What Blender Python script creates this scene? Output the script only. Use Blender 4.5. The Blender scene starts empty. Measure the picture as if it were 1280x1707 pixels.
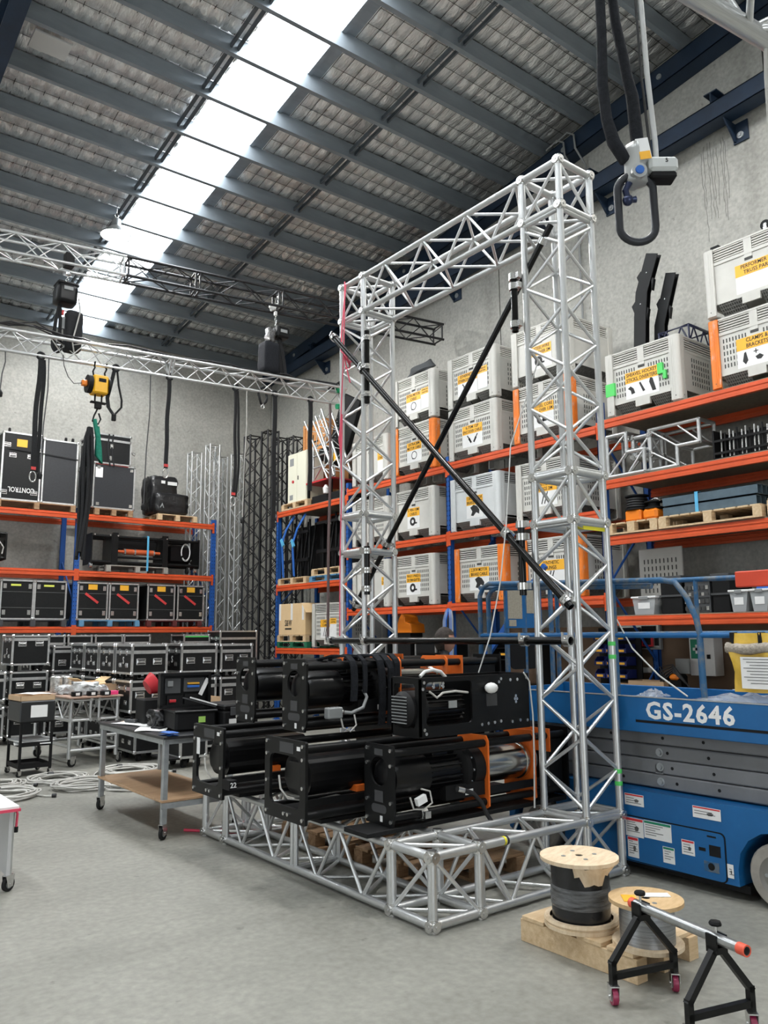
import bpy, bmesh, math, random
from mathutils import Vector, Matrix
random.seed(7)
SC = bpy.context.scene
COL = SC.collection

# ------------------------------------------------------------------ camera
YAW, PITCH, ROLL, FPX, EYE = 0.660852, 0.152883, -0.0075089, 1339.0, 1.6
fw = Vector((math.sin(YAW)*math.cos(PITCH), math.cos(YAW)*math.cos(PITCH), math.sin(PITCH)))
rt = Vector((math.cos(YAW), -math.sin(YAW), 0)); up = rt.cross(fw)
cr, sr = math.cos(ROLL), math.sin(ROLL)
R2 = rt*cr + up*sr; U2 = up*cr - rt*sr
cam_d = bpy.data.cameras.new('camera'); cam = bpy.data.objects.new('camera', cam_d); COL.objects.link(cam)
cam.matrix_world = Matrix(((R2.x, U2.x, -fw.x, 0), (R2.y, U2.y, -fw.y, 0), (R2.z, U2.z, -fw.z, EYE), (0, 0, 0, 1)))
cam_d.sensor_fit = 'VERTICAL'; cam_d.sensor_height = 36.0; cam_d.lens = 36.0*FPX/1707.0
cam_d.clip_start = 0.05; cam_d.clip_end = 200
SC.camera = cam
# ------------------------------------------------------------------ world, exposure
w = bpy.data.worlds.new('overcast_sky'); SC.world = w; w.use_nodes = True
w.node_tree.nodes['Background'].inputs[0].default_value = (0.80, 0.90, 1.0, 1)
w.node_tree.nodes['Background'].inputs[1].default_value = 1.0
SC.view_settings.view_transform = 'Standard'; SC.view_settings.look = 'None'
SC.view_settings.gamma = 1.0; SC.view_settings.use_curve_mapping = False
SC.view_settings.exposure = 0.42
SKY_E = 14.0          # brightness of the translucent roof lights under the sky
# unseen fill lamps added inside made-up doorways behind and left of the camera
def area_light(name, loc, target, sx, sy, watts, col=(1, 1, 1)):
    l = bpy.data.lights.new(name, 'AREA'); l.shape = 'RECTANGLE'; l.size = sx; l.size_y = sy
    l.energy = watts; l.color = col
    o = bpy.data.objects.new(name, l); COL.objects.link(o); o.location = loc
    o.rotation_euler = (Vector(target)-Vector(loc)).to_track_quat('-Z', 'Y').to_euler()
    return o
area_light('front_fill_light', (-0.5, -5.8, 2.2), (2.5, 9, 2.0), 4.5, 3.8, 120, (0.94, 0.97, 1.0))
area_light('side_fill_light', (-4.8, 6.0, 2.2), (6, 8, 2.0), 4.0, 3.8, 45, (0.94, 0.97, 1.0))

# ------------------------------------------------------------------ materials
MATS = {}
def mat(name, col, rough=0.5, metal=0.0, var=0.0, scale=8.0, bump=0.0, col2=None, bscale=None, spec=0.5, alpha=1.0,
        emit=None, coat=0.0, stretch=(1, 1, 1), trans=0.0):
    m = bpy.data.materials.new(name); m.use_nodes = True
    nt = m.node_tree; b = nt.nodes['Principled BSDF']
    b.inputs['Base Color'].default_value = (*col, 1); b.inputs['Roughness'].default_value = rough
    b.inputs['Metallic'].default_value = metal; b.inputs['Specular IOR Level'].default_value = spec
    b.inputs['Coat Weight'].default_value = coat
    if trans: b.inputs['Transmission Weight'].default_value = trans
    if alpha < 1: b.inputs['Alpha'].default_value = alpha
    if emit:
        b.inputs['Emission Color'].default_value = (*emit[0], 1); b.inputs['Emission Strength'].default_value = emit[1]
    if var or col2 or bump:
        tc = nt.nodes.new('ShaderNodeTexCoord'); mp = nt.nodes.new('ShaderNodeMapping')
        mp.inputs['Scale'].default_value = stretch
        nt.links.new(tc.outputs['Object'], mp.inputs['Vector'])
        nz = nt.nodes.new('ShaderNodeTexNoise'); nz.inputs['Scale'].default_value = scale; nz.inputs['Detail'].default_value = 6
        nz.inputs['Roughness'].default_value = 0.65
        nt.links.new(mp.outputs['Vector'], nz.inputs['Vector'])
        rp = nt.nodes.new('ShaderNodeValToRGB')
        c2 = col2 if col2 else tuple(min(1, c*(1+var)) for c in col)
        c1 = tuple(c*(1-var) for c in col) if not col2 else col
        rp.color_ramp.elements[0].position = 0.32; rp.color_ramp.elements[1].position = 0.68
        rp.color_ramp.elements[0].color = (*c1, 1); rp.color_ramp.elements[1].color = (*c2, 1)
        nt.links.new(nz.outputs['Fac'], rp.inputs['Fac']); nt.links.new(rp.outputs['Color'], b.inputs['Base Color'])
        if bump:
            bp = nt.nodes.new('ShaderNodeBump'); bp.inputs['Strength'].default_value = bump; bp.inputs['Distance'].default_value = 0.02
            if bscale:
                n2 = nt.nodes.new('ShaderNodeTexNoise'); n2.inputs['Scale'].default_value = bscale; n2.inputs['Detail'].default_value = 5
                nt.links.new(mp.outputs['Vector'], n2.inputs['Vector']); nt.links.new(n2.outputs['Fac'], bp.inputs['Height'])
            else: nt.links.new(nz.outputs['Fac'], bp.inputs['Height'])
            nt.links.new(bp.outputs['Normal'], b.inputs['Normal'])
    MATS[name] = m
    return m

def worn(name, col, wear, amt=0.62, scale=5.0, rough=0.5, stretch=(1, 1, 1), soft=0.1, metal=0.0):
    """painted surface with chips / scuffs of a second colour"""
    m = mat(name, col, rough, metal, var=0.12, scale=2.5)
    nt = m.node_tree; b = nt.nodes['Principled BSDF']
    base = b.inputs['Base Color'].links[0].from_socket
    tc = nt.nodes.new('ShaderNodeTexCoord'); mp = nt.nodes.new('ShaderNodeMapping'); mp.inputs['Scale'].default_value = stretch
    nt.links.new(tc.outputs['Object'], mp.inputs['Vector'])
    nz = nt.nodes.new('ShaderNodeTexNoise'); nz.inputs['Scale'].default_value = scale; nz.inputs['Detail'].default_value = 9
    nz.inputs['Roughness'].default_value = 0.72
    nt.links.new(mp.outputs['Vector'], nz.inputs['Vector'])
    rp = nt.nodes.new('ShaderNodeValToRGB'); rp.color_ramp.elements[0].position = amt; rp.color_ramp.elements[1].position = min(1, amt+soft)
    nt.links.new(nz.outputs['Fac'], rp.inputs['Fac'])
    mx = nt.nodes.new('ShaderNodeMixRGB'); mx.inputs[2].default_value = (*wear, 1)
    nt.links.new(rp.outputs['Color'], mx.inputs[0]); nt.links.new(base, mx.inputs[1]); nt.links.new(mx.outputs[0], b.inputs['Base Color'])
    return m

ALU = mat('brushed_aluminium', (0.62, 0.63, 0.63), 0.38, 0.85, var=0.12, scale=14, bump=0.05)
ALUW = mat('aluminium_diagonal', (0.72, 0.73, 0.73), 0.34, 0.8, var=0.08, scale=10)
STEEL = mat('bright_steel', (0.66, 0.66, 0.65), 0.25, 0.95, var=0.1, scale=20)
CHROME = mat('polished_drum', (0.55, 0.54, 0.50), 0.2, 1.0, var=0.12, scale=6)
GALV = mat('galvanised_steel', (0.42, 0.44, 0.45), 0.45, 0.75, var=0.15, scale=9)
BLACK = mat('black_powdercoat', (0.0045, 0.0047, 0.005), 0.40, 0.0, var=0.25, scale=6, spec=0.28)
BLACKM = mat('matt_black_paint', (0.006, 0.006, 0.0065), 0.6, 0.0, var=0.2, scale=6, spec=0.25)
MOTOR = mat('black_motor_enamel', (0.004, 0.004, 0.0045), 0.28, 0.0, var=0.2, scale=5, spec=0.35)
RUBBER = mat('black_rubber', (0.010, 0.010, 0.010), 0.75, spec=0.3)
FABRIC = mat('black_strap_webbing', (0.010, 0.0105, 0.012), 0.85, var=0.3, scale=60, bump=0.3)
GFABRIC = mat('charcoal_sling_sleeve', (0.015, 0.0165, 0.02), 0.9, var=0.25, scale=40, bump=0.4, spec=0.2)
RORANGE = worn('rack_beam_orange', (0.60, 0.085, 0.022), (0.30, 0.06, 0.03), 0.62, 4.0, 0.42)
RBLUE = worn('rack_upright_blue', (0.012, 0.085, 0.34), (0.10, 0.14, 0.22), 0.68, 9.0, 0.45)
UNITOR = mat('orange_plate_paint', (0.80, 0.16, 0.02), 0.4, var=0.08, scale=5)
LBLUE = worn('lift_blue_paint', (0.002, 0.105, 0.30), (0.05, 0.19, 0.36), 0.62, 5.0, 0.5, soft=0.2)
LBLUEW = worn('lift_blue_scuffed', (0.02, 0.10, 0.22), (0.13, 0.15, 0.165), 0.46, 9.0, 0.55, soft=0.15)
LGREY = worn('lift_grey_arm', (0.165, 0.17, 0.178), (0.12, 0.12, 0.125), 0.55, 4.0, 0.5, soft=0.2)
SBLUE = mat('structural_steel_blue', (0.008, 0.022, 0.048), 0.5, var=0.2, scale=3)
BING = mat('bin_grey_plastic', (0.56, 0.55, 0.51), 0.5, var=0.05, scale=4)
BINW = mat('bin_pale_plastic', (0.60, 0.62, 0.62), 0.5, var=0.05, scale=4)
BINO = worn('bin_orange_post', (0.80, 0.20, 0.02), (0.62, 0.52, 0.45), 0.54, 7.0, 0.5, stretch=(1, 1, 0.25))
BIND = mat('bin_shadow_slot', (0.05, 0.05, 0.048), 0.7)
LABY = mat('amber_label', (0.88, 0.45, 0.035), 0.45)
WHITE = mat('white_paper', (0.78, 0.78, 0.77), 0.6, var=0.03, scale=12)
PRINT = mat('black_print', (0.015, 0.015, 0.015), 0.6)
REDT = mat('red_tape', (0.62, 0.05, 0.05), 0.5)
GREENT = mat('green_tape', (0.09, 0.62, 0.13), 0.5)
YELT = mat('yellow_tape', (0.75, 0.68, 0.03), 0.45)
PINK = mat('pink_plastic', (0.85, 0.06, 0.22), 0.5)
REDC = mat('red_cord', (0.70, 0.06, 0.12), 0.6)
YELLOW = mat('hoist_yellow', (0.85, 0.45, 0.01), 0.35, var=0.05)
GREENS = mat('green_sling', (0.01, 0.20, 0.13), 0.8, var=0.2, scale=30)
WOOD = mat('pale_pallet_timber', (0.52, 0.36, 0.20), 0.75, col2=(0.68, 0.52, 0.33), scale=5, stretch=(1, 7, 7), bump=0.15)
WOODD = mat('aged_pallet_timber', (0.22, 0.12, 0.06), 0.8, col2=(0.42, 0.27, 0.15), scale=5, stretch=(1, 6, 6), bump=0.2)
PLY = mat('plywood_face', (0.58, 0.43, 0.27), 0.7, col2=(0.74, 0.61, 0.44), scale=9, stretch=(1, 4, 1), bump=0.05)
PLYB = mat('brown_ply_shelf', (0.36, 0.22, 0.12), 0.65, col2=(0.48, 0.31, 0.18), scale=4, stretch=(1, 5, 1))
CRATEW = mat('orange_ply_crate', (0.52, 0.22, 0.07), 0.7, col2=(0.62, 0.30, 0.11), scale=6, stretch=(1, 1, 5))
CARD = mat('corrugated_cardboard', (0.50, 0.34, 0.20), 0.8, col2=(0.58, 0.41, 0.26), scale=3)
CARDL = mat('light_cardboard', (0.68, 0.48, 0.26), 0.8, col2=(0.74, 0.54, 0.31), scale=3)
CASEB = mat('black_case_laminate', (0.008, 0.0085, 0.009), 0.5, var=0.2, scale=30, bump=0.03, spec=0.3)
CASED = mat('grey_case_laminate', (0.022, 0.024, 0.028), 0.5, var=0.15, scale=30)
CREAM = mat('cream_cabinet_enamel', (0.72, 0.71, 0.58), 0.4)
CABLE = mat('pale_grey_cable', (0.46, 0.45, 0.42), 0.55, var=0.1)
CABLEB = mat('black_cable', (0.012, 0.012, 0.013), 0.5)
SKIN = mat('skin', (0.50, 0.26, 0.18), 0.55, var=0.08, scale=9)
HAIR = mat('dark_brown_hair', (0.025, 0.016, 0.011), 0.7, var=0.4, scale=60, bump=0.4)
WINE = mat('wine_castor_tread', (0.28, 0.02, 0.07), 0.35)
GREYP = mat('grey_plastic', (0.25, 0.26, 0.26), 0.5)
DGREYP = mat('dark_grey_plastic', (0.06, 0.062, 0.065), 0.5)
CLEARP = mat('cloudy_clear_plastic', (0.60, 0.63, 0.64), 0.25, alpha=0.55)
FILM = mat('clear_plastic_film', (0.75, 0.77, 0.78), 0.12, alpha=0.35)
DSTEEL = mat('dark_slate_tube', (0.075, 0.115, 0.145), 0.5, var=0.15, scale=8)
BPALLET = worn('blue_pallet_paint', (0.10, 0.26, 0.42), (0.25, 0.28, 0.30), 0.6, 6, 0.7)
RPALLET = worn('maroon_pallet_paint', (0.10, 0.015, 0.015), (0.16, 0.07, 0.05), 0.6, 6, 0.7)
GPALLET = mat('green_pallet_paint', (0.01, 0.14, 0.07), 0.7)
ORP = mat('safety_orange_plastic', (0.85, 0.22, 0.01), 0.4)
BLUEP = mat('blue_parts_bin_plastic', (0.012, 0.022, 0.13), 0.45)
BLUESTRAP = mat('blue_strap', (0.02, 0.12, 0.45), 0.6)
LTBLUE = mat('light_blue_strap', (0.10, 0.42, 0.68), 0.5)
DOCY = mat('yellow_document_bag', (0.70, 0.45, 0.06), 0.45, var=0.15, scale=6, bump=0.2)
LINT = mat('grey_sheepskin_grip', (0.35, 0.31, 0.26), 0.95, var=0.3, scale=50, bump=0.6)
TYRE = mat('grey_solid_tyre', (0.30, 0.28, 0.25), 0.8, var=0.15, scale=9, bump=0.1)
REDP = mat('red_plastic', (0.50, 0.02, 0.03), 0.4)
MDF = mat('brown_backboard', (0.17, 0.11, 0.07), 0.8, var=0.1, scale=3)
SCREEN = mat('dark_glass_screen', (0.02, 0.02, 0.02), 0.15)
COPPER = mat('copper_orange_drum', (0.62, 0.12, 0.04), 0.35, 0.3)
WIRE = mat('grey_wire_rope', (0.30, 0.31, 0.32), 0.35, 0.8, var=0.35, scale=3, stretch=(1, 1, 60), bump=0.3)
WRAP = mat('black_stretch_wrap', (0.012, 0.012, 0.013), 0.25, var=0.3, scale=10, bump=0.2)
FILMG = mat('grey_stretch_film', (0.16, 0.165, 0.17), 0.15, col2=(0.03, 0.03, 0.03), scale=8, stretch=(1, 1, 8), bump=0.5)

# ------------------------------------------------------------------ mesh helpers
def finish(o, parent):
    COL.objects.link(o)
    if parent is not None: o.parent = parent
    return o
def V(*a): return Vector(a)
def frame(d):
    d = Vector(d).normalized()
    a = Vector((0, 0, 1)) if abs(d.z) < 0.95 else Vector((1, 0, 0))
    x = d.cross(a).normalized(); y = d.cross(x).normalized()
    return x, y, d
class MB:
    def __init__(s): s.v = []; s.f = []; s.sm = []
    def add(s, vs, fs, smooth=False):
        n = len(s.v); s.v += [tuple(v) for v in vs]; s.f += [tuple(i+n for i in f) for f in fs]; s.sm += [smooth]*len(fs); return s
    def box(s, c, d, R=None):
        h = [x/2 for x in d]; vs = []
        for sx in (-1, 1):
            for sy in (-1, 1):
                for sz in (-1, 1):
                    p = Vector((sx*h[0], sy*h[1], sz*h[2]))
                    if R is not None: p = R @ p
                    vs.append(p+Vector(c))
        return s.add(vs, [(0, 1, 3, 2), (4, 6, 7, 5), (0, 4, 5, 1), (2, 3, 7, 6), (0, 2, 6, 4), (1, 5, 7, 3)])
    def bb(s, a, b): return s.box([(a[i]+b[i])/2 for i in range(3)], [abs(b[i]-a[i]) for i in range(3)])
    def cyl(s, p0, p1, r, n=10, r2=None, cap=True):
        p0 = Vector(p0); p1 = Vector(p1); r2 = r if r2 is None else r2
        x, y, d = frame(p1-p0); vs = []
        for p, q in ((p0, r), (p1, r2)):
            for i in range(n):
                a = 2*math.pi*i/n; vs.append(p+x*(q*math.cos(a))+y*(q*math.sin(a)))
        s.add(vs, [(i, (i+1) % n, n+(i+1) % n, n+i) for i in range(n)], True)
        if cap: s.add(vs, [tuple(range(n))[::-1], tuple(range(n, 2*n))])
        return s
    def tube(s, pts, r, n=6, closed=False):
        pts = [Vector(p) for p in pts]; m = len(pts); vs = []
        prev = None
        for i, p in enumerate(pts):
            a = pts[i-1] if (i > 0 or closed) else pts[i]; b = pts[(i+1) % m] if (i < m-1 or closed) else pts[i]
            d = (b-a)
            if d.length < 1e-9: d = Vector((0, 0, 1))
            d.normalize()
            if prev is None: x, y, _ = frame(d)
            else:
                x = (prev - d*prev.dot(d))
                if x.length < 1e-6: x, y, _ = frame(d)
                x.normalize(); y = d.cross(x)
            prev = x; rr = r[i] if isinstance(r, (list, tuple)) else r
            for k in range(n):
                t = 2*math.pi*k/n; vs.append(p+x*(rr*math.cos(t))+y*(rr*math.sin(t)))
        fs = []
        for i in range(m if closed else m-1):
            j = (i+1) % m
            for k in range(n): fs.append((i*n+k, i*n+(k+1) % n, j*n+(k+1) % n, j*n+k))
        s.add(vs, fs, True)
        if not closed: s.add(vs, [tuple(range(n))[::-1], tuple(range((m-1)*n, m*n))])
        return s
    def strip(s, pts, wdir, w, t=0.004):
        """flat webbing following pts; wdir = width direction"""
        wd = Vector(wdir).normalized(); pts = [Vector(p) for p in pts]; m = len(pts); vs = []
        for i, p in enumerate(pts):
            d = (pts[min(i+1, m-1)]-pts[max(i-1, 0)]).normalized(); nn = d.cross(wd).normalized()
            for a, b in ((-1, -1), (1, -1), (1, 1), (-1, 1)): vs.append(p+wd*(a*w/2)+nn*(b*t/2))
        fs = [(i*4+k, i*4+(k+1) % 4, i*4+4+(k+1) % 4, i*4+4+k) for i in range(m-1) for k in range(4)]
        fs += [(3, 2, 1, 0), (m*4-4, m*4-3, m*4-2, m*4-1)]
        return s.add(vs, fs)
    def prism(s, poly, axis, a, b):
        """extrude a 2-D polygon along an axis (0,1,2) from a to b; poly is in the two other axes in order"""
        n = len(poly); vs = []
        for t in (a, b):
            for p in poly:
                q = [p[0], p[1]]; q.insert(axis, t); vs.append(q)
        return s.add(vs, [tuple(range(n))[::-1], tuple(range(n, 2*n))]+[(i, (i+1) % n, n+(i+1) % n, n+i) for i in range(n)])
    def lathe(s, prof, c, axis=(0, 0, 1), n=24):
        # rings are shared (smooth) only where the profile bends gently; sharp bends get their own ring
        x, y, d = frame(axis); c = Vector(c); m = len(prof); vs = []
        def ring(r, h):
            for k in range(n):
                a = 2*math.pi*k/n; vs.append(c+d*h+x*(r*math.cos(a))+y*(r*math.sin(a)))
            return len(vs)//n-1
        fs = []; prev = None; last = None
        for i in range(m-1):
            dv = Vector((prof[i+1][0]-prof[i][0], prof[i+1][1]-prof[i][1]))
            if dv.length < 1e-9: continue
            dv.normalize()
            a_ = last if (prev is not None and prev.dot(dv) > 0.82) else ring(*prof[i])
            b_ = ring(*prof[i+1]); last = b_; prev = dv
            fs += [(a_*n+k, a_*n+(k+1) % n, b_*n+(k+1) % n, b_*n+k) for k in range(n)]
        return s.add(vs, fs, True)
    def ball(s, c, r, n=10, m=6, sc=(1, 1, 1)):
        c = Vector(c); vs = [c+Vector((0, 0, -r*sc[2]))]; fs = []
        for i in range(1, m):
            t = -math.pi/2+math.pi*i/m
            for k in range(n):
                a = 2*math.pi*k/n; vs.append(c+Vector((r*math.cos(t)*math.cos(a)*sc[0], r*math.cos(t)*math.sin(a)*sc[1], r*math.sin(t)*sc[2])))
        vs.append(c+Vector((0, 0, r*sc[2])))
        for k in range(n): fs.append((0, 1+(k+1) % n, 1+k)); fs.append((len(vs)-1, 1+(m-2)*n+k, 1+(m-2)*n+(k+1) % n))
        for i in range(m-2):
            for k in range(n): fs.append((1+i*n+k, 1+i*n+(k+1) % n, 1+(i+1)*n+(k+1) % n, 1+(i+1)*n+k))
        return s.add(vs, fs, True)
    def mesh(s, name, m, bevel=0.0):
        me = bpy.data.meshes.new(name); me.from_pydata(s.v, [], s.f)
        if any(s.sm): me.polygons.foreach_set('use_smooth', s.sm)
        bm = bmesh.new(); bm.from_mesh(me)
        bmesh.ops.recalc_face_normals(bm, faces=bm.faces)
        if bevel: bmesh.ops.bevel(bm, geom=list(bm.edges), offset=bevel, segments=1, affect='EDGES', clamp_overlap=True)
        bm.to_mesh(me); bm.free()
        if m: me.materials.append(m)
        return me
    def build(s, name, m, parent=None, loc=None, bevel=0.0):
        o = bpy.data.objects.new(name, s.mesh(name, m, bevel))
        if loc is not None: o.location = loc
        return finish(o, parent)

CACHE = {}
def shared(key, fn):
    if key not in CACHE: CACHE[key] = fn()
    return CACHE[key]
def inst(name, me, parent, loc=(0, 0, 0), M=None):
    o = bpy.data.objects.new(name, me)
    if M is not None: o.matrix_local = M
    else: o.location = loc
    return finish(o, parent)
def rod(name, p0, p1, r, m, parent, n=10):
    """a straight round bar: shared unit cylinder placed by its matrix"""
    me = shared(('rod', m.name, n), lambda: MB().cyl((0, 0, 0), (0, 0, 1), 1, n).mesh('round_bar', m))
    p0 = Vector(p0); p1 = Vector(p1); x, y, d = frame(p1-p0); L = (p1-p0).length
    M = Matrix(((x.x*r, y.x*r, d.x*L, p0.x), (x.y*r, y.y*r, d.y*L, p0.y), (x.z*r, y.z*r, d.z*L, p0.z), (0, 0, 0, 1)))
    return inst(name, me, parent, M=M)
def bx(name, a, b, m, parent, bevel=0.0):
    """box between two opposite corners (parent space)"""
    c = Vector([(a[i]+b[i])/2 for i in range(3)]); d = tuple(round(abs(b[i]-a[i]), 4) for i in range(3))
    me = shared(('box', d, m.name, bevel), lambda: MB().box((0, 0, 0), d).mesh(name, m, bevel))
    return inst(name, me, parent, c)
def thing(name, label, cat, loc=(0, 0, 0), rotz=0.0, group=None):
    o = bpy.data.objects.new(name, None); o.empty_display_size = 0.2
    o.location = loc; o.rotation_euler = (0, 0, rotz); COL.objects.link(o)
    return tag(o, label, cat, group)
def tag(o, label, cat, group=None):
    o['label'] = label; o['category'] = cat
    if group: o['group'] = group
    return o
def struct(o): o['kind'] = 'structure'; return o
def stuff(o): o['kind'] = 'stuff'; return o
def text(string, size, m, parent, pos, right, upv, width=None, name='lettering', extrude=0.0008, align='CENTER', space=1.0, bold=0.012):
    key = ('txt', string, align, space, extrude, bold, m.name)
    def mk():
        c = bpy.data.curves.new('lettering', 'FONT'); c.body = string; c.size = 1.0; c.align_x = align; c.align_y = 'CENTER'
        c.extrude = extrude/max(size, 1e-3); c.resolution_u = 2; c.space_line = 0.95; c.space_character = space; c.offset = bold
        o = bpy.data.objects.new('lettering', c); COL.objects.link(o)
        bpy.context.view_layer.update()
        me = bpy.data.meshes.new_from_object(o.evaluated_get(bpy.context.evaluated_depsgraph_get()))
        bpy.data.objects.remove(o); me.name = 'lettering'
        me.materials.clear(); me.materials.append(m)
        return me
    me = shared(key, mk)
    xs = [v.co.x for v in me.vertices]; wd = max(xs)-min(xs) if xs else 1
    sx = size if not width else width/wd
    r = Vector(right).normalized(); u = Vector(upv).normalized(); n = r.cross(u)
    M = Matrix(((r.x*sx, u.x*size, n.x*size, pos[0]), (r.y*sx, u.y*size, n.y*size, pos[1]), (r.z*sx, u.z*size, n.z*size, pos[2]), (0, 0, 0, 1)))
    return inst(name, me, parent, M=M)
# ================================================================== THE BUILDING
XW, YB, XL, YF = 9.5, 16.67, -5.0, -6.0
RM, RE = 0.13, 8.2
def roofz(y): return RE + RM*(YB-y)

def concrete(name, c1, c2, rough, stain, streak=(1, 1, 0.15), sscale=1.6):
    m = bpy.data.materials.new(name); m.use_nodes = True; nt = m.node_tree; b = nt.nodes['Principled BSDF']; N = nt.nodes.new; K = nt.links.new
    tc = N('ShaderNodeTexCoord')
    n1 = N('ShaderNodeTexNoise'); n1.inputs['Scale'].default_value = 0.9; n1.inputs['Detail'].default_value = 9; n1.inputs['Roughness'].default_value = 0.68
    K(tc.outputs['Object'], n1.inputs['Vector'])
    r1 = N('ShaderNodeValToRGB'); r1.color_ramp.elements[0].position = 0.3; r1.color_ramp.elements[1].position = 0.72
    r1.color_ramp.elements[0].color = (*c1, 1); r1.color_ramp.elements[1].color = (*c2, 1); K(n1.outputs['Fac'], r1.inputs['Fac'])
    mp = N('ShaderNodeMapping'); mp.inputs['Scale'].default_value = streak; K(tc.outputs['Object'], mp.inputs['Vector'])
    n2 = N('ShaderNodeTexNoise'); n2.inputs['Scale'].default_value = sscale; n2.inputs['Detail'].default_value = 7; K(mp.outputs['Vector'], n2.inputs['Vector'])
    r2 = N('ShaderNodeValToRGB'); r2.color_ramp.elements[0].position = 0.56; r2.color_ramp.elements[1].position = 0.78; K(n2.outputs['Fac'], r2.inputs['Fac'])
    ml = N('ShaderNodeMath'); ml.operation = 'MULTIPLY'; ml.inputs[1].default_value = 0.55; K(r2.outputs['Color'], ml.inputs[0])
    mx = N('ShaderNodeMixRGB'); mx.inputs[2].default_value = (*stain, 1); K(ml.outputs[0], mx.inputs[0]); K(r1.outputs['Color'], mx.inputs[1])
    n3 = N('ShaderNodeTexNoise'); n3.inputs['Scale'].default_value = 22; n3.inputs['Detail'].default_value = 6; K(tc.outputs['Object'], n3.inputs['Vector'])
    r3 = N('ShaderNodeValToRGB'); r3.color_ramp.elements[0].position = 0.3; r3.color_ramp.elements[1].position = 0.7
    r3.color_ramp.elements[0].color = (0.80, 0.80, 0.80, 1); r3.color_ramp.elements[1].color = (1.08, 1.08, 1.08, 1); K(n3.outputs['Fac'], r3.inputs['Fac'])
    mu = N('ShaderNodeMixRGB'); mu.blend_type = 'MULTIPLY'; mu.inputs[0].default_value = 1; K(mx.outputs[0], mu.inputs[1]); K(r3.outputs['Color'], mu.inputs[2])
    # scattered small dark marks
    n4 = N('ShaderNodeTexNoise'); n4.inputs['Scale'].default_value = 9; n4.inputs['Detail'].default_value = 3; K(tc.outputs['Object'], n4.inputs['Vector'])
    r4 = N('ShaderNodeValToRGB'); r4.color_ramp.elements[0].position = 0.68; r4.color_ramp.elements[1].position = 0.76; K(n4.outputs['Fac'], r4.inputs['Fac'])
    m4 = N('ShaderNodeMath'); m4.operation = 'MULTIPLY'; m4.inputs[1].default_value = 0.5; K(r4.outputs['Color'], m4.inputs[0])
    mk_ = N('ShaderNodeMixRGB'); mk_.inputs[2].default_value = tuple(c*0.5 for c in stain)+(1,); K(m4.outputs[0], mk_.inputs[0]); K(mu.outputs[0], mk_.inputs[1])
    K(mk_.outputs[0], b.inputs['Base Color']); b.inputs['Roughness'].default_value = rough
    bp = N('ShaderNodeBump'); bp.inputs['Strength'].default_value = 0.12; bp.inputs['Distance'].default_value = 0.01
    K(n3.outputs['Fac'], bp.inputs['Height']); K(bp.outputs['Normal'], b.inputs['Normal'])
    return m
WALLC = concrete('tilt_up_concrete', (0.37, 0.366, 0.332), (0.50, 0.495, 0.455), 0.85, (0.22, 0.216, 0.195))
FLOORC = concrete('worn_concrete_floor', (0.21, 0.206, 0.18), (0.31, 0.304, 0.268), 0.5, (0.135, 0.132, 0.115), (0.35, 1, 1), 1.3)
JOINT = mat('dark_wall_joint', (0.07, 0.07, 0.068), 0.9)
ROOFS = mat('roof_sheet_underside', (0.30, 0.31, 0.32), 0.5, 0.5)
PURL = mat('purlin_galvanised', (0.25, 0.285, 0.315), 0.42, 0.45, var=0.12, scale=5, stretch=(0.2, 1, 1))
FOIL = mat('crinkled_foil_insulation', (0.78, 0.78, 0.77), 0.32, 0.8, var=0.2, scale=6, bump=1.0, bscale=16, stretch=(2.2, 0.6, 1))

floor = MB().bb((XL, YF, -0.2), (XW+0.2, YB+0.2, 0)).build('floor', FLOORC); struct(floor)
wr = MB().bb((XW+0.02, YF, 0), (XW+0.25, YB+0.25, 12.0)).build('wall_right', JOINT); struct(wr)
wb = MB().bb((XL, YB+0.02, 0), (XW+0.02, YB+0.25, 9.0)).build('wall_back', JOINT); struct(wb)
ys = [YB, 13.65, 8.98, 4.3, -0.4, YF]
for i in range(5):
    bx('concrete_panel', (XW, ys[i+1]+0.012, 0), (XW+0.03, ys[i]-0.012, 11.9), WALLC, wr)
xs = [XL, -0.2, XW+0.01]
for i in range(2):
    bx('concrete_panel', (xs[i]+0.012, YB, 0), (xs[i+1]-0.012, YB+0.03, 8.9), WALLC, wb)
# left and front walls, out of view, each with a doorway added for light
wl = MB()
wl.bb((XL-0.2, YF, 0), (XL, 4.0, 12)).bb((XL-0.2, 8.0, 0), (XL, YB+0.2, 12)).bb((XL-0.2, 4.0, 4.2), (XL, 8.0, 12))
struct(wl.build('wall_left', WALLC))
wf = MB()
wf.bb((XL, YF-0.2, 0), (-2.8, YF, 12)).bb((1.8, YF-0.2, 0), (XW+0.2, YF, 12)).bb((-2.8, YF-0.2, 4.2), (1.8, YF, 12))
struct(wf.build('wall_front', WALLC))

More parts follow.
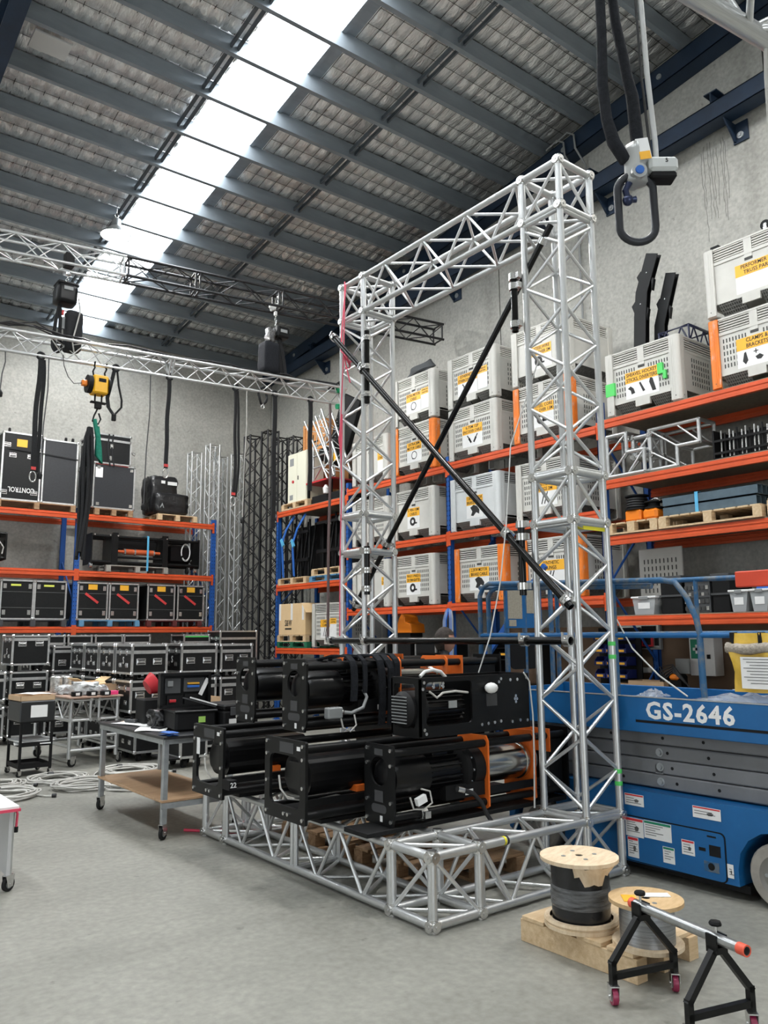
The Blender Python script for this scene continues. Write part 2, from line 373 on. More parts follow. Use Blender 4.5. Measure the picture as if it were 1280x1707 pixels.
# roof: sheet above, quilted foil blanket on wire mesh, purlins, skylight strips
SKX = [(4.45, 5.33), (-1.6, -0.72)]
PY = [8.5+0.82*k for k in range(-17, 10)]          # purlin lines
cl = MB()
cl.add([(XL, YF, roofz(YF)+0.12), (XW+0.2, YF, roofz(YF)+0.12), (XW+0.2, YB+0.2, roofz(YB+.2)+0.12), (XL, YB+0.2, roofz(YB+.2)+0.12),
        (XL, YF, roofz(YF)+0.16), (XW+0.2, YF, roofz(YF)+0.16), (XW+0.2, YB+0.2, roofz(YB+.2)+0.16), (XL, YB+0.2, roofz(YB+.2)+0.16)],
       [(0, 1, 2, 3), (4, 5, 6, 7), (0, 1, 5, 4), (1, 2, 6, 5), (2, 3, 7, 6), (3, 0, 4, 7)])
ceil = cl.build('ceiling', ROOFS); struct(ceil)
SKYL = mat('translucent_roof_sheet', (0.9, 0.92, 0.93), 0.6, emit=((0.93, 0.97, 1.0), SKY_E))
def purlin_mesh():
    P = [(0, 0), (0, -0.24), (0.07, -0.24), (0.07, -0.225), (0.072, -0.222), (0.067, -0.236), (0.004, -0.236), (0.004, -0.004), (0.07, -0.004), (0.07, 0)]
    P = [(0, 0), (0, -0.24), (0.07, -0.24), (0.07, -0.22), (0.066, -0.22), (0.066, -0.236), (0.004, -0.236), (0.004, -0.004), (0.07, -0.004), (0.07, 0)]
    return MB().prism(P, 0, XL, XW-0.02).mesh('purlin', PURL)
pm = purlin_mesh(); BRDG = mat('bridging_dark_galv', (0.10, 0.115, 0.13), 0.4, 0.5)
for y in PY: inst('purlin', pm, ceil, (0, y, roofz(y)-0.01))
inst('purlin', pm, ceil, (0, YB-0.12, roofz(YB)-0.03))
edges = PY+[YB]
rnd = random.Random(3)
def foil(x0, x1, y0, y1, nx, ny, cx, cy):
    g = MB(); vs = []; amp = {}
    for j in range(ny+1):
        for i in range(nx+1):
            x = x0+(x1-x0)*i/nx; y = y0+(y1-y0)*j/ny
            u = (x-x0)/cx; v = (y-y0)/cy
            k = (int(u), int(v))
            if k not in amp: amp[k] = rnd.uniform(0.35, 1.15)
            b = (abs(math.sin(math.pi*u))**0.6)*(abs(math.sin(math.pi*v))**0.6)*0.05*amp[k]
            vs.append((x, y, roofz(y)-b+rnd.uniform(-0.006, 0.006)))
    g.add(vs, [(j*(nx+1)+i, j*(nx+1)+i+1, (j+1)*(nx+1)+i+1, (j+1)*(nx+1)+i) for j in range(ny) for i in range(nx)], True)
    return g
for k in range(len(edges)-1):
    y0, y1 = edges[k]+0.004, edges[k+1]-0.004
    if y1-y0 < 0.05: continue
    near = y0 > 2.4
    for (a, b) in ((XL, -1.62), (-0.70, 4.43), (5.55, XW)):
        if near and b > 0:
            c = 0.19; nc = max(1, round((b-a)/c)); foil(a, b, y0, y1, nc*4, 12, (b-a)/nc, (y1-y0)/3).build('foil_blanket', FOIL, ceil)
        else: foil(a, b, y0, y1, 4, 1, 10, 10).build('foil_blanket', FOIL, ceil)
    for (a, b) in SKX:
        yc = (y0+y1)/2
        MB().add([(a, y0, roofz(y0)-0.005), (b, y0, roofz(y0)-0.005), (b, y1, roofz(y1)-0.005), (a, y1, roofz(y1)-0.005),
                  (a, y0, roofz(y0)), (b, y0, roofz(y0)), (b, y1, roofz(y1)), (a, y1, roofz(y1))],
                 [(3, 2, 1, 0), (4, 5, 6, 7), (0, 1, 5, 4), (1, 2, 6, 5), (2, 3, 7, 6), (3, 0, 4, 7)]).build('skylight_pane', SKYL, ceil)
    # bare flashing strip beside the skylight
    m_ = MB()
    for xa, xb, dz in ((5.335, 5.40, -0.03), (5.40, 5.545, -0.004)):
        m_.add([(xa, y0, roofz(y0)+dz), (xb, y0, roofz(y0)+dz), (xb, y1, roofz(y1)+dz), (xa, y1, roofz(y1)+dz),
                (xa, y0, roofz(y0)+0.01), (xb, y0, roofz(y0)+0.01), (xb, y1, roofz(y1)+0.01), (xa, y1, roofz(y1)+0.01)],
               [(3, 2, 1, 0), (4, 5, 6, 7), (0, 1, 5, 4), (1, 2, 6, 5), (2, 3, 7, 6), (3, 0, 4, 7)])
    m_.build('flashing_strip', PURL, ceil)
    # bridging channels between the purlins
    if y0 > 2:
        for xb in (4.23, 6.68):
            g = MB()
            for dx in (-0.05, 0.05):
                g.add([(xb+dx+a, yy, roofz(yy)+z) for yy in (y0+0.07, y1) for a, z in ((-0.014, -0.19), (0.014, -0.19), (0.014, -0.13), (-0.014, -0.13))],
                      [(0, 1, 2, 3), (7, 6, 5, 4), (0, 4, 5, 1), (1, 5, 6, 2), (2, 6, 7, 3), (3, 7, 4, 0)])
            g.build('bridging_channel', BRDG, ceil)
# safety mesh wires under the blanket
wm = MB()
for k in range(len(edges)-1):
    y0, y1 = edges[k]+0.01, edges[k+1]-0.01
    if y0 < 2.4: continue
    for (a, b) in ((0.2, 4.40), (5.56, XW-0.02)):
        nc = max(1, round((b-a)/0.19))
        for i in range(nc+1):
            x = a+(b-a)*i/nc
            wm.add([(x-0.004, y0, roofz(y0)-0.012), (x+0.004, y0, roofz(y0)-0.012), (x, y0, roofz(y0)-0.008), (x-0.004, y1, roofz(y1)-0.012), (x+0.004, y1, roofz(y1)-0.012), (x, y1, roofz(y1)-0.008)],
                   [(0, 1, 4, 3), (1, 2, 5, 4), (2, 0, 3, 5)])
        for f in (1/3, 2/3):
            y = y0+(y1-y0)*f; z = roofz(y)-0.014
            wm.add([(a, y-0.004, z), (a, y+0.004, z), (a, y, z+0.004), (b, y-0.004, z), (b, y+0.004, z), (b, y, z+0.004)], [(0, 1, 4, 3), (1, 2, 5, 4), (2, 0, 3, 5)])
stuff(wm.build('safety_mesh', BLACKM, ceil))

# rafters (blue steel) under the purlins, along the right wall and one to the left
def ibeam(name, x, y0, y1, zt0, zt1, h, wd, m, parent):
    g = MB()
    for (xa, xb, za, zb) in ((x-wd/2, x+wd/2, -0.018, 0), (x-wd/2, x+wd/2, -h, -h+0.018), (x-0.012, x+0.012, -h+0.018, -0.018)):
        g.add([(xx, yy, zz+(zt0 if yy == y0 else zt1)) for yy in (y0, y1) for xx, zz in ((xa, za), (xb, za), (xb, zb), (xa, zb))],
              [(0, 1, 2, 3), (7, 6, 5, 4), (0, 4, 5, 1), (1, 5, 6, 2), (2, 6, 7, 3), (3, 7, 4, 0)])
    return g.build(name, m, parent)
def chan(name, x0, x1, y0, y1, zt0, zt1, h, m, parent):
    """channel on the wall: web facing the room, flanges back to the wall"""
    g = MB()
    for (xa, xb, za, zb) in ((x0, x0+0.012, -h, 0), (x0, x1, -0.014, 0), (x0, x1, -h, -h+0.014)):
        g.add([(xx, yy, zz+(zt0 if yy == y0 else zt1)) for yy in (y0, y1) for xx, zz in ((xa, za), (xb, za), (xb, zb), (xa, zb))],
              [(0, 1, 2, 3), (7, 6, 5, 4), (0, 4, 5, 1), (1, 5, 6, 2), (2, 6, 7, 3), (3, 7, 4, 0)])
    return g.build(name, m, parent)
chan('rafter', 9.24, XW, YF, YB, roofz(YF)-0.26, roofz(YB)-0.26, 0.28, SBLUE, ceil)
ibeam('rafter', 1.72, YF, YB, roofz(YF)-0.26, roofz(YB)-0.26, 0.40, 0.2, SBLUE, ceil)
for y in (15.2, 13.3, 11.2, 9.2, 7.3, 5.6, 3.8):
    z = roofz(y)-0.26-0.15
    MB().cyl((9.245, y, z), (9.225, y, z), 0.04, 12).cyl((9.225, y, z), (9.21, y, z), 0.018, 6).build('bolt', GALV, ceil)
# the runway channel lower down, on stub brackets
beam = chan('steel_beam', 9.16, 9.40, 1.0, 15.9, 8.58, 7.76, 0.25, SBLUE, wr)
def bz(y): return 8.58-(y-1.0)*0.055
for y in (4.85, 6.85, 13.0, 14.4, 10.2):
    z = bz(y)
    g = MB().bb((9.16, y-0.01, z-0.0), (XW, y+0.01, z+0.14)).bb((9.16, y-0.09, z+0.14), (XW, y+0.09, z+0.155))
    g.build('bracket', SBLUE, wr)
    g = MB().prism([(9.2, z-0.25), (XW, z-0.25), (XW, z-0.50), (9.44, z-0.50)], 1, y-0.14, y-0.12).bb((XW-0.025, y-0.3, z-0.52), (XW, y-0.10, z-0.25))
    g.build('bracket', SBLUE, wr)
    MB().cyl((XW-0.02, y-0.2, z-0.43), (XW-0.04, y-0.2, z-0.43), 0.045, 12).cyl((XW-0.04, y-0.2, z-0.43), (XW-0.06, y-0.2, z-0.43), 0.02, 6).build('bolt', GALV, wr)
# lime runs below the beam on the wall
LIME = mat('lime_run_stain', (0.22, 0.215, 0.20), 0.9, var=0.3, scale=20)
for i in range(9):
    y = 4.86+i*0.045+rnd.uniform(-0.015, 0.015); pts = []
    z = 8.05+rnd.uniform(-0.1, 0.05)
    while z > 6.4+rnd.uniform(0, 0.8): pts.append((XW+0.001, y+rnd.uniform(-0.012, 0.012), z)); z -= 0.09
    MB().tube(pts, 0.005, 4).build('stain_run', LIME, wr)
# two conduits that drop down the wall from the rafter
for y, dz in ((7.05, 0.0), (7.25, 0.0), ):
    pts = [(9.20, y+0.35, roofz(y+0.35)-0.24), (9.19, y+0.12, roofz(y)-0.24), (9.19, y, roofz(y)-0.34), (9.21, y, roofz(y)-0.55), (9.45, y, roofz(y)-0.75), (9.47, y, 4.6)]
    MB().tube(pts, 0.016, 8).build('conduit', GREYP, wr)
bx('smoke_detector_plate', (2.05, 9.45, roofz(9.6)-0.235), (2.50, 9.80, roofz(9.6)-0.205), mat('grey_plate', (0.52, 0.52, 0.51), 0.6), ceil, 0.006)

# high bay lamp
def highbay(name, label, x, y, z, watts):
    t = thing(name, label, 'lamp', (x, y, z))
    MB().lathe([(0.05, 0.30), (0.07, 0.28), (0.08, 0.16), (0.24, 0.02), (0.245, 0.0), (0.235, 0.0), (0.075, 0.14), (0.0, 0.15)], (0, 0, 0)).build('lamp_shade', GALV, t)
    MB().lathe([(0.0, -0.02), (0.14, 0.0), (0.20, 0.03), (0.10, 0.11)], (0, 0, 0)).build('lamp_lens', mat('lamp_glow', (1, 1, 1), 0.5, emit=((1, 0.98, 0.94), 60)), t)
    MB().tube([(0, 0, 0.30), (0.03, 0, 0.35), (0, 0, 0.40), (-0.03, 0, 0.35), (0, 0, 0.30)], 0.008, 6).cyl((0, 0, 0.4), (0, 0, roofz(y)-0.24-z), 0.006, 6).build('hook', STEEL, t)
    l = bpy.data.lights.new('high_bay_light', 'SPOT'); l.energy = watts; l.spot_size = math.radians(174); l.spot_blend = 0.25; l.shadow_soft_size = 0.2; l.color = (1, 0.98, 0.95)
    o = bpy.data.objects.new('high_bay_light', l); COL.objects.link(o); o.parent = t; o.location = (0, 0, -0.06)
    return t
highbay('high_bay_lamp', 'glowing round high bay lamp hung under the skylight strip', 4.05, 12.2, 8.0, 700)
highbay('high_bay_lamp', 'high bay lamp over the middle of the floor, above the frame', 3.6, 4.6, 8.8, 420)
highbay('high_bay_lamp', 'high bay lamp near the right wall, above the frame', 7.8, 0.8, 9.2, 550)
# ================================================================== THE TRUSS PORTAL ON ITS FLOOR FRAME
CH, DG = 0.025, 0.0125        # chord and diagonal radii
def box_section(part, p0, axis, L, s, u, v, n, faces='abcd', chord=CH, diag=DG, m=ALU, md=None, phase=0, ends=True):
    """square truss section: p0 = corner, axis/u/v unit vectors, s = chord spacing; chords and diagonals are sub-parts"""
    md = md or ALUW
    p0 = Vector(p0); a = Vector(axis); u = Vector(u); v = Vector(v)
    cs = [p0, p0+u*s, p0+u*s+v*s, p0+v*s]
    for c in cs: rod('chord', c, c+a*L, chord, m, part, 12)
    fl = {'a': (0, 1), 'b': (1, 2), 'c': (2, 3), 'd': (3, 0)}
    for k, f in enumerate(faces):
        i, j = fl[f]; A, B = cs[i], cs[j]
        for q in range(n):
            t0 = L*(q/n)*0.94+L*0.03; t1 = L*((q+1)/n)*0.94+L*0.03
            if (q+phase+k) % 2: rod('diagonal', A+a*t0, B+a*t1, diag, md, part, 8)
            else: rod('diagonal', B+a*t0, A+a*t1, diag, md, part, 8)
    if ends:
        for t in (CH*0.9, L-CH*0.9):
            for i in range(4): rod('end_bar', cs[i]+a*t, cs[(i+1) % 4]+a*t, 0.018, m, part, 8)
def block(part, o, s, diagfaces=True):
    """corner cube: 12 tubes, turned ends at every corner, one brace per face"""
    o = Vector(o); ax = [V(s, 0, 0), V(0, s, 0), V(0, 0, s)]
    for i in range(3):
        j, k = (i+1) % 3, (i+2) % 3
        for a in (0, 1):
            for b in (0, 1):
                p = o+ax[j]*a+ax[k]*b; rod('chord', p, p+ax[i], 0.027, ALU, part, 12)
    me = shared('node', lambda: MB().cyl((-0.036, 0, 0), (0.036, 0, 0), 0.030, 10).cyl((0, -0.036, 0), (0, 0.036, 0), 0.030, 10).cyl((0, 0, -0.036), (0, 0, 0.036), 0.030, 10).cyl((-0.04, 0, 0), (0.04, 0, 0), 0.010, 6).cyl((0, -0.04, 0), (0, 0.04, 0), 0.010, 6).mesh('coupler', STEEL))
    for a in (0, 1):
        for b in (0, 1):
            for c in (0, 1): inst('coupler', me, part, o+ax[0]*a+ax[1]*b+ax[2]*c)
    if diagfaces:
        for i in range(3):
            j, k = (i+1) % 3, (i+2) % 3
            for a in (0, 1):
                p = o+ax[i]*a; rod('diagonal', p+(ax[j] if a else ax[k]), p+(ax[k] if a else ax[j]), DG, ALUW, part, 8)
def part(name, parent, loc=(0, 0, 0)):
    """an empty-bodied part that only carries sub-parts"""
    o = bpy.data.objects.new(name, None); o.empty_display_size = 0.1; o.location = loc; return finish(o, parent)

S = 0.357
X0, X1 = 3.06, 4.40           # left side of floor frame, left chord line of the towers
YN, YT = 3.53, 5.963          # near and far tower / arm lines
portal = thing('truss_portal', 'tall silver aluminium box truss portal standing on a rectangular floor frame', 'truss', (X1, YN, 0))
def pc(x, y, z): return (x-X1, y-YN, z)
zb, zt_ = 0.035, 0.392
ex, ey, ez = (1, 0, 0), (0, 1, 0), (0, 0, 1)
# floor frame
p = part('corner_block', portal); block(p, pc(X0, YN, zb), S)
p = part('corner_block', portal); block(p, pc(X0, YT+0.03, zb), S)
p = part('corner_block', portal); block(p, pc(X1, YN, zb), S)
p = part('corner_block', portal); block(p, pc(X1, YT, zb), S)
p = part('floor_truss', portal); box_section(p, pc(X0, YN+S, zb), ey, 1.08, S, ex, ez, 4)
p = part('floor_truss', portal); box_section(p, pc(X0, YN+S+1.08, zb), ey, YT+0.03-(YN+S+1.08), S, ex, ez, 4)
p = part('floor_truss', portal); box_section(p, pc(X0+S, YN, zb), ex, X1-X0-S, S, ey, ez, 4)
p = part('floor_truss', portal); box_section(p, pc(X0+S, YT, zb), ex, X1-X0-S, S, ey, ez, 4)
# towers: section, middle block, section, top block
for yy in (YN, YT):
    p = part('tower_truss', portal); box_section(p, pc(X1, yy, zt_), ez, 2.385-zt_, S, ex, ey, 8, phase=1)
    p = part('corner_block', portal); block(p, pc(X1, yy, 2.385), 0.34 if False else S*0.955)
    p = part('tower_truss', portal); box_section(p, pc(X1, yy, 2.726), ez, 4.715-2.726, S, ex, ey, 8)
    p = part('corner_block', portal); block(p, pc(X1, yy, 4.718), S)
p = part('top_truss', portal); box_section(p, pc(X1, YN+S, 4.718), ey, YT-YN-S, S, ex, ez, 7)
# tape marks
for (x, y, z) in ((X0+S+0.22, YN, zt_), (X0+0.24, YN, zb)):
    MB().cyl(pc(x, y, z), pc(x+0.014, y, z), 0.0268, 12).build('black_tape_band', PRINT, portal)
    MB().cyl(pc(x-0.022, y, z), pc(x-0.006, y, z), 0.0265, 12).build('yellow_tape_band', YELT, portal)
for z in (0.66, 0.58, 1.52, 1.43):
    MB().cyl(pc(X1+S, YN, z), pc(X1+S, YN, z+0.028), 0.0265, 12).build('green_tape_band', GREENT, portal)
MB().box(pc(X1+S*0.60, YN-0.004, 2.343), (S*0.66, 0.006, 0.042)).build('yellow_tape_strip', YELT, portal)
MB().box(pc(X1+S/2, YN+0.35*S, 2.36), (S*0.8, 0.03, 0.006), Matrix.Rotation(0.4, 3, 'Z')).build('yellow_tape_strip', YELT, portal)
MB().box(pc(X1-0.001, YN+S*0.45, 2.742), (0.03, S*0.7, 0.006)).build('green_tape_strip', mat('dark_green_tape', (0.01, 0.13, 0.08), 0.5), portal)

# scaffold clamps
def clamp(parent, c, along, r=0.03, other=None, m=STEEL):
    """half coupler: ring round the pipe, lug, wing nut"""
    a = Vector(along).normalized(); c = Vector(c); x, y, d = frame(a)
    g = MB().lathe([(r+0.002, -0.025), (r+0.013, -0.025), (r+0.013, 0.025), (r+0.002, 0.025), (r+0.002, -0.025)], c, a, 14)
    o = Vector(other) if other is not None else x
    o = (o-a*o.dot(a)).normalized(); t = a.cross(o)
    M = Matrix((o, t, a)).transposed()
    g.box(c+o*(r+0.022), (0.03, 0.04, 0.045), M)
    g.cyl(c+t*(r+0.006)+o*0.01, c+t*(r+0.006)-o*0.05, 0.007, 6); g.box(c+t*(r+0.006)-o*0.055, (0.012, 0.05, 0.014), M)
    return g.build('pipe_clamp', m, parent)
PIPEB = mat('black_brace_pipe', (0.004, 0.004, 0.004), 0.22, 0.0, var=0.2, scale=4, spec=0.3)
def pipe_thing(label, a, b, r, clamps, sheen=PIPEB, hollow=True, group=None):
    a = Vector(a); b = Vector(b); t = thing('brace_pipe', label, 'pipe', a, 0, group)
    d = (b-a)
    MB().lathe([(r*0.8, 0), (r, 0), (r, d.length), (r*0.8, d.length), (r*0.8, d.length-0.08), (0, d.length-0.08)], (0, 0, 0), d, 16).build('pipe', sheen, t)
    MB().lathe([(0.0, 0.05), (r*0.8, 0.05), (r*0.8, 0.0)], (0, 0, 0), d, 12).build('pipe_end', BLACKM, t)
    for f, o in clamps: clamp(t, d*f, d, r, o)
    return t
XP = 4.325
pipe_thing('black diagonal brace pipe running from top left down to the right across the portal', (XP-0.005, 6.36, 4.56), (XP-0.005, 3.52, 1.78), 0.027, [(0.005, (1, 0, 0)), (0.17, (1, 0, 0)), (0.80, (1, 0, 0)), (0.985, (1, 0, 0))])
pipe_thing('black diagonal brace pipe rising from bottom left up to the right across the portal', (4.72, 6.58, 1.86), (4.40, 3.62, 4.60), 0.024, [(0.02, (1, 0, 0)), (0.22, (-1, 0, 0)), (0.97, (0, -1, 0))])
pipe_thing('black horizontal pipe clamped low across both portal towers', (4.342, 6.45, 1.557), (4.342, 3.56, 1.557), 0.027, [(0.01, (1, 0, 0)), (0.20, (1, 0, 0)), (0.86, (1, 0, 0)), (0.995, (1, 0, 0))])
for (y, z0, z1, nm) in ((3.955, 3.86, 4.32, 'short upright black pipe clamped high on the near tower'), (5.855, 3.76, 4.47, 'short upright black pipe clamped high on the far tower'),
                        (3.965, 1.88, 2.42, 'short upright black pipe clamped below the middle block of the near tower'), (5.865, 1.97, 2.41, 'short upright black pipe clamped below the middle block of the far tower')):
    off = 0.06 if y < 5 else -0.02
    xx = 4.345 if y < 5 else 4.36
    t = pipe_thing(nm, (xx, y, z0), (xx, y, z1), 0.026, [(0.12, (0, -1, 0) if y < 5 else (0, 1, 0)), (0.5 if y > 5 else 0.78, (0, -1, 0) if y < 5 else (0, 1, 0)), (0.9 if y > 5 else 0.95, (0, -1, 0) if y < 5 else (0, 1, 0))])
# pink cord tied round the far tower and brace
g = MB().tube([(4.36, 6.22, 5.10), (4.35, 6.21, 4.70), (4.36, 6.25, 4.2), (4.35, 6.28, 3.6), (4.36, 6.27, 3.0), (4.35, 6.28, 2.4), (4.36, 6.30, 1.9), (4.36, 6.30, 1.6)], 0.006, 6)
g.tube([(4.36, 6.20, 5.06), (4.36, 6.27, 4.6), (4.30, 6.20, 4.36), (4.30, 6.10, 4.27), (4.35, 6.12, 4.2), (4.30, 6.16, 4.32), (4.34, 6.10, 4.02)], 0.007, 6)
g.tube([(4.36+0.035*math.cos(t*1.3), 6.16+0.02*math.sin(t*2.1), 4.34-0.012*t+0.03*math.sin(t)) for t in range(0, 14)], 0.007, 5)
g.tube([(4.37, 6.28, 3.75), (4.35, 6.30, 3.5), (4.37, 6.29, 3.25), (4.36, 6.27, 3.5), (4.37, 6.28, 3.72)], 0.008, 5)
tag(g.build('tie_cord', mat('pink_cord', (0.72, 0.10, 0.16), 0.7)), 'pink cord knotted round the far tower and its diagonal pipe', 'cord')
# ================================================================== PALLET RACK ALONG THE RIGHT WALL
HOLE = mat('punched_hole', (0.004, 0.01, 0.03), 0.8)
def upright_mesh(h, m):
    # open channel post, .09 along the aisle by .07 deep
    g = MB().bb((0, -0.045, 0), (0.012, 0.045, h)).bb((0, -0.045, 0), (0.07, -0.033, h)).bb((0, 0.033, 0), (0.07, 0.045, h)).bb((-0.02, -0.06, 0), (0.09, 0.06, 0.01))
    return g.mesh('upright', m)
def holes_mesh(h):
    g = MB(); z = 0.1
    while z < h-0.05:
        for y in (-0.022, 0.022): g.box((-0.0005, y, z), (0.003, 0.012, 0.022))
        z += 0.075
    return g.mesh('punched_holes', HOLE)
def rack_frame(t, y, h, D, along='y'):
    """one ladder frame at y: front post, rear post and lacing (local: x from aisle to wall)"""
    f = inst('upright', shared(('up', h), lambda: upright_mesh(h, RBLUE)), t, (0, y, 0))
    stuff(inst('punched_holes', shared(('hl', h), lambda: holes_mesh(h)), f))
    inst('upright', shared(('up', h), lambda: upright_mesh(h, RBLUE)), t, (D-0.07, y, 0))
    z = 0.3; k = 0
    while z+0.9 < h:
        a, b = ((0.05, y, z), (D-0.05, y, z+0.9)) if k % 2 == 0 else ((D-0.05, y, z), (0.05, y, z+0.9))
        rod('brace', a, b, 0.016, RBLUE, t, 6); z += 0.95; k += 1
def rack_beam(t, y0, y1, ztop, D, rear=True):
    L = y1-y0-0.09
    def mk():
        P = [(-0.03, 0), (0.02, 0), (0.02, -0.11), (-0.03, -0.11), (-0.03, -0.085), (-0.018, -0.08), (-0.018, -0.055), (-0.03, -0.05), (-0.03, -0.03), (-0.022, -0.024)]
        P = [(-0.012, 0), (0.02, 0), (0.02, -0.11), (-0.03, -0.11), (-0.03, -0.075), (-0.022, -0.07), (-0.022, -0.052), (-0.03, -0.047), (-0.03, -0.028), (-0.012, -0.022)]
        return MB().prism([(x, z) for x, z in P], 1, 0, L).mesh('beam', RORANGE)
    me = shared(('beam', round(L, 3)), mk)
    inst('beam', me, t, (0, y0+0.045, ztop))
    cm = shared('beamconn', lambda: MB().bb((-0.012, -0.045, -0.19), (-0.001, 0.0, 0.03)).bb((-0.012, -0.006, -0.19), (0.02, 0.0, 0.03)).cyl((-0.014, -0.022, -0.02), (-0.011, -0.022, -0.02), 0.007, 6).cyl((-0.014, -0.022, -0.15), (-0.011, -0.022, -0.15), 0.007, 6).mesh('beam_connector', RORANGE))
    inst('beam_connector', cm, t, (0, y0+0.045, ztop)); inst('beam_connector', cm, t, (0, y1, ztop))
    if rear: inst('beam', me, t, (D-0.01, y0+0.045, ztop))
RX, RD = 8.2, 1.0
rack = thing('pallet_rack', 'long blue and orange pallet rack loaded with grey bins along the right wall', 'rack', (RX, 0, 0))
UY = [3.35, 6.11, 8.95, 11.62, 14.07]
for y, h in zip(UY, (4.5, 4.5, 4.32, 4.32, 4.05)): rack_frame(rack, y, h, RD)
LEV = {0: (4.25, 3.48, 2.78, 1.81), 1: (4.21, 3.13, 2.07), 2: (4.19, 3.12, 2.06), 3: (4.08, 2.60, 1.38)}
for b in range(4):
    for z in LEV[b]: rack_beam(rack, UY[b], UY[b+1], z, RD)
BOARD = mat('chipboard_shelf', (0.22, 0.19, 0.14), 0.8, var=0.15, scale=20)
for b, z in ((0, 4.25), (0, 3.48), (0, 2.78), (0, 1.81), (3, 4.08)):
    bx('shelf_board', (0.0, UY[b]+0.06, z+0.0), (RD+0.28, UY[b+1]-0.06, z+0.012), BOARD, rack)  # boards deepened back to the wall to block light falling behind the shelves

# ---------------------------------------------------------------- bulk bins
BW, BD, BH = 1.045, 1.0, 0.80
def pict(kind, g):
    """little drawings printed on the bin labels, on the plane x=0 facing -x; y to the right is negative"""
    if kind == 'ring': g.lathe([(0.055, -0.001), (0.068, -0.001), (0.068, 0.001), (0.055, 0.001), (0.055, -0.001)], (0, 0, 0), (1, 0, 0), 20); g.box((0, 0.03, -0.055), (0.002, 0.05, 0.012))
    elif kind == 'plugs':
        for s in (-1, 1): g.prism([(s*0.10, 0.07), (s*0.115, 0.06), (s*0.03, -0.05), (s*0.02, -0.04)], 0, -0.001, 0.001); g.prism([(s*0.06, 0.03), (s*0.09, 0.01), (s*0.04, -0.06), (s*0.015, -0.045)], 0, -0.001, 0.001)
    elif kind == 'motor':
        g.prism([(0.09, 0.05), (0.02, 0.085), (-0.05, 0.06), (-0.10, 0.0), (-0.09, -0.06), (-0.03, -0.03), (0.03, -0.08), (0.08, -0.07), (0.05, -0.01)], 0, -0.001, 0.001)
    elif kind == 'coil':
        g.lathe([(0.03, -0.001), (0.07, -0.001), (0.07, 0.001), (0.03, 0.001), (0.03, -0.001)], (0, 0.02, 0), (1, 0, 0), 14); g.box((0, -0.05, -0.03), (0.002, 0.07, 0.025))
    elif kind == 'slings':
        for s in (0.03, -0.02): g.box((0, s, 0), (0.002, 0.016, 0.17), Matrix.Rotation(0.35, 3, 'X'))
    elif kind == 'parts':
        g.prism([(0.20, 0.02), (0.16, 0.045), (0.12, 0.01), (0.10, -0.05), (0.15, -0.06), (0.16, -0.01)], 0, -0.001, 0.001)
        g.prism([(0.04, 0.06), (0.02, 0.07), (-0.04, -0.05), (-0.01, -0.06)], 0, -0.001, 0.001)
        g.prism([(-0.12, 0.10), (-0.15, 0.07), (-0.19, -0.08), (-0.14, -0.08), (-0.10, 0.04)], 0, -0.001, 0.001)
    elif kind == 'bolts':
        g.prism([(0.15, 0.05), (0.13, 0.06), (0.11, -0.04), (0.14, -0.08), (0.17, -0.04)], 0, -0.001, 0.001); g.box((0, 0.02, 0.04), (0.002, 0.05, 0.01)); g.box((0, 0.02, 0.04), (0.002, 0.01, 0.05))
        g.prism([(0.03, -0.02), (-0.02, 0.0), (-0.06, -0.03), (-0.03, -0.06), (0.01, -0.055)], 0, -0.001, 0.001); g.prism([(-0.12, 0.05), (-0.18, 0.04), (-0.17, -0.03), (-0.13, -0.02)], 0, -0.001, 0.001)
    return g
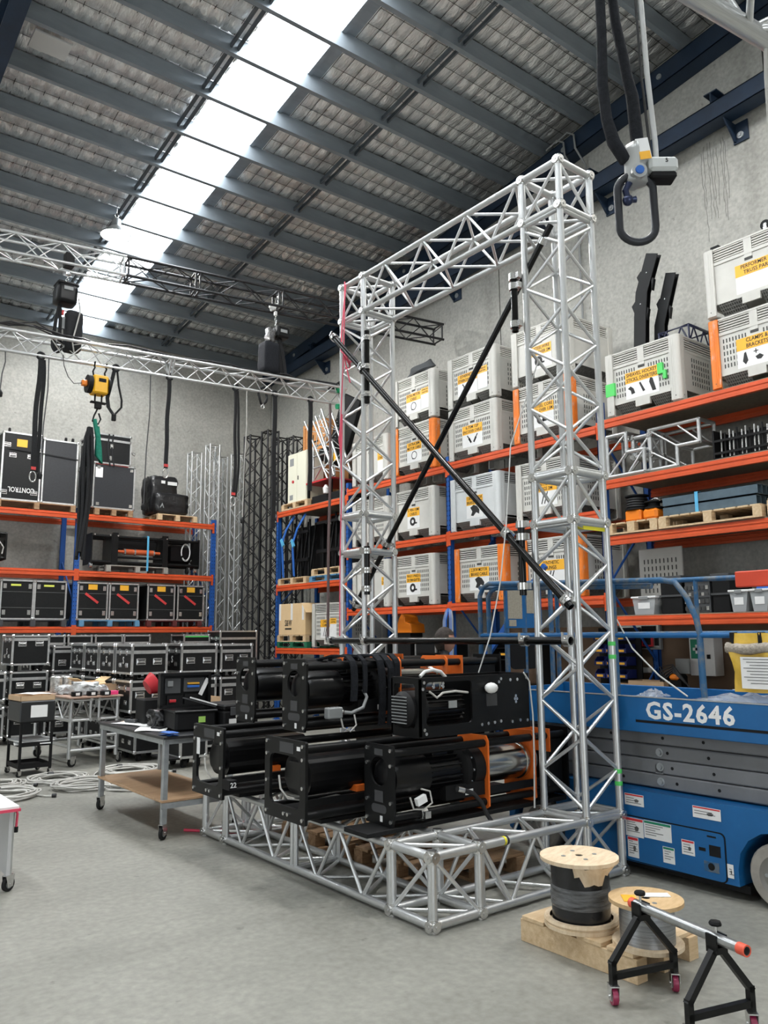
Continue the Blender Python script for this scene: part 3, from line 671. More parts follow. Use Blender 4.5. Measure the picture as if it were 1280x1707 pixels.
def bin_meshes():
    W, D, H = BW, BD, BH
    d = {}
    def wall(m):
        g = MB()
        g.bb((0.03, 0.02, 0.14), (0.06, W-0.02, 0.62)).bb((0.02, 0.02, 0.60), (0.05, W-0.02, 0.635)).bb((0.02, 0.10, H-0.02), (0.06, W-0.10, H))
        g.bb((0.022, W/2-0.045, 0.56), (0.05, W/2+0.045, H))                      # centre strut of the vent band
        g.bb((D-0.05, 0.02, 0.14), (D-0.02, W-0.02, H)).bb((0.03, 0.02, 0.14), (D-0.03, 0.05, 0.62)).bb((0.03, W-0.05, 0.14), (D-0.03, W-0.02, H))
        g.bb((0.10, 0.018, H-0.02), (D-0.1, 0.05, H)).bb((0.10, 0.018, 0.60), (D-0.1, 0.05, 0.635)).bb((0.05, 0.05, 0.15), (D-0.05, W-0.05, 0.18))
        g.bb((0.018, W/2-0.10, 0.055), (0.05, W/2+0.10, 0.16)).bb((0.02, 0.14, 0.135), (0.06, W-0.14, 0.17)).bb((0.14, 0.02, 0.135), (D-0.14, 0.06, 0.17))
        return g.mesh('body', m)
    d['body'] = wall(BING); d['bodyw'] = wall(BINW)
    def ribs(m):
        g = MB()
        for k in range(5):
            z = 0.648+k*0.029
            for a, b in ((0.13, W/2-0.05), (W/2+0.05, W-0.13)): g.bb((0.026, a, z), (0.05, b, z+0.014))
            g.bb((0.13, 0.024, z), (D-0.13, 0.05, z+0.014))
        return g.mesh('vent_ribs', m)
    d['ribs'] = ribs(BING); d['ribsw'] = ribs(BINW)
    d['band'] = MB().bb((0.054, 0.12, 0.635), (0.058, W-0.12, H-0.02)).bb((0.12, 0.054, 0.635), (D-0.12, 0.058, H-0.02)).mesh('vent_backing', BIND)
    def post(m):
        P = []
        r = 0.05; s = 0.125
        for k in range(5):
            a = math.pi+math.pi/2*k/4; P.append((r+r*math.cos(a), r+r*math.sin(a)))
        P += [(s, 0), (s, 0.02), (0.03, 0.03), (0.02, s), (0, s)]
        g = MB().prism(P, 2, 0.012, H-0.005)
        for q in (0.075, 0.098): g.bb((q-0.004, -0.003, 0.03), (q+0.004, 0.004, H-0.04)); g.bb((-0.003, q-0.004, 0.03), (0.004, q+0.004, H-0.04))
        g.bb((0.02, 0.02, 0), (0.12, 0.12, 0.012))
        return g.mesh('corner_post', m)
    d['post'] = post(BING); d['postw'] = post(BINW); d['posto'] = post(BINO)
    GRL = mat('bin_base_grille', (0.11, 0.108, 0.10), 0.7, var=0.5, scale=30); d['grille'] = []
    for a, b in ((0.14, W/2-0.10), (W/2+0.10, W-0.14)):
        g = MB()
        g.add([(0.03, a, 0.135), (0.03, b, 0.135), (0.16, b, 0.02), (0.16, a, 0.02), (0.05, a, 0.135), (0.05, b, 0.135), (0.18, b, 0.02), (0.18, a, 0.02)],
              [(0, 1, 2, 3), (7, 6, 5, 4), (0, 4, 5, 1), (1, 5, 6, 2), (2, 6, 7, 3), (3, 7, 4, 0)]); d['grille'].append(g.mesh('base_grille', GRL))
    g = MB()
    g.add([(0.14, 0.03, 0.135), (D-0.14, 0.03, 0.135), (D-0.14, 0.16, 0.02), (0.14, 0.16, 0.02), (0.14, 0.05, 0.135), (D-0.14, 0.05, 0.135), (D-0.14, 0.18, 0.02), (0.14, 0.18, 0.02)],
          [(0, 1, 2, 3), (7, 6, 5, 4), (0, 4, 5, 1), (1, 5, 6, 2), (2, 6, 7, 3), (3, 7, 4, 0)]); d['grille'].append(g.mesh('base_grille', GRL))
    g = MB()
    for a, b in ((0.14, W/2-0.10), (W/2+0.10, W-0.14)):
        for k in range(4):
            f = 0.12+0.25*k; g.box((0.03+0.13*f, (a+b)/2, 0.135-0.115*f-0.002), (0.006, b-a, 0.01))
        n = 11
        for k in range(n): g.box((0.09, a+(b-a)*(k+0.5)/n, 0.078), (0.17, 0.006, 0.012), Matrix.Rotation(0.72, 3, 'Y'))
    d['gribs'] = g.mesh('grille_ribs', mat('bin_grille_rib', (0.30, 0.295, 0.275), 0.6))
    g = MB()
    for r in range(5):
        z = 0.53-r*0.072
        for s in (0, 1):
            n = 9 if r == 0 else 6
            for k in range(n):
                y = (W-0.17-k*0.036) if s else (0.17+k*0.036)
                if r > 0 or abs(y-W/2) > 0.09: g.box((0.0285, y, z), (0.004, 0.012, 0.045))
    g.box((0.0285, W/2, 0.545), (0.006, 0.09, 0.026))
    for r in range(5):
        for k in range(8): g.box((0.3+k*0.05, 0.0185, 0.53-r*0.072), (0.012, 0.004, 0.045))
    d['slots'] = g.mesh('vent_slots', BIND)
    d['hslot'] = MB().box((0.0285, W/2, 0.545), (0.006, 0.09, 0.026)).mesh('hand_slot', BIND)
    d['studs'] = MB().cyl((-0.002, 0.07, 0.06), (0.004, 0.07, 0.06), 0.009, 8).cyl((-0.002, W-0.07, 0.06), (0.004, W-0.07, 0.06), 0.009, 8).cyl((0.07, -0.002, 0.06), (0.07, 0.004, 0.06), 0.009, 8).mesh('studs', BIND)
    return d
BM = bin_meshes()
def bulk_bin(label, y, z, lines=None, kind=None, orange='', pale=False, slots=True, x=RX-0.02, xtra=False, lw=0.36, lh=0.34, ly=None, group='bulk bins on the rack', photo=None, yaw=0.0):
    """y = edge nearest the camera; orange: which front posts are orange ('n' near, 'f' far)"""
    t = thing('bulk_bin', label, 'bin', (x, y, z), yaw)
    s = 'w' if pale else ''
    inst('body', BM['body'+s], t); stuff(inst('vent_ribs', BM['ribs'+s], t)); stuff(inst('vent_backing', BM['band'], t))
    for k, (px, py, rz) in enumerate(((0, 0, 0), (0, BW, -math.pi/2), (BD, BW, math.pi), (BD, 0, math.pi/2))):
        om = BM['posto'] if (k == 0 and 'n' in orange) or (k == 1 and 'f' in orange) else BM['post'+s]
        o = inst('corner_post', om, t, M=Matrix.Translation((px, py, 0)) @ Matrix.Rotation(rz, 4, 'Z'))
    for gm in BM['grille']: g = inst('base_grille', gm, t)
    stuff(inst('grille_ribs', BM['gribs'], t))
    o = inst('vent_slots' if slots else 'hand_slot', BM['slots'] if slots else BM['hslot'], t)
    if slots: stuff(o)
    stuff(inst('studs', BM['studs'], t))
    if lines:
        c = BW/2 if ly is None else ly
        sheet = bx('label_sheet', (0.0235, c-lw/2, 0.50-lh), (0.0295, c+lw/2, 0.50), WHITE, t)
        amber = bx('label_header', (0.0215, c-lw/2, 0.365), (0.0245, c+lw/2, 0.50), LABY, t)
        n = len(lines)
        for i, ln in enumerate(lines):
            text(ln, 0.062 if n == 2 else 0.075, PRINT, amber, (-0.0022, 0, (0.032 if i == 0 else -0.032) if n == 2 else 0), (0, -1, 0), (0, 0, 1), width=min(lw*0.92, 0.03*len(ln)))
        if kind:
            g = pict(kind, MB()); g.build('printed_picture', PRINT, sheet, loc=(-0.0035, 0, -0.05))
        if xtra:
            s2 = bx('label_sheet', (0.0235, c-lw/2-0.21, 0.50-lh+0.02), (0.0295, c-lw/2-0.01, 0.51), WHITE, t)
            a2 = bx('label_header', (0.0215, c-lw/2-0.21, 0.42), (0.0245, c-lw/2-0.01, 0.52), LABY, t)
            for i in (0, 1): text('ETHERCON' if i == 0 else 'ADAPTERS', 0.03, PRINT, a2, (-0.0022, 0, 0.02-0.04*i), (0, -1, 0), (0, 0, 1), width=0.14)
    return t
ZA, ZB, ZC = 4.21, 3.13, 2.07
bulk_bin('grey bin labelled EXTRA MOTOR CABLE with coiled cable heaped on top', 9.22, ZA+BH+0.02, ('EXTRA MOTOR', 'CABLE'), 'ring', xtra=True)
bulk_bin('grey bin with two orange corner posts labelled EXTRA 20M MOTOR CABLE', 9.22, ZA, ('EXTRA 20M', 'MOTOR CABLE'), 'ring', orange='nf')
bulk_bin('grey bin labelled ETHERNET and ETHERCON CABLE, upper of its stack', 7.87, ZA+BH+0.02, ('ETHERNET &', 'ETHERCON CABLE'), 'plugs', lw=0.42, xtra=True, ly=0.60)
bulk_bin('grey bin labelled ENCODER CABLE with orange scuffs, under the ethernet bin', 7.87, ZA, ('6.75M 12P', 'ENCODER CABLE'), 'plugs', lw=0.42)
bulk_bin('plain fronted grey bin labelled STEEL WIRE SLING, behind the near tower top', 6.52, ZA+BH+0.03, ('3M STEELWIRE', 'SLING OVER 2M'), 'coil', slots=False, lw=0.42)
bulk_bin('grey bin with scuffed orange posts labelled STEEL CORE SLING, behind the near tower', 6.52, ZA+0.01, ('3M STEEL CORE', 'SLING OVER 1.5M'), 'coil', orange='nf', lw=0.42)
bulk_bin('plain fronted grey bin behind the far tower on the second beam', 10.42, ZA, ('10M', 'CABLE'), None, slots=False, lw=0.2, ly=0.2)
bulk_bin('plain fronted grey bin labelled CABLES with red clips picture', 9.26, ZB, ('5 PIN 10M', 'CABLES'), 'coil', slots=False, lw=0.30)
bulk_bin('grey slotted bin behind the far tower middle block', 10.42, ZB, None)
bulk_bin('pale blue-white smooth bin labelled 1.5KW MOTOR BRAKE CABLE', 7.86, ZB, ('1.5KW MOTOR', 'BRAKE CABLE'), 'motor', pale=True, slots=False, lw=0.34)
bulk_bin('grey bin with sling pictures on the third beam behind the near tower middle block', 6.52, ZB, ('SYNTHETIC', 'SLINGS 2M'), 'slings', lw=0.42)
bulk_bin('grey bin labelled 3 PHASE ADAPTER with a black ring and red loop picture', 9.28, ZC, ('WAGO 3 PHASE &', '20S PDM ADAPTER'), 'coil', lw=0.34)
bulk_bin('plain grey bin behind the far tower just above the lowest beam', 10.42, ZC, ('2M', 'CABLE'), None, slots=False, lw=0.12, ly=0.15)
bulk_bin('grey bin with bright orange posts labelled 2.2KW MOTOR BRAKE CABLE', 7.80, ZC, ('2.2KW MOTOR', 'BRAKE CABLE'), 'motor', orange='nf', lw=0.40)
bulk_bin('grey bin with badly scraped orange posts labelled SYNTHETIC SLINGS', 6.46, ZC, ('SYNTHETIC', 'SLINGS'), 'slings', orange='nf', lw=0.44)
shv = bulk_bin('grey bin labelled SHEAVES, HOCKEY STICKS, DIVERTERS with green tape patches', 4.94, 4.265, ('SHEAVES, HOCKEY', 'STICKS, DIVERTERS'), 'parts', lw=0.46)
for (a, b, c, d) in ((0.90, 1.03, 0.26, 0.42), (0.22, 0.29, 0.37, 0.50), (0.18, 0.22, 0.30, 0.40)):
    MB().bb((-0.004, a, c), (0.03, b, d)).build('green_tape_patch', GREENT, shv)
bulk_bin('grey bin labelled CLAMPS BRACKETS with scraped orange post, under the performer bin', 3.53, 4.265, ('CLAMPS &', 'BRACKETS'), 'bolts', orange='f', lw=0.46, ly=0.5)
bulk_bin('plain fronted grey bin labelled PERFORMER FLY TRUSS PARTS, topmost at right edge', 3.53, 4.265+BH+0.03, ('PERFORMER FLY', 'TRUSS PARTS'), None, slots=False, lw=0.52, lh=0.37, ly=0.42)
# far left bay bin beside the S&W carton
bulk_bin('grey bin with two amber labels beside the cardboard carton', 11.72, 1.40, ('CABLE', 'CLAMPS'), 'slings', lw=0.30, xtra=True, ly=0.60)
# grey bin stored sideways behind the lower shelf of the right bay


# coil of cable on the first bin
g = MB()
for k in range(7):
    n = 26; ph = k*0.4; r0 = 0.30-0.012*k
    g.tube([(8.36+0.5*r0*math.cos(a)+0.02*math.sin(3*a+ph), 9.72+r0*math.sin(a), 5.86+0.018*k+0.12*(0.5+0.5*math.cos(a+0.5))) for a in [2*math.pi*i/n for i in range(n)]], 0.014, 6, True)
tag(g.build('cable_coil', mat('grey_black_cable', (0.07, 0.075, 0.08), 0.5)), 'coil of dark grey cable lying on top of the extra motor cable bin', 'cable')

# hockey stick brackets standing in the sheaves bin
def hockey(label, pts, th, x):
    g = MB(); L = []; R_ = []
    t = thing('bracket_arm', label, 'bracket', (x, 0, 4.6))
    m = len(pts)
    for (dx) in (0.0, 0.07):
        gg = MB(); poly = []
        left = []; right = []
        for i, (y, z) in enumerate(pts):
            a = pts[max(i-1, 0)]; b = pts[min(i+1, m-1)]; d = Vector((b[0]-a[0], b[1]-a[1])).normalized(); n = Vector((-d.y, d.x))
            left.append((y+n.x*th/2, z+n.y*th/2-4.6)); right.append((y-n.x*th/2, z-n.y*th/2-4.6))
        poly = left+right[::-1]
        gg.prism(poly, 0, dx, dx+0.012); gg.build('side_plate', BLACK, t)
    g = MB()
    for i in range(1, m-1): g.cyl((0.012, pts[i][0], pts[i][1]-4.6), (0.07, pts[i][0], pts[i][1]-4.6), 0.03, 10)
    g.build('spacer', BLACK, t)
    g = MB()
    for i in range(m-1):
        y = (pts[i][0]+pts[i+1][0])/2; z = (pts[i][1]+pts[i+1][1])/2-4.6
        g.cyl((-0.006, y, z), (0.0, y, z), 0.009, 6)
    stuff(g.build('bolt_heads', STEEL, t))
    for i in range(m-1):
        y = (pts[i][0]*0.6+pts[i+1][0]*0.4); z = (pts[i][1]*0.6+pts[i+1][1]*0.4)-4.6
        MB().prism([(y+th*0.42, z-0.14), (y+th*0.78, z+0.04), (y+th*0.42, z+0.10)], 0, 0.01, 0.06).build('gusset', BLACK, t)
        MB().prism([(y-th*0.42, z-0.20), (y-th*0.62, z-0.06), (y-th*0.42, z-0.02)], 0, 0.01, 0.06).build('gusset', BLACK, t)
hockey('tall bent black bracket arm standing in the sheaves bin, left of the pair', [(5.66, 4.75), (5.60, 5.55), (5.56, 5.85), (5.38, 6.30)], 0.17, 8.45)
hockey('shorter bent black bracket arm standing in the sheaves bin, right of the pair', [(5.46, 4.75), (5.42, 5.40), (5.22, 6.02)], 0.14, 8.58)
g = MB()
for z in (0.0, 0.22):
    g.tube([(8.5, 4.98, 5.03+z), (8.95, 4.98, 5.03+z), (8.95, 5.38, 5.03+z), (8.5, 5.38, 5.03+z)], 0.018, 6, True)
for (x, y) in ((8.5, 4.98), (8.95, 4.98), (8.5, 5.38), (8.95, 5.38)): g.cyl((x, y, 5.03), (x, y, 5.25), 0.014, 6)
for i in range(4): g.cyl((8.5, 4.98+0.1*i, 5.03+0.22*(i % 2)), (8.5, 5.08+0.1*i, 5.03+0.22*((i+1) % 2)), 0.010, 6); g.cyl((8.5+0.11*i, 4.98, 5.03+0.22*(i % 2)), (8.61+0.11*i, 4.98, 5.03+0.22*((i+1) % 2)), 0.010, 6)
tag(g.build('truss_cube', mat('dark_blue_frame', (0.012, 0.016, 0.05), 0.4)), 'small dark blue truss cube poking out of the sheaves bin', 'frame')
# two bits of hardware on the performer bin rim
g = MB().bb((8.24, 4.40, 5.885), (8.40, 4.50, 5.95)); tag(g.build('steel_offcut', BLACKM, bevel=0.004), 'short black box section lying on the performer bin rim', 'offcut')
t = thing('castor_wheel', 'black castor wheel lying on the performer bin rim', 'wheel', (8.26, 3.86, 5.94))
MB().cyl((-0.02, 0, 0.02), (0.02, 0, 0.02), 0.055, 18).build('tyre', RUBBER, t); MB().cyl((-0.025, 0, 0.02), (0.025, 0, 0.02), 0.02, 10).build('hub', STEEL, t); MB().bb((-0.03, -0.02, -0.055), (0.03, 0.02, 0.0)).build('mounting_plate', STEEL, t)
# ================================================================== WINCH UNITS STACKED ON THE FLOOR FRAME
def bolt_mesh(): return shared('bolt', lambda: MB().cyl((0, 0, 0), (-0.008, 0, 0), 0.012, 8).mesh('bolt', STEEL))
def plate_ring(poly_out, hole, x0, x1):
    """plate normal to x with a hole polygon of the same vertex count direction (bridged)"""
    g = MB(); n = len(poly_out); k = len(hole)
    assert n == k
    vs = [(x0, y, z) for y, z in poly_out]+[(x0, y, z) for y, z in hole]+[(x1, y, z) for y, z in poly_out]+[(x1, y, z) for y, z in hole]
    fs = []
    for i in range(n):
        j = (i+1) % n
        fs += [(i, j, n+j, n+i), (2*n+j, 2*n+i, 3*n+i, 3*n+j), (i, 2*n+i, 2*n+j, j), (n+i, n+j, 3*n+j, 3*n+i)]
    return g.add(vs, fs)
def rect_loop(y0, y1, z0, z1, n=24, r=None, c=None, round_=0.0):
    """n points round a rectangle (or circle when r given) by angle from the centre"""
    out = []
    cy, cz = c if c else ((y0+y1)/2, (z0+z1)/2)
    for i in range(n):
        a = 2*math.pi*(i+0.5)/n
        dy, dz = math.cos(a), math.sin(a)
        if r: out.append((cy+r*dy, cz+r*dz)); continue
        ty = ((y1-cy) if dy > 0 else (cy-y0))/max(abs(dy), 1e-6); tz = ((z1-cz) if dz > 0 else (cz-z0))/max(abs(dz), 1e-6)
        t = min(ty, tz); out.append((cy+t*dy, cz+t*dz))
    return out
def rloop(y0, y1, z0, z1, rad, n=4):
    out = []
    for (cy, cz, a0) in ((y1-rad, z1-rad, 0), (y0+rad, z1-rad, 90), (y0+rad, z0+rad, 180), (y1-rad, z0+rad, 270)):
        for k in range(n+1):
            a = math.radians(a0+90*k/n); out.append((cy+rad*math.cos(a), cz+rad*math.sin(a)))
    return out
def fins(g, x0, x1, cy, cz, r, n=22, h=0.022):
    g.cyl((x0, cy, cz), (x1, cy, cz), r-h, 20)
    for k in range(n):
        a = 2*math.pi*k/n
        R = Matrix.Rotation(a, 3, 'X')
        c = R @ Vector((0, 0, r-h/2)); g.box(((x0+x1)/2, cy+c.y, cz+c.z), (x1-x0, 0.006, h), R)
    return g
GREYL = mat('dark_plate_print', (0.045, 0.045, 0.047), 0.6)
def winch_drum(label, x, y, z, L=1.86, W=0.30, H=0.48, drum=CHROME, group='black winch units on the frame', strap=False):
    t = thing('drum_winch', label, 'winch', (x, y, z), 0, group)
    loop = rect_loop(0, W, 0, H, 40, c=(W/2, H*0.66))
    hole = rect_loop(0, 0, 0, 0, 40, r=0.088, c=(W/2, H*0.66))
    e = plate_ring(loop, hole, 0, 0.014).build('end_plate', BLACK, t)
    for (by, bz_) in ((0.03, H-0.03), (W-0.03, H-0.03), (0.03, 0.03), (W-0.03, 0.03), (0.03, H-0.12), (W-0.03, H-0.12), (0.03, 0.14), (W-0.03, 0.14)): inst('bolt', bolt_mesh(), e, (0, by, bz_))
    bx('embossed_mark', (-0.002, W*0.36, H*0.28), (0.001, W*0.64, H*0.42), GREYL, e)
    bx('embossed_mark', (-0.002, W*0.36, H*0.86), (0.001, W*0.64, H*0.94), GREYL, e)
    MB().prism(rloop(W*0.25, W*0.75, 0.07, 0.12, 0.024), 0, -0.001, 0.002).build('hand_hole', GREYL, e)
    bx('serial_tag', (-0.002, W*0.38, 0.02), (0.0, W*0.46, 0.055), WHITE, e)
    e2 = bx('end_plate', (L-0.014, 0, 0), (L, W, H), BLACK, t)
    for (by, bz_) in ((0.04, H-0.05), (W-0.04, H-0.05), (0.04, 0.05), (W-0.04, 0.05)): rod('frame_tube', (0.014, by, bz_), (L-0.014, by, bz_), 0.026, BLACK, t, 12)
    cy, cz = W/2, H*0.56
    MB().lathe([(0.0, 0.03), (0.085, 0.03), (0.12, 0.05), (0.128, 0.08), (0.128, 0.33), (0.10, 0.34)], (0, cy, cz), (1, 0, 0), 24).build('fan_cover', MOTOR, t)
    fins(MB(), 0.335, 0.60, cy, cz, 0.128).build('motor_housing', MOTOR, t)
    MB().bb((0.40, cy-0.055, cz+0.10), (0.53, cy+0.055, cz+0.15)).build('terminal_box', MOTOR, t, bevel=0.006)
    MB().lathe([(0.0, 0.60), (0.10, 0.60), (0.15, 0.63), (0.15, 0.665), (0.11, 0.68), (0.11, 0.70), (0.14, 0.71), (0.14, 0.80)], (0, cy, cz), (1, 0, 0), 24).build('gearbox_flange', BLACKM, t)
    g = MB()
    for k in range(10):
        a = 2*math.pi*k/10; g.cyl((0.70, cy+0.125*math.cos(a), cz+0.125*math.sin(a)), (0.688, cy+0.125*math.cos(a), cz+0.125*math.sin(a)), 0.011, 6)
    g.build('flange_bolts', STEEL, t)['kind'] = 'stuff'
    for xo in (0.805, 1.265, 1.425):
        loop = rect_loop(0, W, 0, H, 40, c=(W/2, cz)); hole = rect_loop(0, 0, 0, 0, 40, r=0.11 if xo < 1.4 else 0.07, c=(W/2, cz))
        if xo < 1.4: plate_ring(loop, hole, xo, xo+0.014).build('orange_plate', UNITOR, t)
        else: MB().bb((xo, 0, H-0.16), (xo+0.012, W, H)).build('orange_plate', UNITOR, t)
        for by in (0.03, W-0.03): inst('bolt', bolt_mesh(), t, (xo, by, H-0.05)); inst('bolt', bolt_mesh(), t, (xo, by, 0.05))
    MB().lathe([(0.0, 0.82), (0.128, 0.82), (0.128, 0.85), (0.12, 0.855), (0.12, 1.22), (0.128, 1.225), (0.128, 1.25), (0, 1.25)], (0, cy, cz), (1, 0, 0), 28).build('rope_drum', drum, t)
    MB().lathe([(0.0, 1.29), (0.11, 1.29), (0.125, 1.31), (0.11, 1.34), (0.0, 1.345)], (0, cy, cz), (1, 0, 0), 24).build('brake_disc', GREYP, t)
    MB().bb((1.44, 0.03, 0.06), (L-0.03, W-0.03, H-0.07)).build('encoder_box', BLACK, t, bevel=0.01)
    bx('lower_tray', (0.45, 0.03, 0.10), (0.80, W-0.05, 0.19), BLACKM, t)
    bx('asset_label', (0.62, 0.028, 0.115), (0.69, 0.031, 0.15), WHITE, t)
    bx('lower_rail', (0.82, 0.01, 0.10), (1.42, 0.03, 0.15), BLACK, t)
    return t
def winch_open(label, x, y, z, num=None, L=1.55, W=0.5, H=0.5):
    t = thing('winch_frame', label, 'winch', (x, y, z), 0, 'black winch units on the frame')
    out = [(y_, z_) for y_, z_ in rloop(0, W, 0, H, 0.012)]; inn = rloop(0.065, W-0.065, 0.085, H-0.10, 0.05)
    e = plate_ring(out, inn, 0, 0.02).build('end_plate', BLACK, t)
    for (by, bz_) in ((0.03, H-0.03), (W-0.03, H-0.03), (0.03, 0.03), (W-0.03, 0.03), (0.03, 0.22), (W-0.03, 0.22), (0.03, H-0.11), (W-0.03, H-0.11), (W*0.4, 0.04), (W*0.5, 0.04)): inst('bolt', bolt_mesh(), e, (0, by, bz_))
    bx('name_plate', (-0.002, W*0.28, H-0.085), (0.0, W*0.62, H-0.02), GREYL, e); bx('asset_label', (-0.002, W*0.12, H-0.06), (0.0, W*0.20, H-0.035), WHITE, e)
    for (by, bz_) in ((0.04, H-0.05), (W-0.04, H-0.05), (0.04, 0.05), (W-0.04, 0.05)): rod('frame_tube', (0.02, by, bz_), (L-0.014, by, bz_), 0.027, BLACK, t, 12)
    bx('end_plate', (L-0.014, 0, 0), (L, W, H), BLACK, t)
    hl = rloop(0.09, W-0.10, 0.14, H-0.11, 0.10, 5)
    g = MB().prism([(a, b) for a, b in hl], 0, 0.10, 0.78); g.build('motor_housing', MOTOR, t, bevel=0.0)
    hl2 = rloop(0.13, W-0.14, 0.18, H-0.15, 0.07, 5); MB().prism(hl2, 0, 0.07, 0.11).build('housing_cap', MOTOR, t)
    bx('base_tray', (0.03, 0.08, 0.035), (L-0.05, W-0.08, 0.055), BLACKM, t); bx('inner_rail', (0.03, 0.05, 0.10), (L-0.05, 0.075, 0.14), BLACK, t)
    bx('orange_coupling', (0.44, W*0.14, 0.145), (0.52, W*0.3, 0.185), UNITOR, t)
    MB().tube([(0.05, W*0.80, 0.25), (0.045, W*0.74, 0.17), (0.06, W*0.60, 0.115), (0.2, W*0.5, 0.09), (0.35, W*0.35, 0.12), (0.45, W*0.2, 0.10)], 0.007, 6).build('loose_cable', CABLE, t)
    MB().tube([(0.16, 0.2, 0.08), (0.3, 0.14, 0.11), (0.5, 0.1, 0.09), (0.62, 0.16, 0.12)], 0.008, 6).build('loose_cable', CABLEB, t)
    if num:
        tb = bx('number_tag', (-0.004, -0.115, 0.085), (0.055, -0.02+0.02, 0.15), BLACKM, t)
        text(num, 0.05, WHITE, tb, (0.0, -0.062, 0), (1, 0, 0), (0, 0, 1))
        bx('serial_tag', (-0.003, W*0.76, H-0.22), (0.0, W*0.86, H-0.10), WHITE, t)
    return t
winch_drum('drum winch with orange plates, front unit on the lower layer', 3.15, 3.975, 0.45, L=1.63)
winch_open('open ended black winch frame, middle of the lower layer', 2.76, 4.36, 0.45)
winch_open('open ended black winch frame numbered 22, leftmost of the lower layer', 2.73, 5.41, 0.45, '22')
winch_drum('drum winch with grey slings draped over it, middle of the upper layer', 2.95, 4.655, 0.965, W=0.31)
winch_drum('drum winch on the upper layer farthest left with a small grey box', 3.0, 5.45, 0.965, drum=CHROME)

# carrier beams that hold the lower units above the floor frame
CARR = []
for (y, lab) in ((4.03, 'black carrier plate under the front winch'), (4.52, 'black carrier plate under the middle winch frame'), (5.62, 'black carrier plate under winch frame 22')):
    o = bx('carrier_plate', (2.95, y-0.05, 0.421), (4.75, y+0.19, 0.449), BLACKM, None, 0.003); tag(o, lab, 'plate')
# U1 upper: panel sided winch
t = thing('panel_winch', 'boxy black winch with a bolted side panel on top of the front drum winch', 'winch', (3.33, 3.93, 0.965), 0, 'black winch units on the frame')
W, H, L = 0.29, 0.37, 1.0
# side panel with a rounded window: polygon ring in x-z, normal y
def panel_xz(out, inn, y0, y1):
    g = plate_ring(out, inn, y0, y1)
    g.v = [(b, a, c) for a, b, c in g.v]
    return g
sp = panel_xz([(a, b) for a, b in rloop(0, L, 0, H, 0.01)], rloop(0.05, 0.45, 0.07, H-0.03, 0.03), 0, 0.014).build('side_panel', BLACK, t)
panel_xz(rloop(0, L, 0, H, 0.01), rloop(0.05, 0.45, 0.07, H-0.03, 0.03), W-0.014, W).build('side_panel', BLACK, t)
e = plate_ring(rloop(0, W, 0, H, 0.01), rloop(0.05, W-0.03, 0.06, H-0.04, 0.02), 0, 0.014).build('end_plate', BLACK, t)
bx('end_plate', (L-0.014, 0, 0), (L, W, H), BLACK, t)
bm_ = shared('bolty', lambda: MB().cyl((0, 0, 0), (0, -0.007, 0), 0.011, 8).mesh('bolt', STEEL))
for (a, b) in ((0.03, H-0.03), (0.02, H-0.07), (0.03, 0.05), (0.045, 0.025), (0.72, H-0.03), (0.70, H-0.05), (0.81, H-0.04), (0.88, H-0.04), (0.53, 0.05), (0.59, 0.053), (0.65, 0.056), (0.71, 0.06), (0.82, 0.05), (0.90, 0.055), (0.86, 0.18), (0.85, 0.20), (0.87, 0.20), (0.86, 0.22), (0.97, H-0.03), (0.97, 0.05)):
    inst('bolt', bm_, sp, (a, 0, b))
for (a, b) in ((0.11, H-0.04), (0.11, H-0.06), (0.19, H-0.04), (0.19, H-0.06)): inst('bolt', bm_, sp, (a, 0, b))
cy, cz = W/2, 0.17
MB().lathe([(0.0, -0.05), (0.09, -0.05), (0.115, -0.02), (0.115, 0.10), (0.10, 0.11)], (0, cy, cz), (1, 0, 0), 24).build('fan_cover', BLACKM, t)
g = MB()
for k in range(9): g.box((-0.053, cy, cz-0.08+0.02*k), (0.004, 0.15, 0.006))
stuff(g.build('fan_grille', GREYP, t))
fins(MB(), 0.10, 0.42, cy, cz, 0.112).build('motor_housing', MOTOR, t)
bx('rating_plate', (0.26, 0.018, 0.17), (0.33, 0.024, 0.215), GREYP, t)
MB().tube([(0.12, 0.05, 0.28), (0.16, 0.02, 0.24), (0.2, 0.01, 0.27), (0.32, 0.02, 0.275), (0.44, 0.03, 0.26)], 0.008, 6).build('loose_cable', CABLE, t)
bx('square_patch', (0.58, -0.003, 0.165), (0.68, 0.0, 0.245), GREYL, sp)
MB().ball((0.60, -0.03, 0.285), 0.045, 10, 6, (1.2, 0.8, 0.8)).build('taped_bundle', WHITE, t)
MB().tube([(0.13, 0.15, H), (0.17, 0.15, H+0.03), (0.24, 0.15, H+0.04), (0.31, 0.15, H+0.025), (0.35, 0.15, H-0.01)], 0.012, 8).build('cable_loop', mat('white_cable', (0.62, 0.62, 0.60), 0.5), t)
# long white line that climbs from the winch to the rack, and one that hangs off the panel
tag(MB().tube([(4.05, 4.14, 1.338), (4.10, 4.065, 1.594), (4.16, 4.01, 1.97), (4.22, 3.99, 2.40), (4.30, 4.0, 2.98), (4.45, 3.83, 3.63)], 0.005, 6).build('wire_rope', mat('white_line', (0.60, 0.60, 0.58), 0.5)), 'thin white line running up from the boxy winch into the near tower', 'cable')
tag(MB().tube([(4.26, 3.91, 1.34), (4.31, 3.905, 1.28), (4.335, 3.905, 1.05), (4.335, 3.905, 0.8), (4.32, 3.905, 0.43)], 0.006, 6).build('hanging_line', mat('white_line_b', (0.60, 0.60, 0.58), 0.5)), 'thin white line hanging down the end of the boxy winch', 'cable')
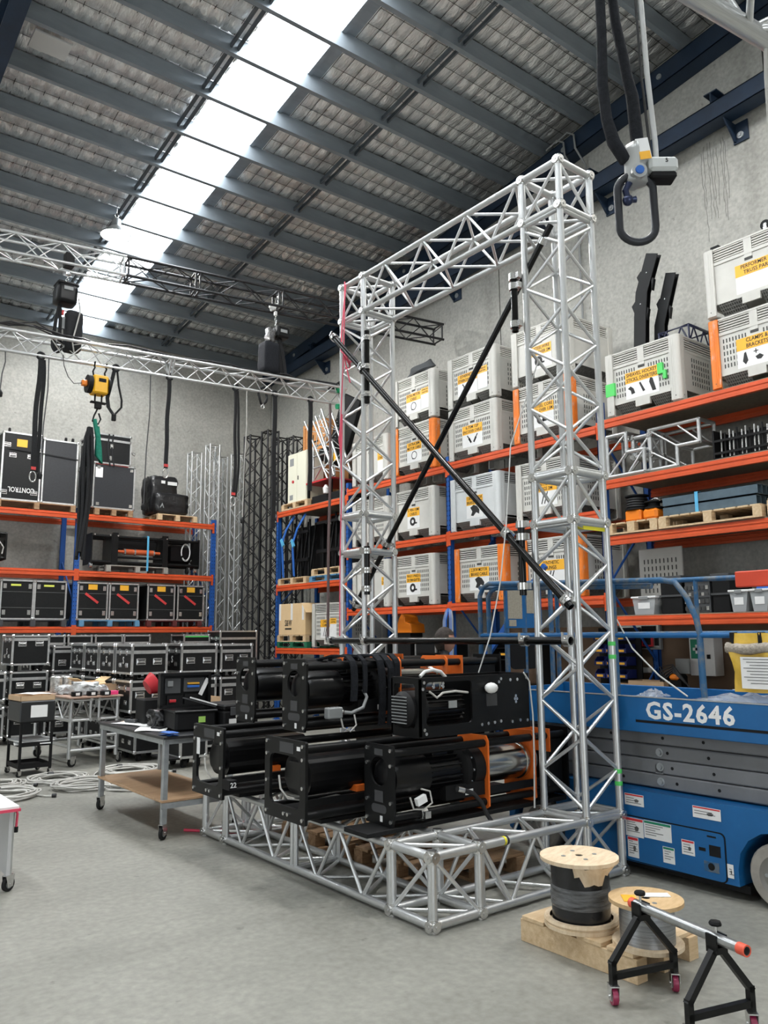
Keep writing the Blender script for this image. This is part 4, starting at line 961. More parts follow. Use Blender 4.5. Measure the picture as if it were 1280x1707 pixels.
# grey slings draped over the upper middle winch
def drape(label, xs, y0, y1, ztop, zl, wdt, sway):
    g = MB()
    for k, x in enumerate(xs):
        pts = [(x-0.04, y1, ztop-0.25), (x-0.03, y1, ztop-0.02), (x-0.02, (y0+y1)/2, ztop+0.008), (x, y0+0.03, ztop+0.004), (x+0.01, y0-0.008, ztop-0.03)]
        n = 8
        for i in range(1, n+1):
            f = i/n; pts.append((x+0.015+sway*math.sin(f*3+k)*0.5+0.02*f*k, y0-0.016-0.008*k, ztop-0.03-(zl[k])*f))
        g.strip(pts, (1, 0.12, 0), wdt, 0.014)
    return tag(g.build('round_sling', GFABRIC), label, 'sling', 'slings on the winches')
drape('charcoal sling with blue tag hanging short over the middle upper winch', (3.30,), 4.64, 4.98, 1.455, (0.27,), 0.055, 0.02)
drape('charcoal sling looped long beside the orange plate of the middle upper winch', (3.54, 3.61), 4.64, 4.98, 1.455, (0.45, 0.45), 0.06, 0.03)
drape('charcoal sling lying between the short sling and the long loop', (3.68,), 4.635, 4.98, 1.46, (0.2,), 0.055, 0.01)
drape('charcoal sling hanging down to a steel shackle over the middle upper winch', (3.39,), 4.63, 4.98, 1.457, (0.22,), 0.035, 0.01)
t = thing('connector_box', 'small grey connector box with cable hanging on the middle upper winch', 'box', (3.08, 4.58, 1.05))
MB().bb((0, 0, 0), (0.12, 0.06, 0.075)).build('body', GREYP, t, bevel=0.008)
MB().tube([(0.12, 0.03, 0.04), (0.20, 0.02, 0.03), (0.30, 0.02, 0.06), (0.34, 0.03, 0.13), (0.32, 0.05, 0.18)], 0.012, 8).build('cable', GREYP, t)
MB().tube([(0.10, 0.0, 0.0), (0.11, -0.01, -0.06), (0.17, -0.01, -0.09), (0.22, -0.01, -0.05), (0.21, 0.0, 0.02)], 0.006, 6).build('loose_cable', CABLE, t)
MB().ball((0.13, 0.03, 0.04), 0.02, 8, 5).build('cable_gland', STEEL, t)
# hose, label blob and clamp on the front drum winch
t = thing('motor_cable', 'black motor cable with silver gland drooping from the front drum winch', 'cable', (3.66, 3.94, 0.62))
MB().cyl((-0.02, 0.0, 0.01), (0.03, -0.005, -0.005), 0.02, 10).build('cable_gland', STEEL, t)
MB().tube([(0.02, -0.005, 0.0), (0.10, -0.02, -0.03), (0.16, -0.03, -0.09), (0.20, -0.04, -0.17), (0.23, -0.05, -0.215)], 0.015, 8).build('hose', CABLEB, t)
t = thing('cable_tag', 'white tag on a looped grey cable on the front drum winch', 'tag', (3.30, 3.955, 0.60))
MB().box((0.03, -0.02, 0.0), (0.075, 0.03, 0.045), Matrix.Rotation(-0.3, 3, 'Y')).build('tag_block', WHITE, t)
MB().tube([(-0.04, 0.0, 0.02), (-0.02, -0.01, -0.05), (0.06, -0.015, -0.06), (0.13, -0.01, -0.03), (0.12, 0.0, 0.04), (0.05, 0.0, 0.06)], 0.006, 6).build('loose_cable', CABLE, t)
t = thing('pipe_coupler', 'bright steel coupler gripping the bottom tube of the front drum winch', 'clamp', (3.40, 4.013, 0.50))
clamp(t, (0, 0, 0), (1, 0, 0), 0.028, (0, -1, 0))
# timber battens and pallets under the frame
def pallet(label, x, y, z, L, W, m, rot=0.0, nb=5, h=0.13, group=None, blocks=True, deck=None):
    t = thing('pallet', label, 'pallet', (x, y, z), rot, group)
    deck = deck or m
    for k in range(nb):
        w = W/nb*0.82; yy = (k+0.5)*W/nb
        bx('deck_board', (0, yy-w/2, h-0.02), (L, yy+w/2, h), deck, t, 0.002)
    for xx in (0.045, L/2, L-0.045):
        if blocks:
            for yy in (0.05, W/2, W-0.05): bx('block', (xx-0.045, yy-0.05, 0.02), (xx+0.045, yy+0.05, h-0.02), m, t, 0.002)
            bx('bottom_board', (xx-0.045, 0, 0), (xx+0.045, W, 0.02), m, t)
        else: bx('bearer', (xx-0.04, 0, 0.0), (xx+0.04, W, h-0.02), m, t, 0.002)
    return t
pallet('aged timber pallet lying under the floor frame, near end', 3.50, 3.98, 0.0, 0.80, 0.9, WOODD, 0.0, group='pallets under the frame')
pallet('aged timber pallet lying under the floor frame, far end', 3.50, 4.98, 0.0, 0.80, 0.9, WOODD, 0.0, group='pallets under the frame')
tag(MB().tube([(2.98, 6.58, 0.012), (3.2, 6.30, 0.012), (3.35, 6.18, 0.012), (3.6, 6.05, 0.012), (3.45, 5.9, 0.012)], 0.012, 6).build('floor_cord', REDC), 'red cord lying on the floor under the far corner of the frame', 'cord')
# ================================================================== SCISSOR LIFT
LX, LX2 = 4.82, 5.95
lift = thing('scissor_lift', 'worn blue scissor lift marked GS-2646 parked beside the portal', 'lift', (LX, 3.4, 0))
def lc(x, y, z): return (x-LX, y-3.4, z)
# chassis side outline with wheel arches (y,z), extruded across the width
def arch(cy, r, z0):
    pts = []
    for k in range(9):
        a = math.pi*k/8; pts.append((cy-r*math.cos(a)-3.4, max(z0, 0.19+r*math.sin(a))))
    return pts
P = [(2.14-3.4, 0.09)]+[(2.49-0.25-3.4, 0.09)]+arch(2.49, 0.25, 0.09)+[(2.49+0.25-3.4, 0.09)]+[(4.32-0.25-3.4, 0.08)]+arch(4.32, 0.25, 0.09)+[(4.57-3.4, 0.09), (4.62-3.4, 0.12), (4.62-3.4, 0.555), (2.14-3.4, 0.555)]
MB().prism(P, 0, 0, LX2-LX).build('chassis', LBLUE, lift)
door = MB().prism([(a, b) for a, b in rloop(2.82-3.4, 3.545-3.4, 0.095, 0.375, 0.03)], 0, -0.008, 0.0).build('hatch_panel', LBLUE, lift)
MB().prism([(a, b) for a, b in rloop(2.812-3.4, 3.553-3.4, 0.088, 0.383, 0.034)], 0, -0.002, 0.0).build('hatch_gap', BLACKM, lift)
door2 = MB().prism([(a, b) for a, b in rloop(3.58-3.4, 4.03-3.4, 0.095, 0.375, 0.03)], 0, -0.008, 0.0).build('hatch_panel', LBLUE, lift)
bx('under_tray', lc(LX+0.05, 2.7, 0.045), lc(LX2-0.05, 4.05, 0.09), BLACKM, lift)
def wheel(parent, x, y, nm='wheel'):
    wv = part(nm, parent, lc(x, y, 0.19))
    MB().lathe([(0.125, 0.0), (0.175, 0.0), (0.19, 0.02), (0.19, 0.10), (0.175, 0.12), (0.125, 0.12)], (0, 0, 0), (1, 0, 0), 32).build('tyre', TYRE, wv)
    MB().lathe([(0.0, 0.03), (0.05, 0.03), (0.055, 0.02), (0.11, 0.025), (0.13, 0.005), (0.13, 0.115), (0, 0.11)], (0, 0, 0), (1, 0, 0), 28).build('hub', mat('dusty_hub', (0.25, 0.24, 0.22), 0.7), wv)
    g = MB()
    for k in range(5):
        a = 2*math.pi*k/5; g.cyl((0.022, 0.085*math.cos(a), 0.085*math.sin(a)), (0.008, 0.085*math.cos(a), 0.085*math.sin(a)), 0.012, 6)
    stuff(g.build('wheel_nuts', GALV, wv))
for (x, y) in ((LX+0.005, 2.49), (LX+0.005, 4.32), (LX2-0.125, 2.49), (LX2-0.125, 4.32)): wheel(lift, x, y)
# stickers
def sticker(parent, y1, z1, y0, z0, head=None, x=-0.0035, pics=True):
    """y1>y0 : left edge first, as seen from the aisle"""
    s = bx('sticker', (x-0.0015, y0-3.4, z0), (x, y1-3.4, z1), WHITE, parent)
    w, h = y1-y0, z1-z0
    if head: bx('sticker_header', (-0.002, -w/2+0.004, h/2-min(0.02, h*0.16)), (-0.0008, w/2-0.004, h/2-0.003), head, s)
    g = MB(); r = random.Random(int(y0*1000))
    nr = max(2, int(h/0.018))
    for k in range(nr-1):
        z = h/2-0.03-k*0.015
        if z < -h/2+0.01: break
        ln = w*r.uniform(0.35, 0.8); g.bb((-0.0018, w/2-0.012-ln, z), (-0.0008, w/2-0.012, z+0.004))
    if pics: g.prism([(0.0, 0.0), (-w*0.12, h*0.1), (-w*0.25, 0.0), (-w*0.2, -h*0.18), (-w*0.05, -h*0.2)], 0, -0.0018, -0.0008)
    stuff(g.build('sticker_print', mat('sticker_ink', (0.12, 0.12, 0.12), 0.6) if 'sticker_ink' not in MATS else MATS['sticker_ink'], s))
REDH = mat('red_header_print', (0.60, 0.03, 0.04), 0.5); GRNH = mat('green_header_print', (0.01, 0.22, 0.12), 0.5)
sticker(lift, 3.53, 0.525, 3.38, 0.45, REDH); sticker(lift, 3.02, 0.52, 2.83, 0.45, REDH)
for (a, b, c, d, hd, pc_) in ((3.53, 0.37, 3.39, 0.25, REDH, True), (3.385, 0.372, 3.18, 0.26, GRNH, False), (3.52, 0.245, 3.435, 0.115, REDH, True), (3.11, 0.30, 3.02, 0.21, REDH, True), (3.25, 0.23, 3.165, 0.13, GRNH, False)):
    sticker(lift, a, b, c, d, hd, -0.0085, pc_)
sticker(lift, 2.81, 0.21, 2.77, 0.13, None)
bx('vent_grille', lc(LX-0.010, 2.845, 0.235), lc(LX-0.008, 2.92, 0.30), BLACKM, lift); bx('vent_slot', lc(LX-0.010, 2.945, 0.255), lc(LX-0.008, 2.99, 0.275), BLACKM, lift)
bx('lock_plate', lc(LX-0.011, 2.86, 0.14), lc(LX-0.008, 2.96, 0.20), LBLUEW, lift); MB().cyl(lc(LX-0.014, 2.91, 0.172), lc(LX-0.008, 2.91, 0.172), 0.022, 14).build('socket', BLACKM, lift)
bx('latch_slot', lc(LX-0.010, 2.87, 0.345), lc(LX-0.008, 2.93, 0.355), BLACKM, lift)
# scissor arms: grey bars lying nearly flat, two linkages
AX = 0.12
for xx in (AX, LX2-LX-AX-0.05):
    for k in range(4):
        z0 = 0.565+0.096*k
        a = bx('scissor_arm', (xx, 2.22-3.4, z0), (xx+0.05, 4.52-3.4, z0+0.090), LGREY, lift, 0.008)
        for y in (2.45, 2.90, 3.20, 3.62, 4.0, 4.3):
            MB().cyl((xx-0.0015, y-3.4+0.03*k, z0+0.045), (xx+0.002, y-3.4+0.03*k, z0+0.045), 0.011, 10).build('pin_hole', BLACKM, lift)
        if k < 3: MB().lathe([(0.0, -0.02), (0.018, -0.02), (0.018, -0.004), (0.028, -0.004), (0.028, 0.004)], (xx, 3.32-3.4, z0+0.045), (1, 0, 0), 14).build('pivot_pin', GALV, lift)
bx('linkage_cross_tube', (AX, 3.3-3.4, 0.66), (LX2-LX-AX, 3.36-3.4, 0.72), LGREY, lift)
bx('cylinder_shroud', (0.35, 2.5-3.4, 0.57), (0.75, 4.2-3.4, 0.85), BLACKM, lift)
# platform
PY0, PY1 = 2.0, 4.97
PLT = 1.172
bx('deck_plate', lc(LX+0.01, PY0, 0.95), lc(LX2-0.01, PY1, 0.98), LBLUEW, lift)
bx('side_board', lc(LX, PY0, 0.94), lc(LX+0.035, PY1, PLT), LBLUE, lift, 0.004)
bx('side_board', lc(LX2-0.035, PY0, 0.94), lc(LX2, PY1, PLT), LBLUE, lift, 0.004)
bx('end_board', lc(LX+0.04, PY1-0.03, 0.98), lc(LX2-0.04, PY1, PLT-0.02), LBLUE, lift)
bx('roller_slot', lc(LX-0.002, PY0, 1.005), lc(LX+0.0, 3.41, 1.022), BLACKM, lift)
bx('board_cap', lc(LX-0.002, PY0, PLT), lc(LX+0.04, PY1, PLT+0.006), GALV, lift)
text('GS-2646', 0.155, WHITE, lift, lc(LX-0.0015, 3.01, 1.085), (0, -1, 0), (0, 0, 1), width=0.63, space=1.12, bold=0.03)
# rails
def rail(pts, m=LBLUEW, r=0.02): return MB().tube([lc(*p) for p in pts], r, 8).build('guard_rail', m, lift)
XR1, XR2 = 4.90, 5.90
rail([(XR1, 4.97, 1.15), (XR1, 4.97, 1.93), (XR1, 4.93, 2.0), (XR1, 4.86, 2.03), (XR1, 4.2, 2.0), (XR1, 3.2, 1.965), (XR1, 3.10, 1.945), (XR1, 3.02, 1.84), (XR1, 2.96, 1.70), (XR1, 2.94, 1.60), (XR1, 2.935, 1.16)])
rail([(XR1+0.03, 4.90, 1.15), (XR1+0.03, 4.90, 1.92), (XR1+0.03, 4.86, 1.97), (XR1+0.03, 4.8, 1.99), (XR1+0.03, 3.3, 1.93)])
rail([(XR1, 4.97, 1.595), (XR1, 2.0, 1.585)], LBLUE, 0.018)
rail([(XR1, 3.60, 1.16), (XR1, 3.60, 1.97)], LBLUEW, 0.017)
rail([(XR2, 4.97, 1.15), (XR2, 4.97, 1.98), (XR2, 4.90, 2.05), (XR2, 3.2, 2.02), (XR2, 2.0, 2.0)], LBLUEW)
rail([(XR2, 4.97, 1.6), (XR2, 2.0, 1.6)], LBLUEW, 0.018)
rail([(XR2, 3.55, 1.16), (XR2, 3.55, 2.03)], LBLUEW, 0.018)
# end gate in the plane y = PY1
rail([(XR1, 4.97, 1.60), (XR2, 4.97, 1.60)], LBLUEW, 0.018); rail([(XR1, 4.97, 2.0), (XR2, 4.97, 2.03)], LBLUEW, 0.018)
for x in (5.22, 5.45, 5.81): rail([(x, 4.97, 1.15), (x, 4.97, 2.02)], LBLUEW, 0.022)
np_ = bx('notice_panel', lc(5.20, 4.95, 1.66), lc(5.66, 4.962, 2.02), LBLUE, lift)
NOTE = mat('faded_notice', (0.42, 0.38, 0.30), 0.7, col2=(0.30, 0.27, 0.21), scale=60)
bx('notice_sheet', (-0.21, -0.0085, -0.10), (-0.03, -0.006, 0.165), NOTE, np_); bx('notice_sheet', (0.03, -0.0085, -0.05), (0.20, -0.006, 0.165), NOTE, np_)
bx('notice_sheet', (-0.20, -0.0085, -0.165), (-0.11, -0.006, -0.11), NOTE, np_)
MB().prism([(a, b) for a, b in rloop(5.24-LX, 5.60-LX, 1.30, 1.60, 0.06)], 1, 4.955-3.4, 4.965-3.4).build('gate_bag', BLACKM, lift)
# red foam sleeve, document bag and sheepskin on the near mid rail
bx('red_sleeve', lc(XR1-0.025, 2.30, 1.885), lc(XR1+0.025, 2.66, 1.985), worn('red_sleeve_paint', (0.68, 0.06, 0.02), (0.4, 0.05, 0.02), 0.7, 12), lift, 0.006)
bag = thing('document_bag', 'yellow document pouch with sheepskin band clipped to the lift rail', 'bag', (XR1-0.035, 2.60, 1.22))
g = MB(); n = 10
vs = []
for i in range(n+1):
    for j in range(7):
        y = 0.10-0.62*i/n; z = 0.02+0.36*j/6
        vs.append((-0.012+0.02*math.sin(i*1.7+j)+(-0.015 if 1 < j < 5 else 0), y+0.008*math.sin(j*2), z))
g.add(vs, [(i*7+j, (i+1)*7+j, (i+1)*7+j+1, i*7+j+1) for i in range(n) for j in range(6)], True)
g.add([(v[0]+0.03, v[1], v[2]) for v in vs], [(i*7+j, i*7+j+1, (i+1)*7+j+1, (i+1)*7+j) for i in range(n) for j in range(6)], True)
g.build('pouch', DOCY, bag)
MB().tube([(-0.02+0.006*math.sin(k*2), 0.13-0.05*k, 0.285+0.006*math.cos(k*1.3)) for k in range(13)], 0.034, 8).build('sheepskin_band', LINT, bag)
s = bx('paper_form', (-0.050, -0.165, 0.045), (-0.046, 0.03, 0.235), WHITE, bag)
g = MB()
for k in range(9): g.bb((-0.004, -0.08, 0.08-0.018*k), (-0.002, 0.08-0.02*(k % 3), 0.084-0.018*k))
stuff(g.build('form_print', MATS['sticker_ink'], s))
for y in (0.09, -0.09, -0.27): bx('clip', (-0.03, y-0.012, 0.31), (0.03, y+0.012, 0.385), BLACKM, bag, 0.003)
# crumpled clear film heaped along the platform edge
rf = random.Random(9)
def film_heap(label, y0, y1, zh, x0, x1):
    g = MB(); nx, ny = 6, 16; vs = []
    for i in range(ny+1):
        for j in range(nx+1):
            f = math.sin(math.pi*j/nx)*math.sin(math.pi*min(1, max(0, i/ny)))
            vs.append((x0+(x1-x0)*j/nx+rf.uniform(-.012, .012), y0+(y1-y0)*i/ny+rf.uniform(-.012, .012), PLT+0.008+zh*f*rf.uniform(0.35, 1.0)))
    g.add(vs, [(i*(nx+1)+j, i*(nx+1)+j+1, (i+1)*(nx+1)+j+1, (i+1)*(nx+1)+j) for i in range(ny) for j in range(nx)])
    return tag(g.build('plastic_film', FILM), label, 'film')
film_heap('crumpled clear plastic film on the lift platform edge at right', 2.1, 3.0, 0.075, 4.83, 5.02)
film_heap('small tuft of clear plastic film on the lift platform edge at left', 3.22, 3.42, 0.06, 4.83, 4.98)
tag(MB().tube([(4.93, 3.62, 1.86), (4.91, 3.60, 1.72), (4.88, 3.45, 1.50), (4.88, 3.25, 1.32), (4.89, 3.05, 1.19)], 0.006, 6).build('white_lead', MATS['white_line']), 'white lead sagging along the lift rail to the platform edge', 'cable')

# ================================================================== CABLE REELS, PALLET, REEL STANDS
t = pallet('small pale timber pallet carrying two wooden cable reels', 3.35, 2.44, 0.0, 0.52, 0.72, WOOD, 0.0, 4, 0.13, blocks=False)
def reel(label, x, y, z, r, h, core_r, core_m, top_m, film=False):
    t = thing('cable_reel', label, 'reel', (x, y, z), 0.3)
    MB().lathe([(0.0, 0.0), (r*0.95, 0.0), (r*0.95, 0.018), (0.0, 0.018)], (0, 0, 0), n=40).build('flange', PLY, t)
    f = MB().lathe([(0.02, h), (r, h), (r, h-0.018), (0.02, h-0.018), (0.02, h)], (0, 0, 0), n=40).build('flange', top_m, t)
    MB().lathe([(0.0, 0.018), (core_r, 0.018), (core_r*1.01, h*0.5), (core_r, h-0.018), (0, h-0.018)], (0, 0, 0), n=36).build('wound_cable', core_m, t)
    MB().cyl((0, 0, h-0.01), (0, 0, h-0.004), 0.021, 12).build('axle_hole', BLACKM, f)
    for k in range(4):
        a = math.pi/4+math.pi/2*k; MB().lathe([(0.007, h), (0.012, h), (0.012, h+0.002), (0.007, h+0.002)], (0.085*math.cos(a), 0.085*math.sin(a), 0), n=10).cyl((0.085*math.cos(a), 0.085*math.sin(a), h), (0.085*math.cos(a), 0.085*math.sin(a), h+0.0015), 0.006, 8).build('bolt', GREYP, f)
    return t
r1 = reel('large wooden cable reel wrapped in black film on the small pallet', 3.49, 2.86, 0.131, 0.20, 0.335, 0.147, WRAP, PLY)
MB().lathe([(0.150, 0.10), (0.152, 0.115), (0.150, 0.13), (0.153, 0.15), (0.151, 0.17), (0.152, 0.185), (0.148, 0.20)], (0, 0, 0), n=36).build('stretch_film_band', FILMG, r1)
g = MB(); vs = []
for i in range(9):
    a = math.radians(-168+i*9)
    for j, (rr, z) in enumerate(((0.197, 0.318), (0.162, 0.275), (0.156, 0.225 if i in (2, 3, 4, 5, 6) else 0.262))): vs.append((rr*math.cos(a), rr*math.sin(a), z+0.006*math.sin(i*2)))
g.add(vs, [(i*3+j, (i+1)*3+j, (i+1)*3+j+1, i*3+j+1) for i in range(8) for j in range(2)], True)
g.build('torn_cardboard_flap', PLY, r1)
MB().lathe([(0.16, 0.018), (0.185, 0.018), (0.19, 0.03), (0.185, 0.042), (0.16, 0.042)], (0, 0, 0), n=36).build('rope_ring', PLY, r1)
r2_ = reel('smaller wooden cable reel of bare wire rope behind the front reel stand', 3.515, 2.485, 0.131, 0.175, 0.21, 0.128, WIRE, mat('orange_ply', (0.50, 0.33, 0.16), 0.6, col2=(0.64, 0.45, 0.25), scale=8, stretch=(1, 4, 1)))
MB().box((-0.06, 0.06, 0.2125), (0.10, 0.065, 0.002), Matrix.Rotation(0.5, 3, 'Z')).build('orange_label', LABY, r2_)
MB().box((0.06, -0.03, 0.2125), (0.13, 0.06, 0.002), Matrix.Rotation(-1.0, 3, 'Z')).build('paper_label', WHITE, r2_)
def castor(parent, p, m_tread=WINE, r=0.036, yaw=0.0, plate=True):
    c = part('castor', parent, p); c.rotation_euler = (0, 0, yaw)
    MB().lathe([(0.6*r, -0.012), (r, -0.012), (r*1.04, 0.0), (r, 0.012), (0.6*r, 0.012)], (0, 0, r), (0, 1, 0), 20).build('tyre', m_tread, c)
    MB().lathe([(0.0, -0.013), (r*0.62, -0.013), (r*0.62, 0.013), (0, 0.013)], (0, 0, r), (0, 1, 0), 16).build('wheel_hub', GREYP if m_tread is RUBBER else mat('castor_hub', (0.5, 0.48, 0.48), 0.4) if 'castor_hub' not in MATS else MATS['castor_hub'], c)
    g = MB()
    for s in (-1, 1): g.prism([(-r*0.5, r*0.6), (r*0.5, r*0.6), (r*0.8, 2*r+0.008), (-r*0.8, 2*r+0.008)], 1, s*0.018-0.0015, s*0.018+0.0015)
    g.bb((-r*0.8, -0.02, 2*r+0.006), (r*0.8, 0.02, 2*r+0.011)); g.cyl((0, -0.024, r), (0, 0.024, r), 0.006, 8)
    g.build('fork', STEEL, c)
    return c
def reel_stand(label, ax, ay, dirv, spread, brake=False, h=0.375):
    """A-frame of black square tube with two castors, a saddle and hand screw on top"""
    d = Vector(dirv).normalized(); ang = math.atan2(d.y, d.x)
    t = thing('reel_stand', label, 'stand', (ax, ay, 0), ang)
    def bar(pts, name):
        g = MB()
        for p, q in zip(pts[:-1], pts[1:]):
            p = Vector(p); q = Vector(q); L = (q-p).length; a = math.atan2(q.z-p.z, q.x-p.x)
            g.box((p+q)/2, (L+0.022, 0.026, 0.026), Matrix.Rotation(-a, 3, 'Y'))
        g.build(name, BLACK, t, bevel=0.0)
    s = spread/2
    bar([(-s, 0, 0.085), (-s, 0, 0.17), (-0.012, 0, h-0.03)], 'leg'); bar([(s, 0, 0.085), (s, 0, 0.17), (0.012, 0, h-0.03)], 'leg')
    bar([(-s, 0, 0.115), (s, 0, 0.115)], 'cross_bar')
    MB().bb((-0.03, -0.028, h-0.045), (0.03, 0.028, h-0.02)).bb((-0.03, -0.028, h-0.03), (-0.022, 0.028, h+0.025)).bb((0.022, -0.028, h-0.03), (0.03, 0.028, h+0.025)).build('saddle', BLACK, t)
    MB().cyl((0, 0, h+0.02), (0, 0, h+0.06), 0.006, 8).build('hand_screw', STEEL, t)
    MB().lathe([(0.0, 0.0), (0.024, 0.002), (0.026, 0.010), (0.022, 0.018), (0, 0.02)], (0, 0, h+0.055), n=7).build('screw_knob', BLACKM, t)
    for sx in (-1, 1): castor(t, (sx*s, 0, 0), WINE, 0.036, math.radians(70 if sx < 0 else 60))
    return t
dv = (0.33, -0.09, 0)
reel_stand('black A-frame reel stand on wine coloured castors, in front of the wire reel', 3.275, 2.345, dv, 0.34)
reel_stand('black A-frame reel stand at the bottom right edge of the floor', 3.18, 1.925, dv, 0.32)
t = thing('spindle_pipe', 'grey steel spindle pipe with red taped ends resting on the two reel stands', 'pipe', (3.285, 2.40, 0.385))
a = Vector((0, 0, 0)); b = Vector((3.14-3.285, 1.775-2.40, 0.0))
MB().lathe([(0.016, 0), (0.021, 0), (0.021, (b-a).length), (0.016, (b-a).length), (0.016, 0)], (0, 0, 0), b, 18).build('pipe', mat('zinc_pipe', (0.42, 0.43, 0.43), 0.3, 0.85, var=0.15, scale=20), t)
for f0, f1 in ((-0.002, 0.04), (0.94, 1.002)): MB().lathe([(0.017, 0), (0.0225, 0), (0.0225, (b-a).length*(f1-f0)), (0.017, (b-a).length*(f1-f0)), (0.017, 0)], b*f0, b, 18).build('red_tape_end', mat('red_orange_tape', (0.75, 0.10, 0.05), 0.45) if 'red_orange_tape' not in MATS else MATS['red_orange_tape'], t)
# ================================================================== ROAD CASES
def case_corner(): return shared('ccorner', lambda: MB().box((0, 0, 0), (0.052, 0.052, 0.052)).mesh('corner', STEEL, 0.014))
def handle_mesh():
    def mk():
        g = MB().box((0, 0.003, 0), (0.125, 0.008, 0.085)).bb((-0.05, -0.012, -0.012), (0.05, -0.004, 0.012)).bb((-0.055, -0.010, -0.018), (-0.042, 0.0, 0.018)).bb((0.042, -0.010, -0.018), (0.055, 0.0, 0.018))
        return g.mesh('handle', STEEL, 0.003)
    return shared('chandle', mk)
def dish_mesh(): return shared('cdish', lambda: MB().box((0, -0.0012, 0), (0.102, 0.001, 0.062)).mesh('handle_recess', mat('handle_recess', (0.10, 0.10, 0.10), 0.5, 0.6)))
def latch_mesh(): return shared('clatch', lambda: MB().box((0, 0, 0), (0.055, 0.012, 0.085)).cyl((0, -0.006, 0.0), (0, -0.016, 0.0), 0.020, 10).box((0, -0.014, 0.03), (0.03, 0.008, 0.02)).mesh('latch', STEEL))
def trim(t, a, b, th=0.028):
    lo = [min(a[i], b[i])-(th/2) for i in range(3)]; hi = [max(a[i], b[i])+(th/2) for i in range(3)]
    return bx('edge_trim', lo, hi, ALU, t)
def road_case(label, x, y, z, w, d, h, lid=0.74, handles=2, latches=True, castors=0.11, face=CASEB, rot=0.0, group=None, hz=0.5, logo=False, corners=True, lid_tape=None, front_latches=False):
    """front faces -y; z = where it stands; castors = clearance under the body"""
    t = thing('road_case', label, 'road case', (x, y, z), rot, group)
    b0 = castors; b1 = b0+h
    bx('body', (0.006, 0.006, b0+0.006), (w-0.006, d-0.006, b1-0.006), face, t)
    for zz in (b0+0.012, b1-0.012):
        for yy in (0.010, d-0.010): trim(t, (0.012, yy, zz), (w-0.012, yy, zz))
        for xx in (0.010, w-0.010): trim(t, (xx, 0.012, zz), (xx, d-0.012, zz))
    for xx in (0.010, w-0.010):
        for yy in (0.010, d-0.010): trim(t, (xx, yy, b0+0.012), (xx, yy, b1-0.012))
    if lid:
        zl = b0+h*lid
        bx('lid_band', (0.0, -0.004, zl-0.022), (w, 0.008, zl+0.022), ALU, t); bx('lid_band', (-0.004, 0.0, zl-0.022), (0.008, d, zl+0.022), ALU, t)
    if corners:
        for xx in (0.012, w-0.012):
            for yy in (0.012, d-0.012):
                for zz in (b0+0.014, b1-0.014): inst('corner', case_corner(), t, (xx, yy, zz))
    if handles:
        for k in range(handles):
            xx = w*(0.27 if k == 0 else 0.73) if handles == 2 else w/2
            hd = inst('handle', handle_mesh(), t, (xx, 0.0, b0+h*hz)); inst('handle_recess', dish_mesh(), hd)
    if latches:
        for yy in (d*0.3, d*0.7):
            inst('latch', latch_mesh(), t, M=Matrix.Translation((0.0, yy, b0+h*(lid or 0.7))) @ Matrix.Rotation(-math.pi/2, 4, 'Z'))
            inst('handle', handle_mesh(), t, M=Matrix.Translation((0.0, yy, b0+h*0.3)) @ Matrix.Rotation(-math.pi/2, 4, 'Z') @ Matrix.Scale(0.7, 4))
    if logo:
        text('S', 0.13, WHITE, t, (-0.001, d/2, b0+h*0.45), (0, -1, 0), (0, 0, 1)); 
    if front_latches:
        for xx in (0.07, w-0.07):
            for f in (0.18, 0.84): inst('latch', latch_mesh(), t, (xx, 0.0, b0+h*f))
        for f in (0.30, 0.70): bx('panel_joint', (0.02, -0.0005, b0+h*f-0.002), (w-0.02, 0.004, b0+h*f+0.002), GREYP, t)
    if castors > 0.06:
        cm = shared('ccast', lambda: MB().cyl((-0.02, 0, 0.05), (0.02, 0, 0.05), 0.05, 16).bb((-0.035, -0.04, 0.095), (0.035, 0.04, 0.105)).bb((-0.03, -0.02, 0.03), (-0.024, 0.02, 0.10)).bb((0.024, -0.02, 0.03), (0.03, 0.02, 0.10)).mesh('castor', RUBBER))
        for xx in (0.09, w-0.09):
            for yy in (0.09, d-0.09): inst('castor', cm, t, M=Matrix.Translation((xx, yy, 0)) @ Matrix.Scale(castors/0.11, 4))
    if lid_tape: bx('tape_strip', (0.02, -0.003, b1-0.05), (w-0.02, 0.006, b1-0.01), lid_tape, t)
    return t
GF = 'road cases stacked on the floor'
row = ('front', 'second', 'third', 'fourth')
for r in range(4):
    y = 10.5+0.66*r
    for lev, (z, c, h) in enumerate(((0.0, 0.11, 0.42), (0.53, 0.10, 0.41), (1.04, 0.08, 0.39))):
        nm = ('bottom', 'middle', 'top')[lev]
        road_case('black road case, %s of the %s stack beside the truss table aisle' % (nm, row[r]), 3.95+(0.08 if lev == 0 else 0), y, z, 0.49, 0.60, h, castors=c, group=GF, logo=(lev == 2), hz=0.55 if lev < 2 else 0.42)
for r in range(2):
    y = 10.48+0.66*r
    for lev, (z, c, h) in enumerate(((0.0, 0.11, 0.42), (0.53, 0.10, 0.41), (1.04, 0.08, 0.39))):
        nm = ('bottom', 'middle', 'top')[lev]
        road_case('black road case, %s of the %s stack behind the open tool case' % (nm, ('near', 'far')[r]), 4.63, y, z, 0.53, 0.60, h, castors=c, group=GF, logo=(lev == 2), hz=0.42)
for lev, (z, c, h) in enumerate(((0.0, 0.11, 0.42), (0.53, 0.10, 0.41), (1.04, 0.08, 0.38))):
    road_case('black road case, %s of the stack next to the winches' % ('bottom', 'middle', 'top')[lev], 5.23, 10.5, z, 0.50, 0.60, h, castors=c, group=GF)
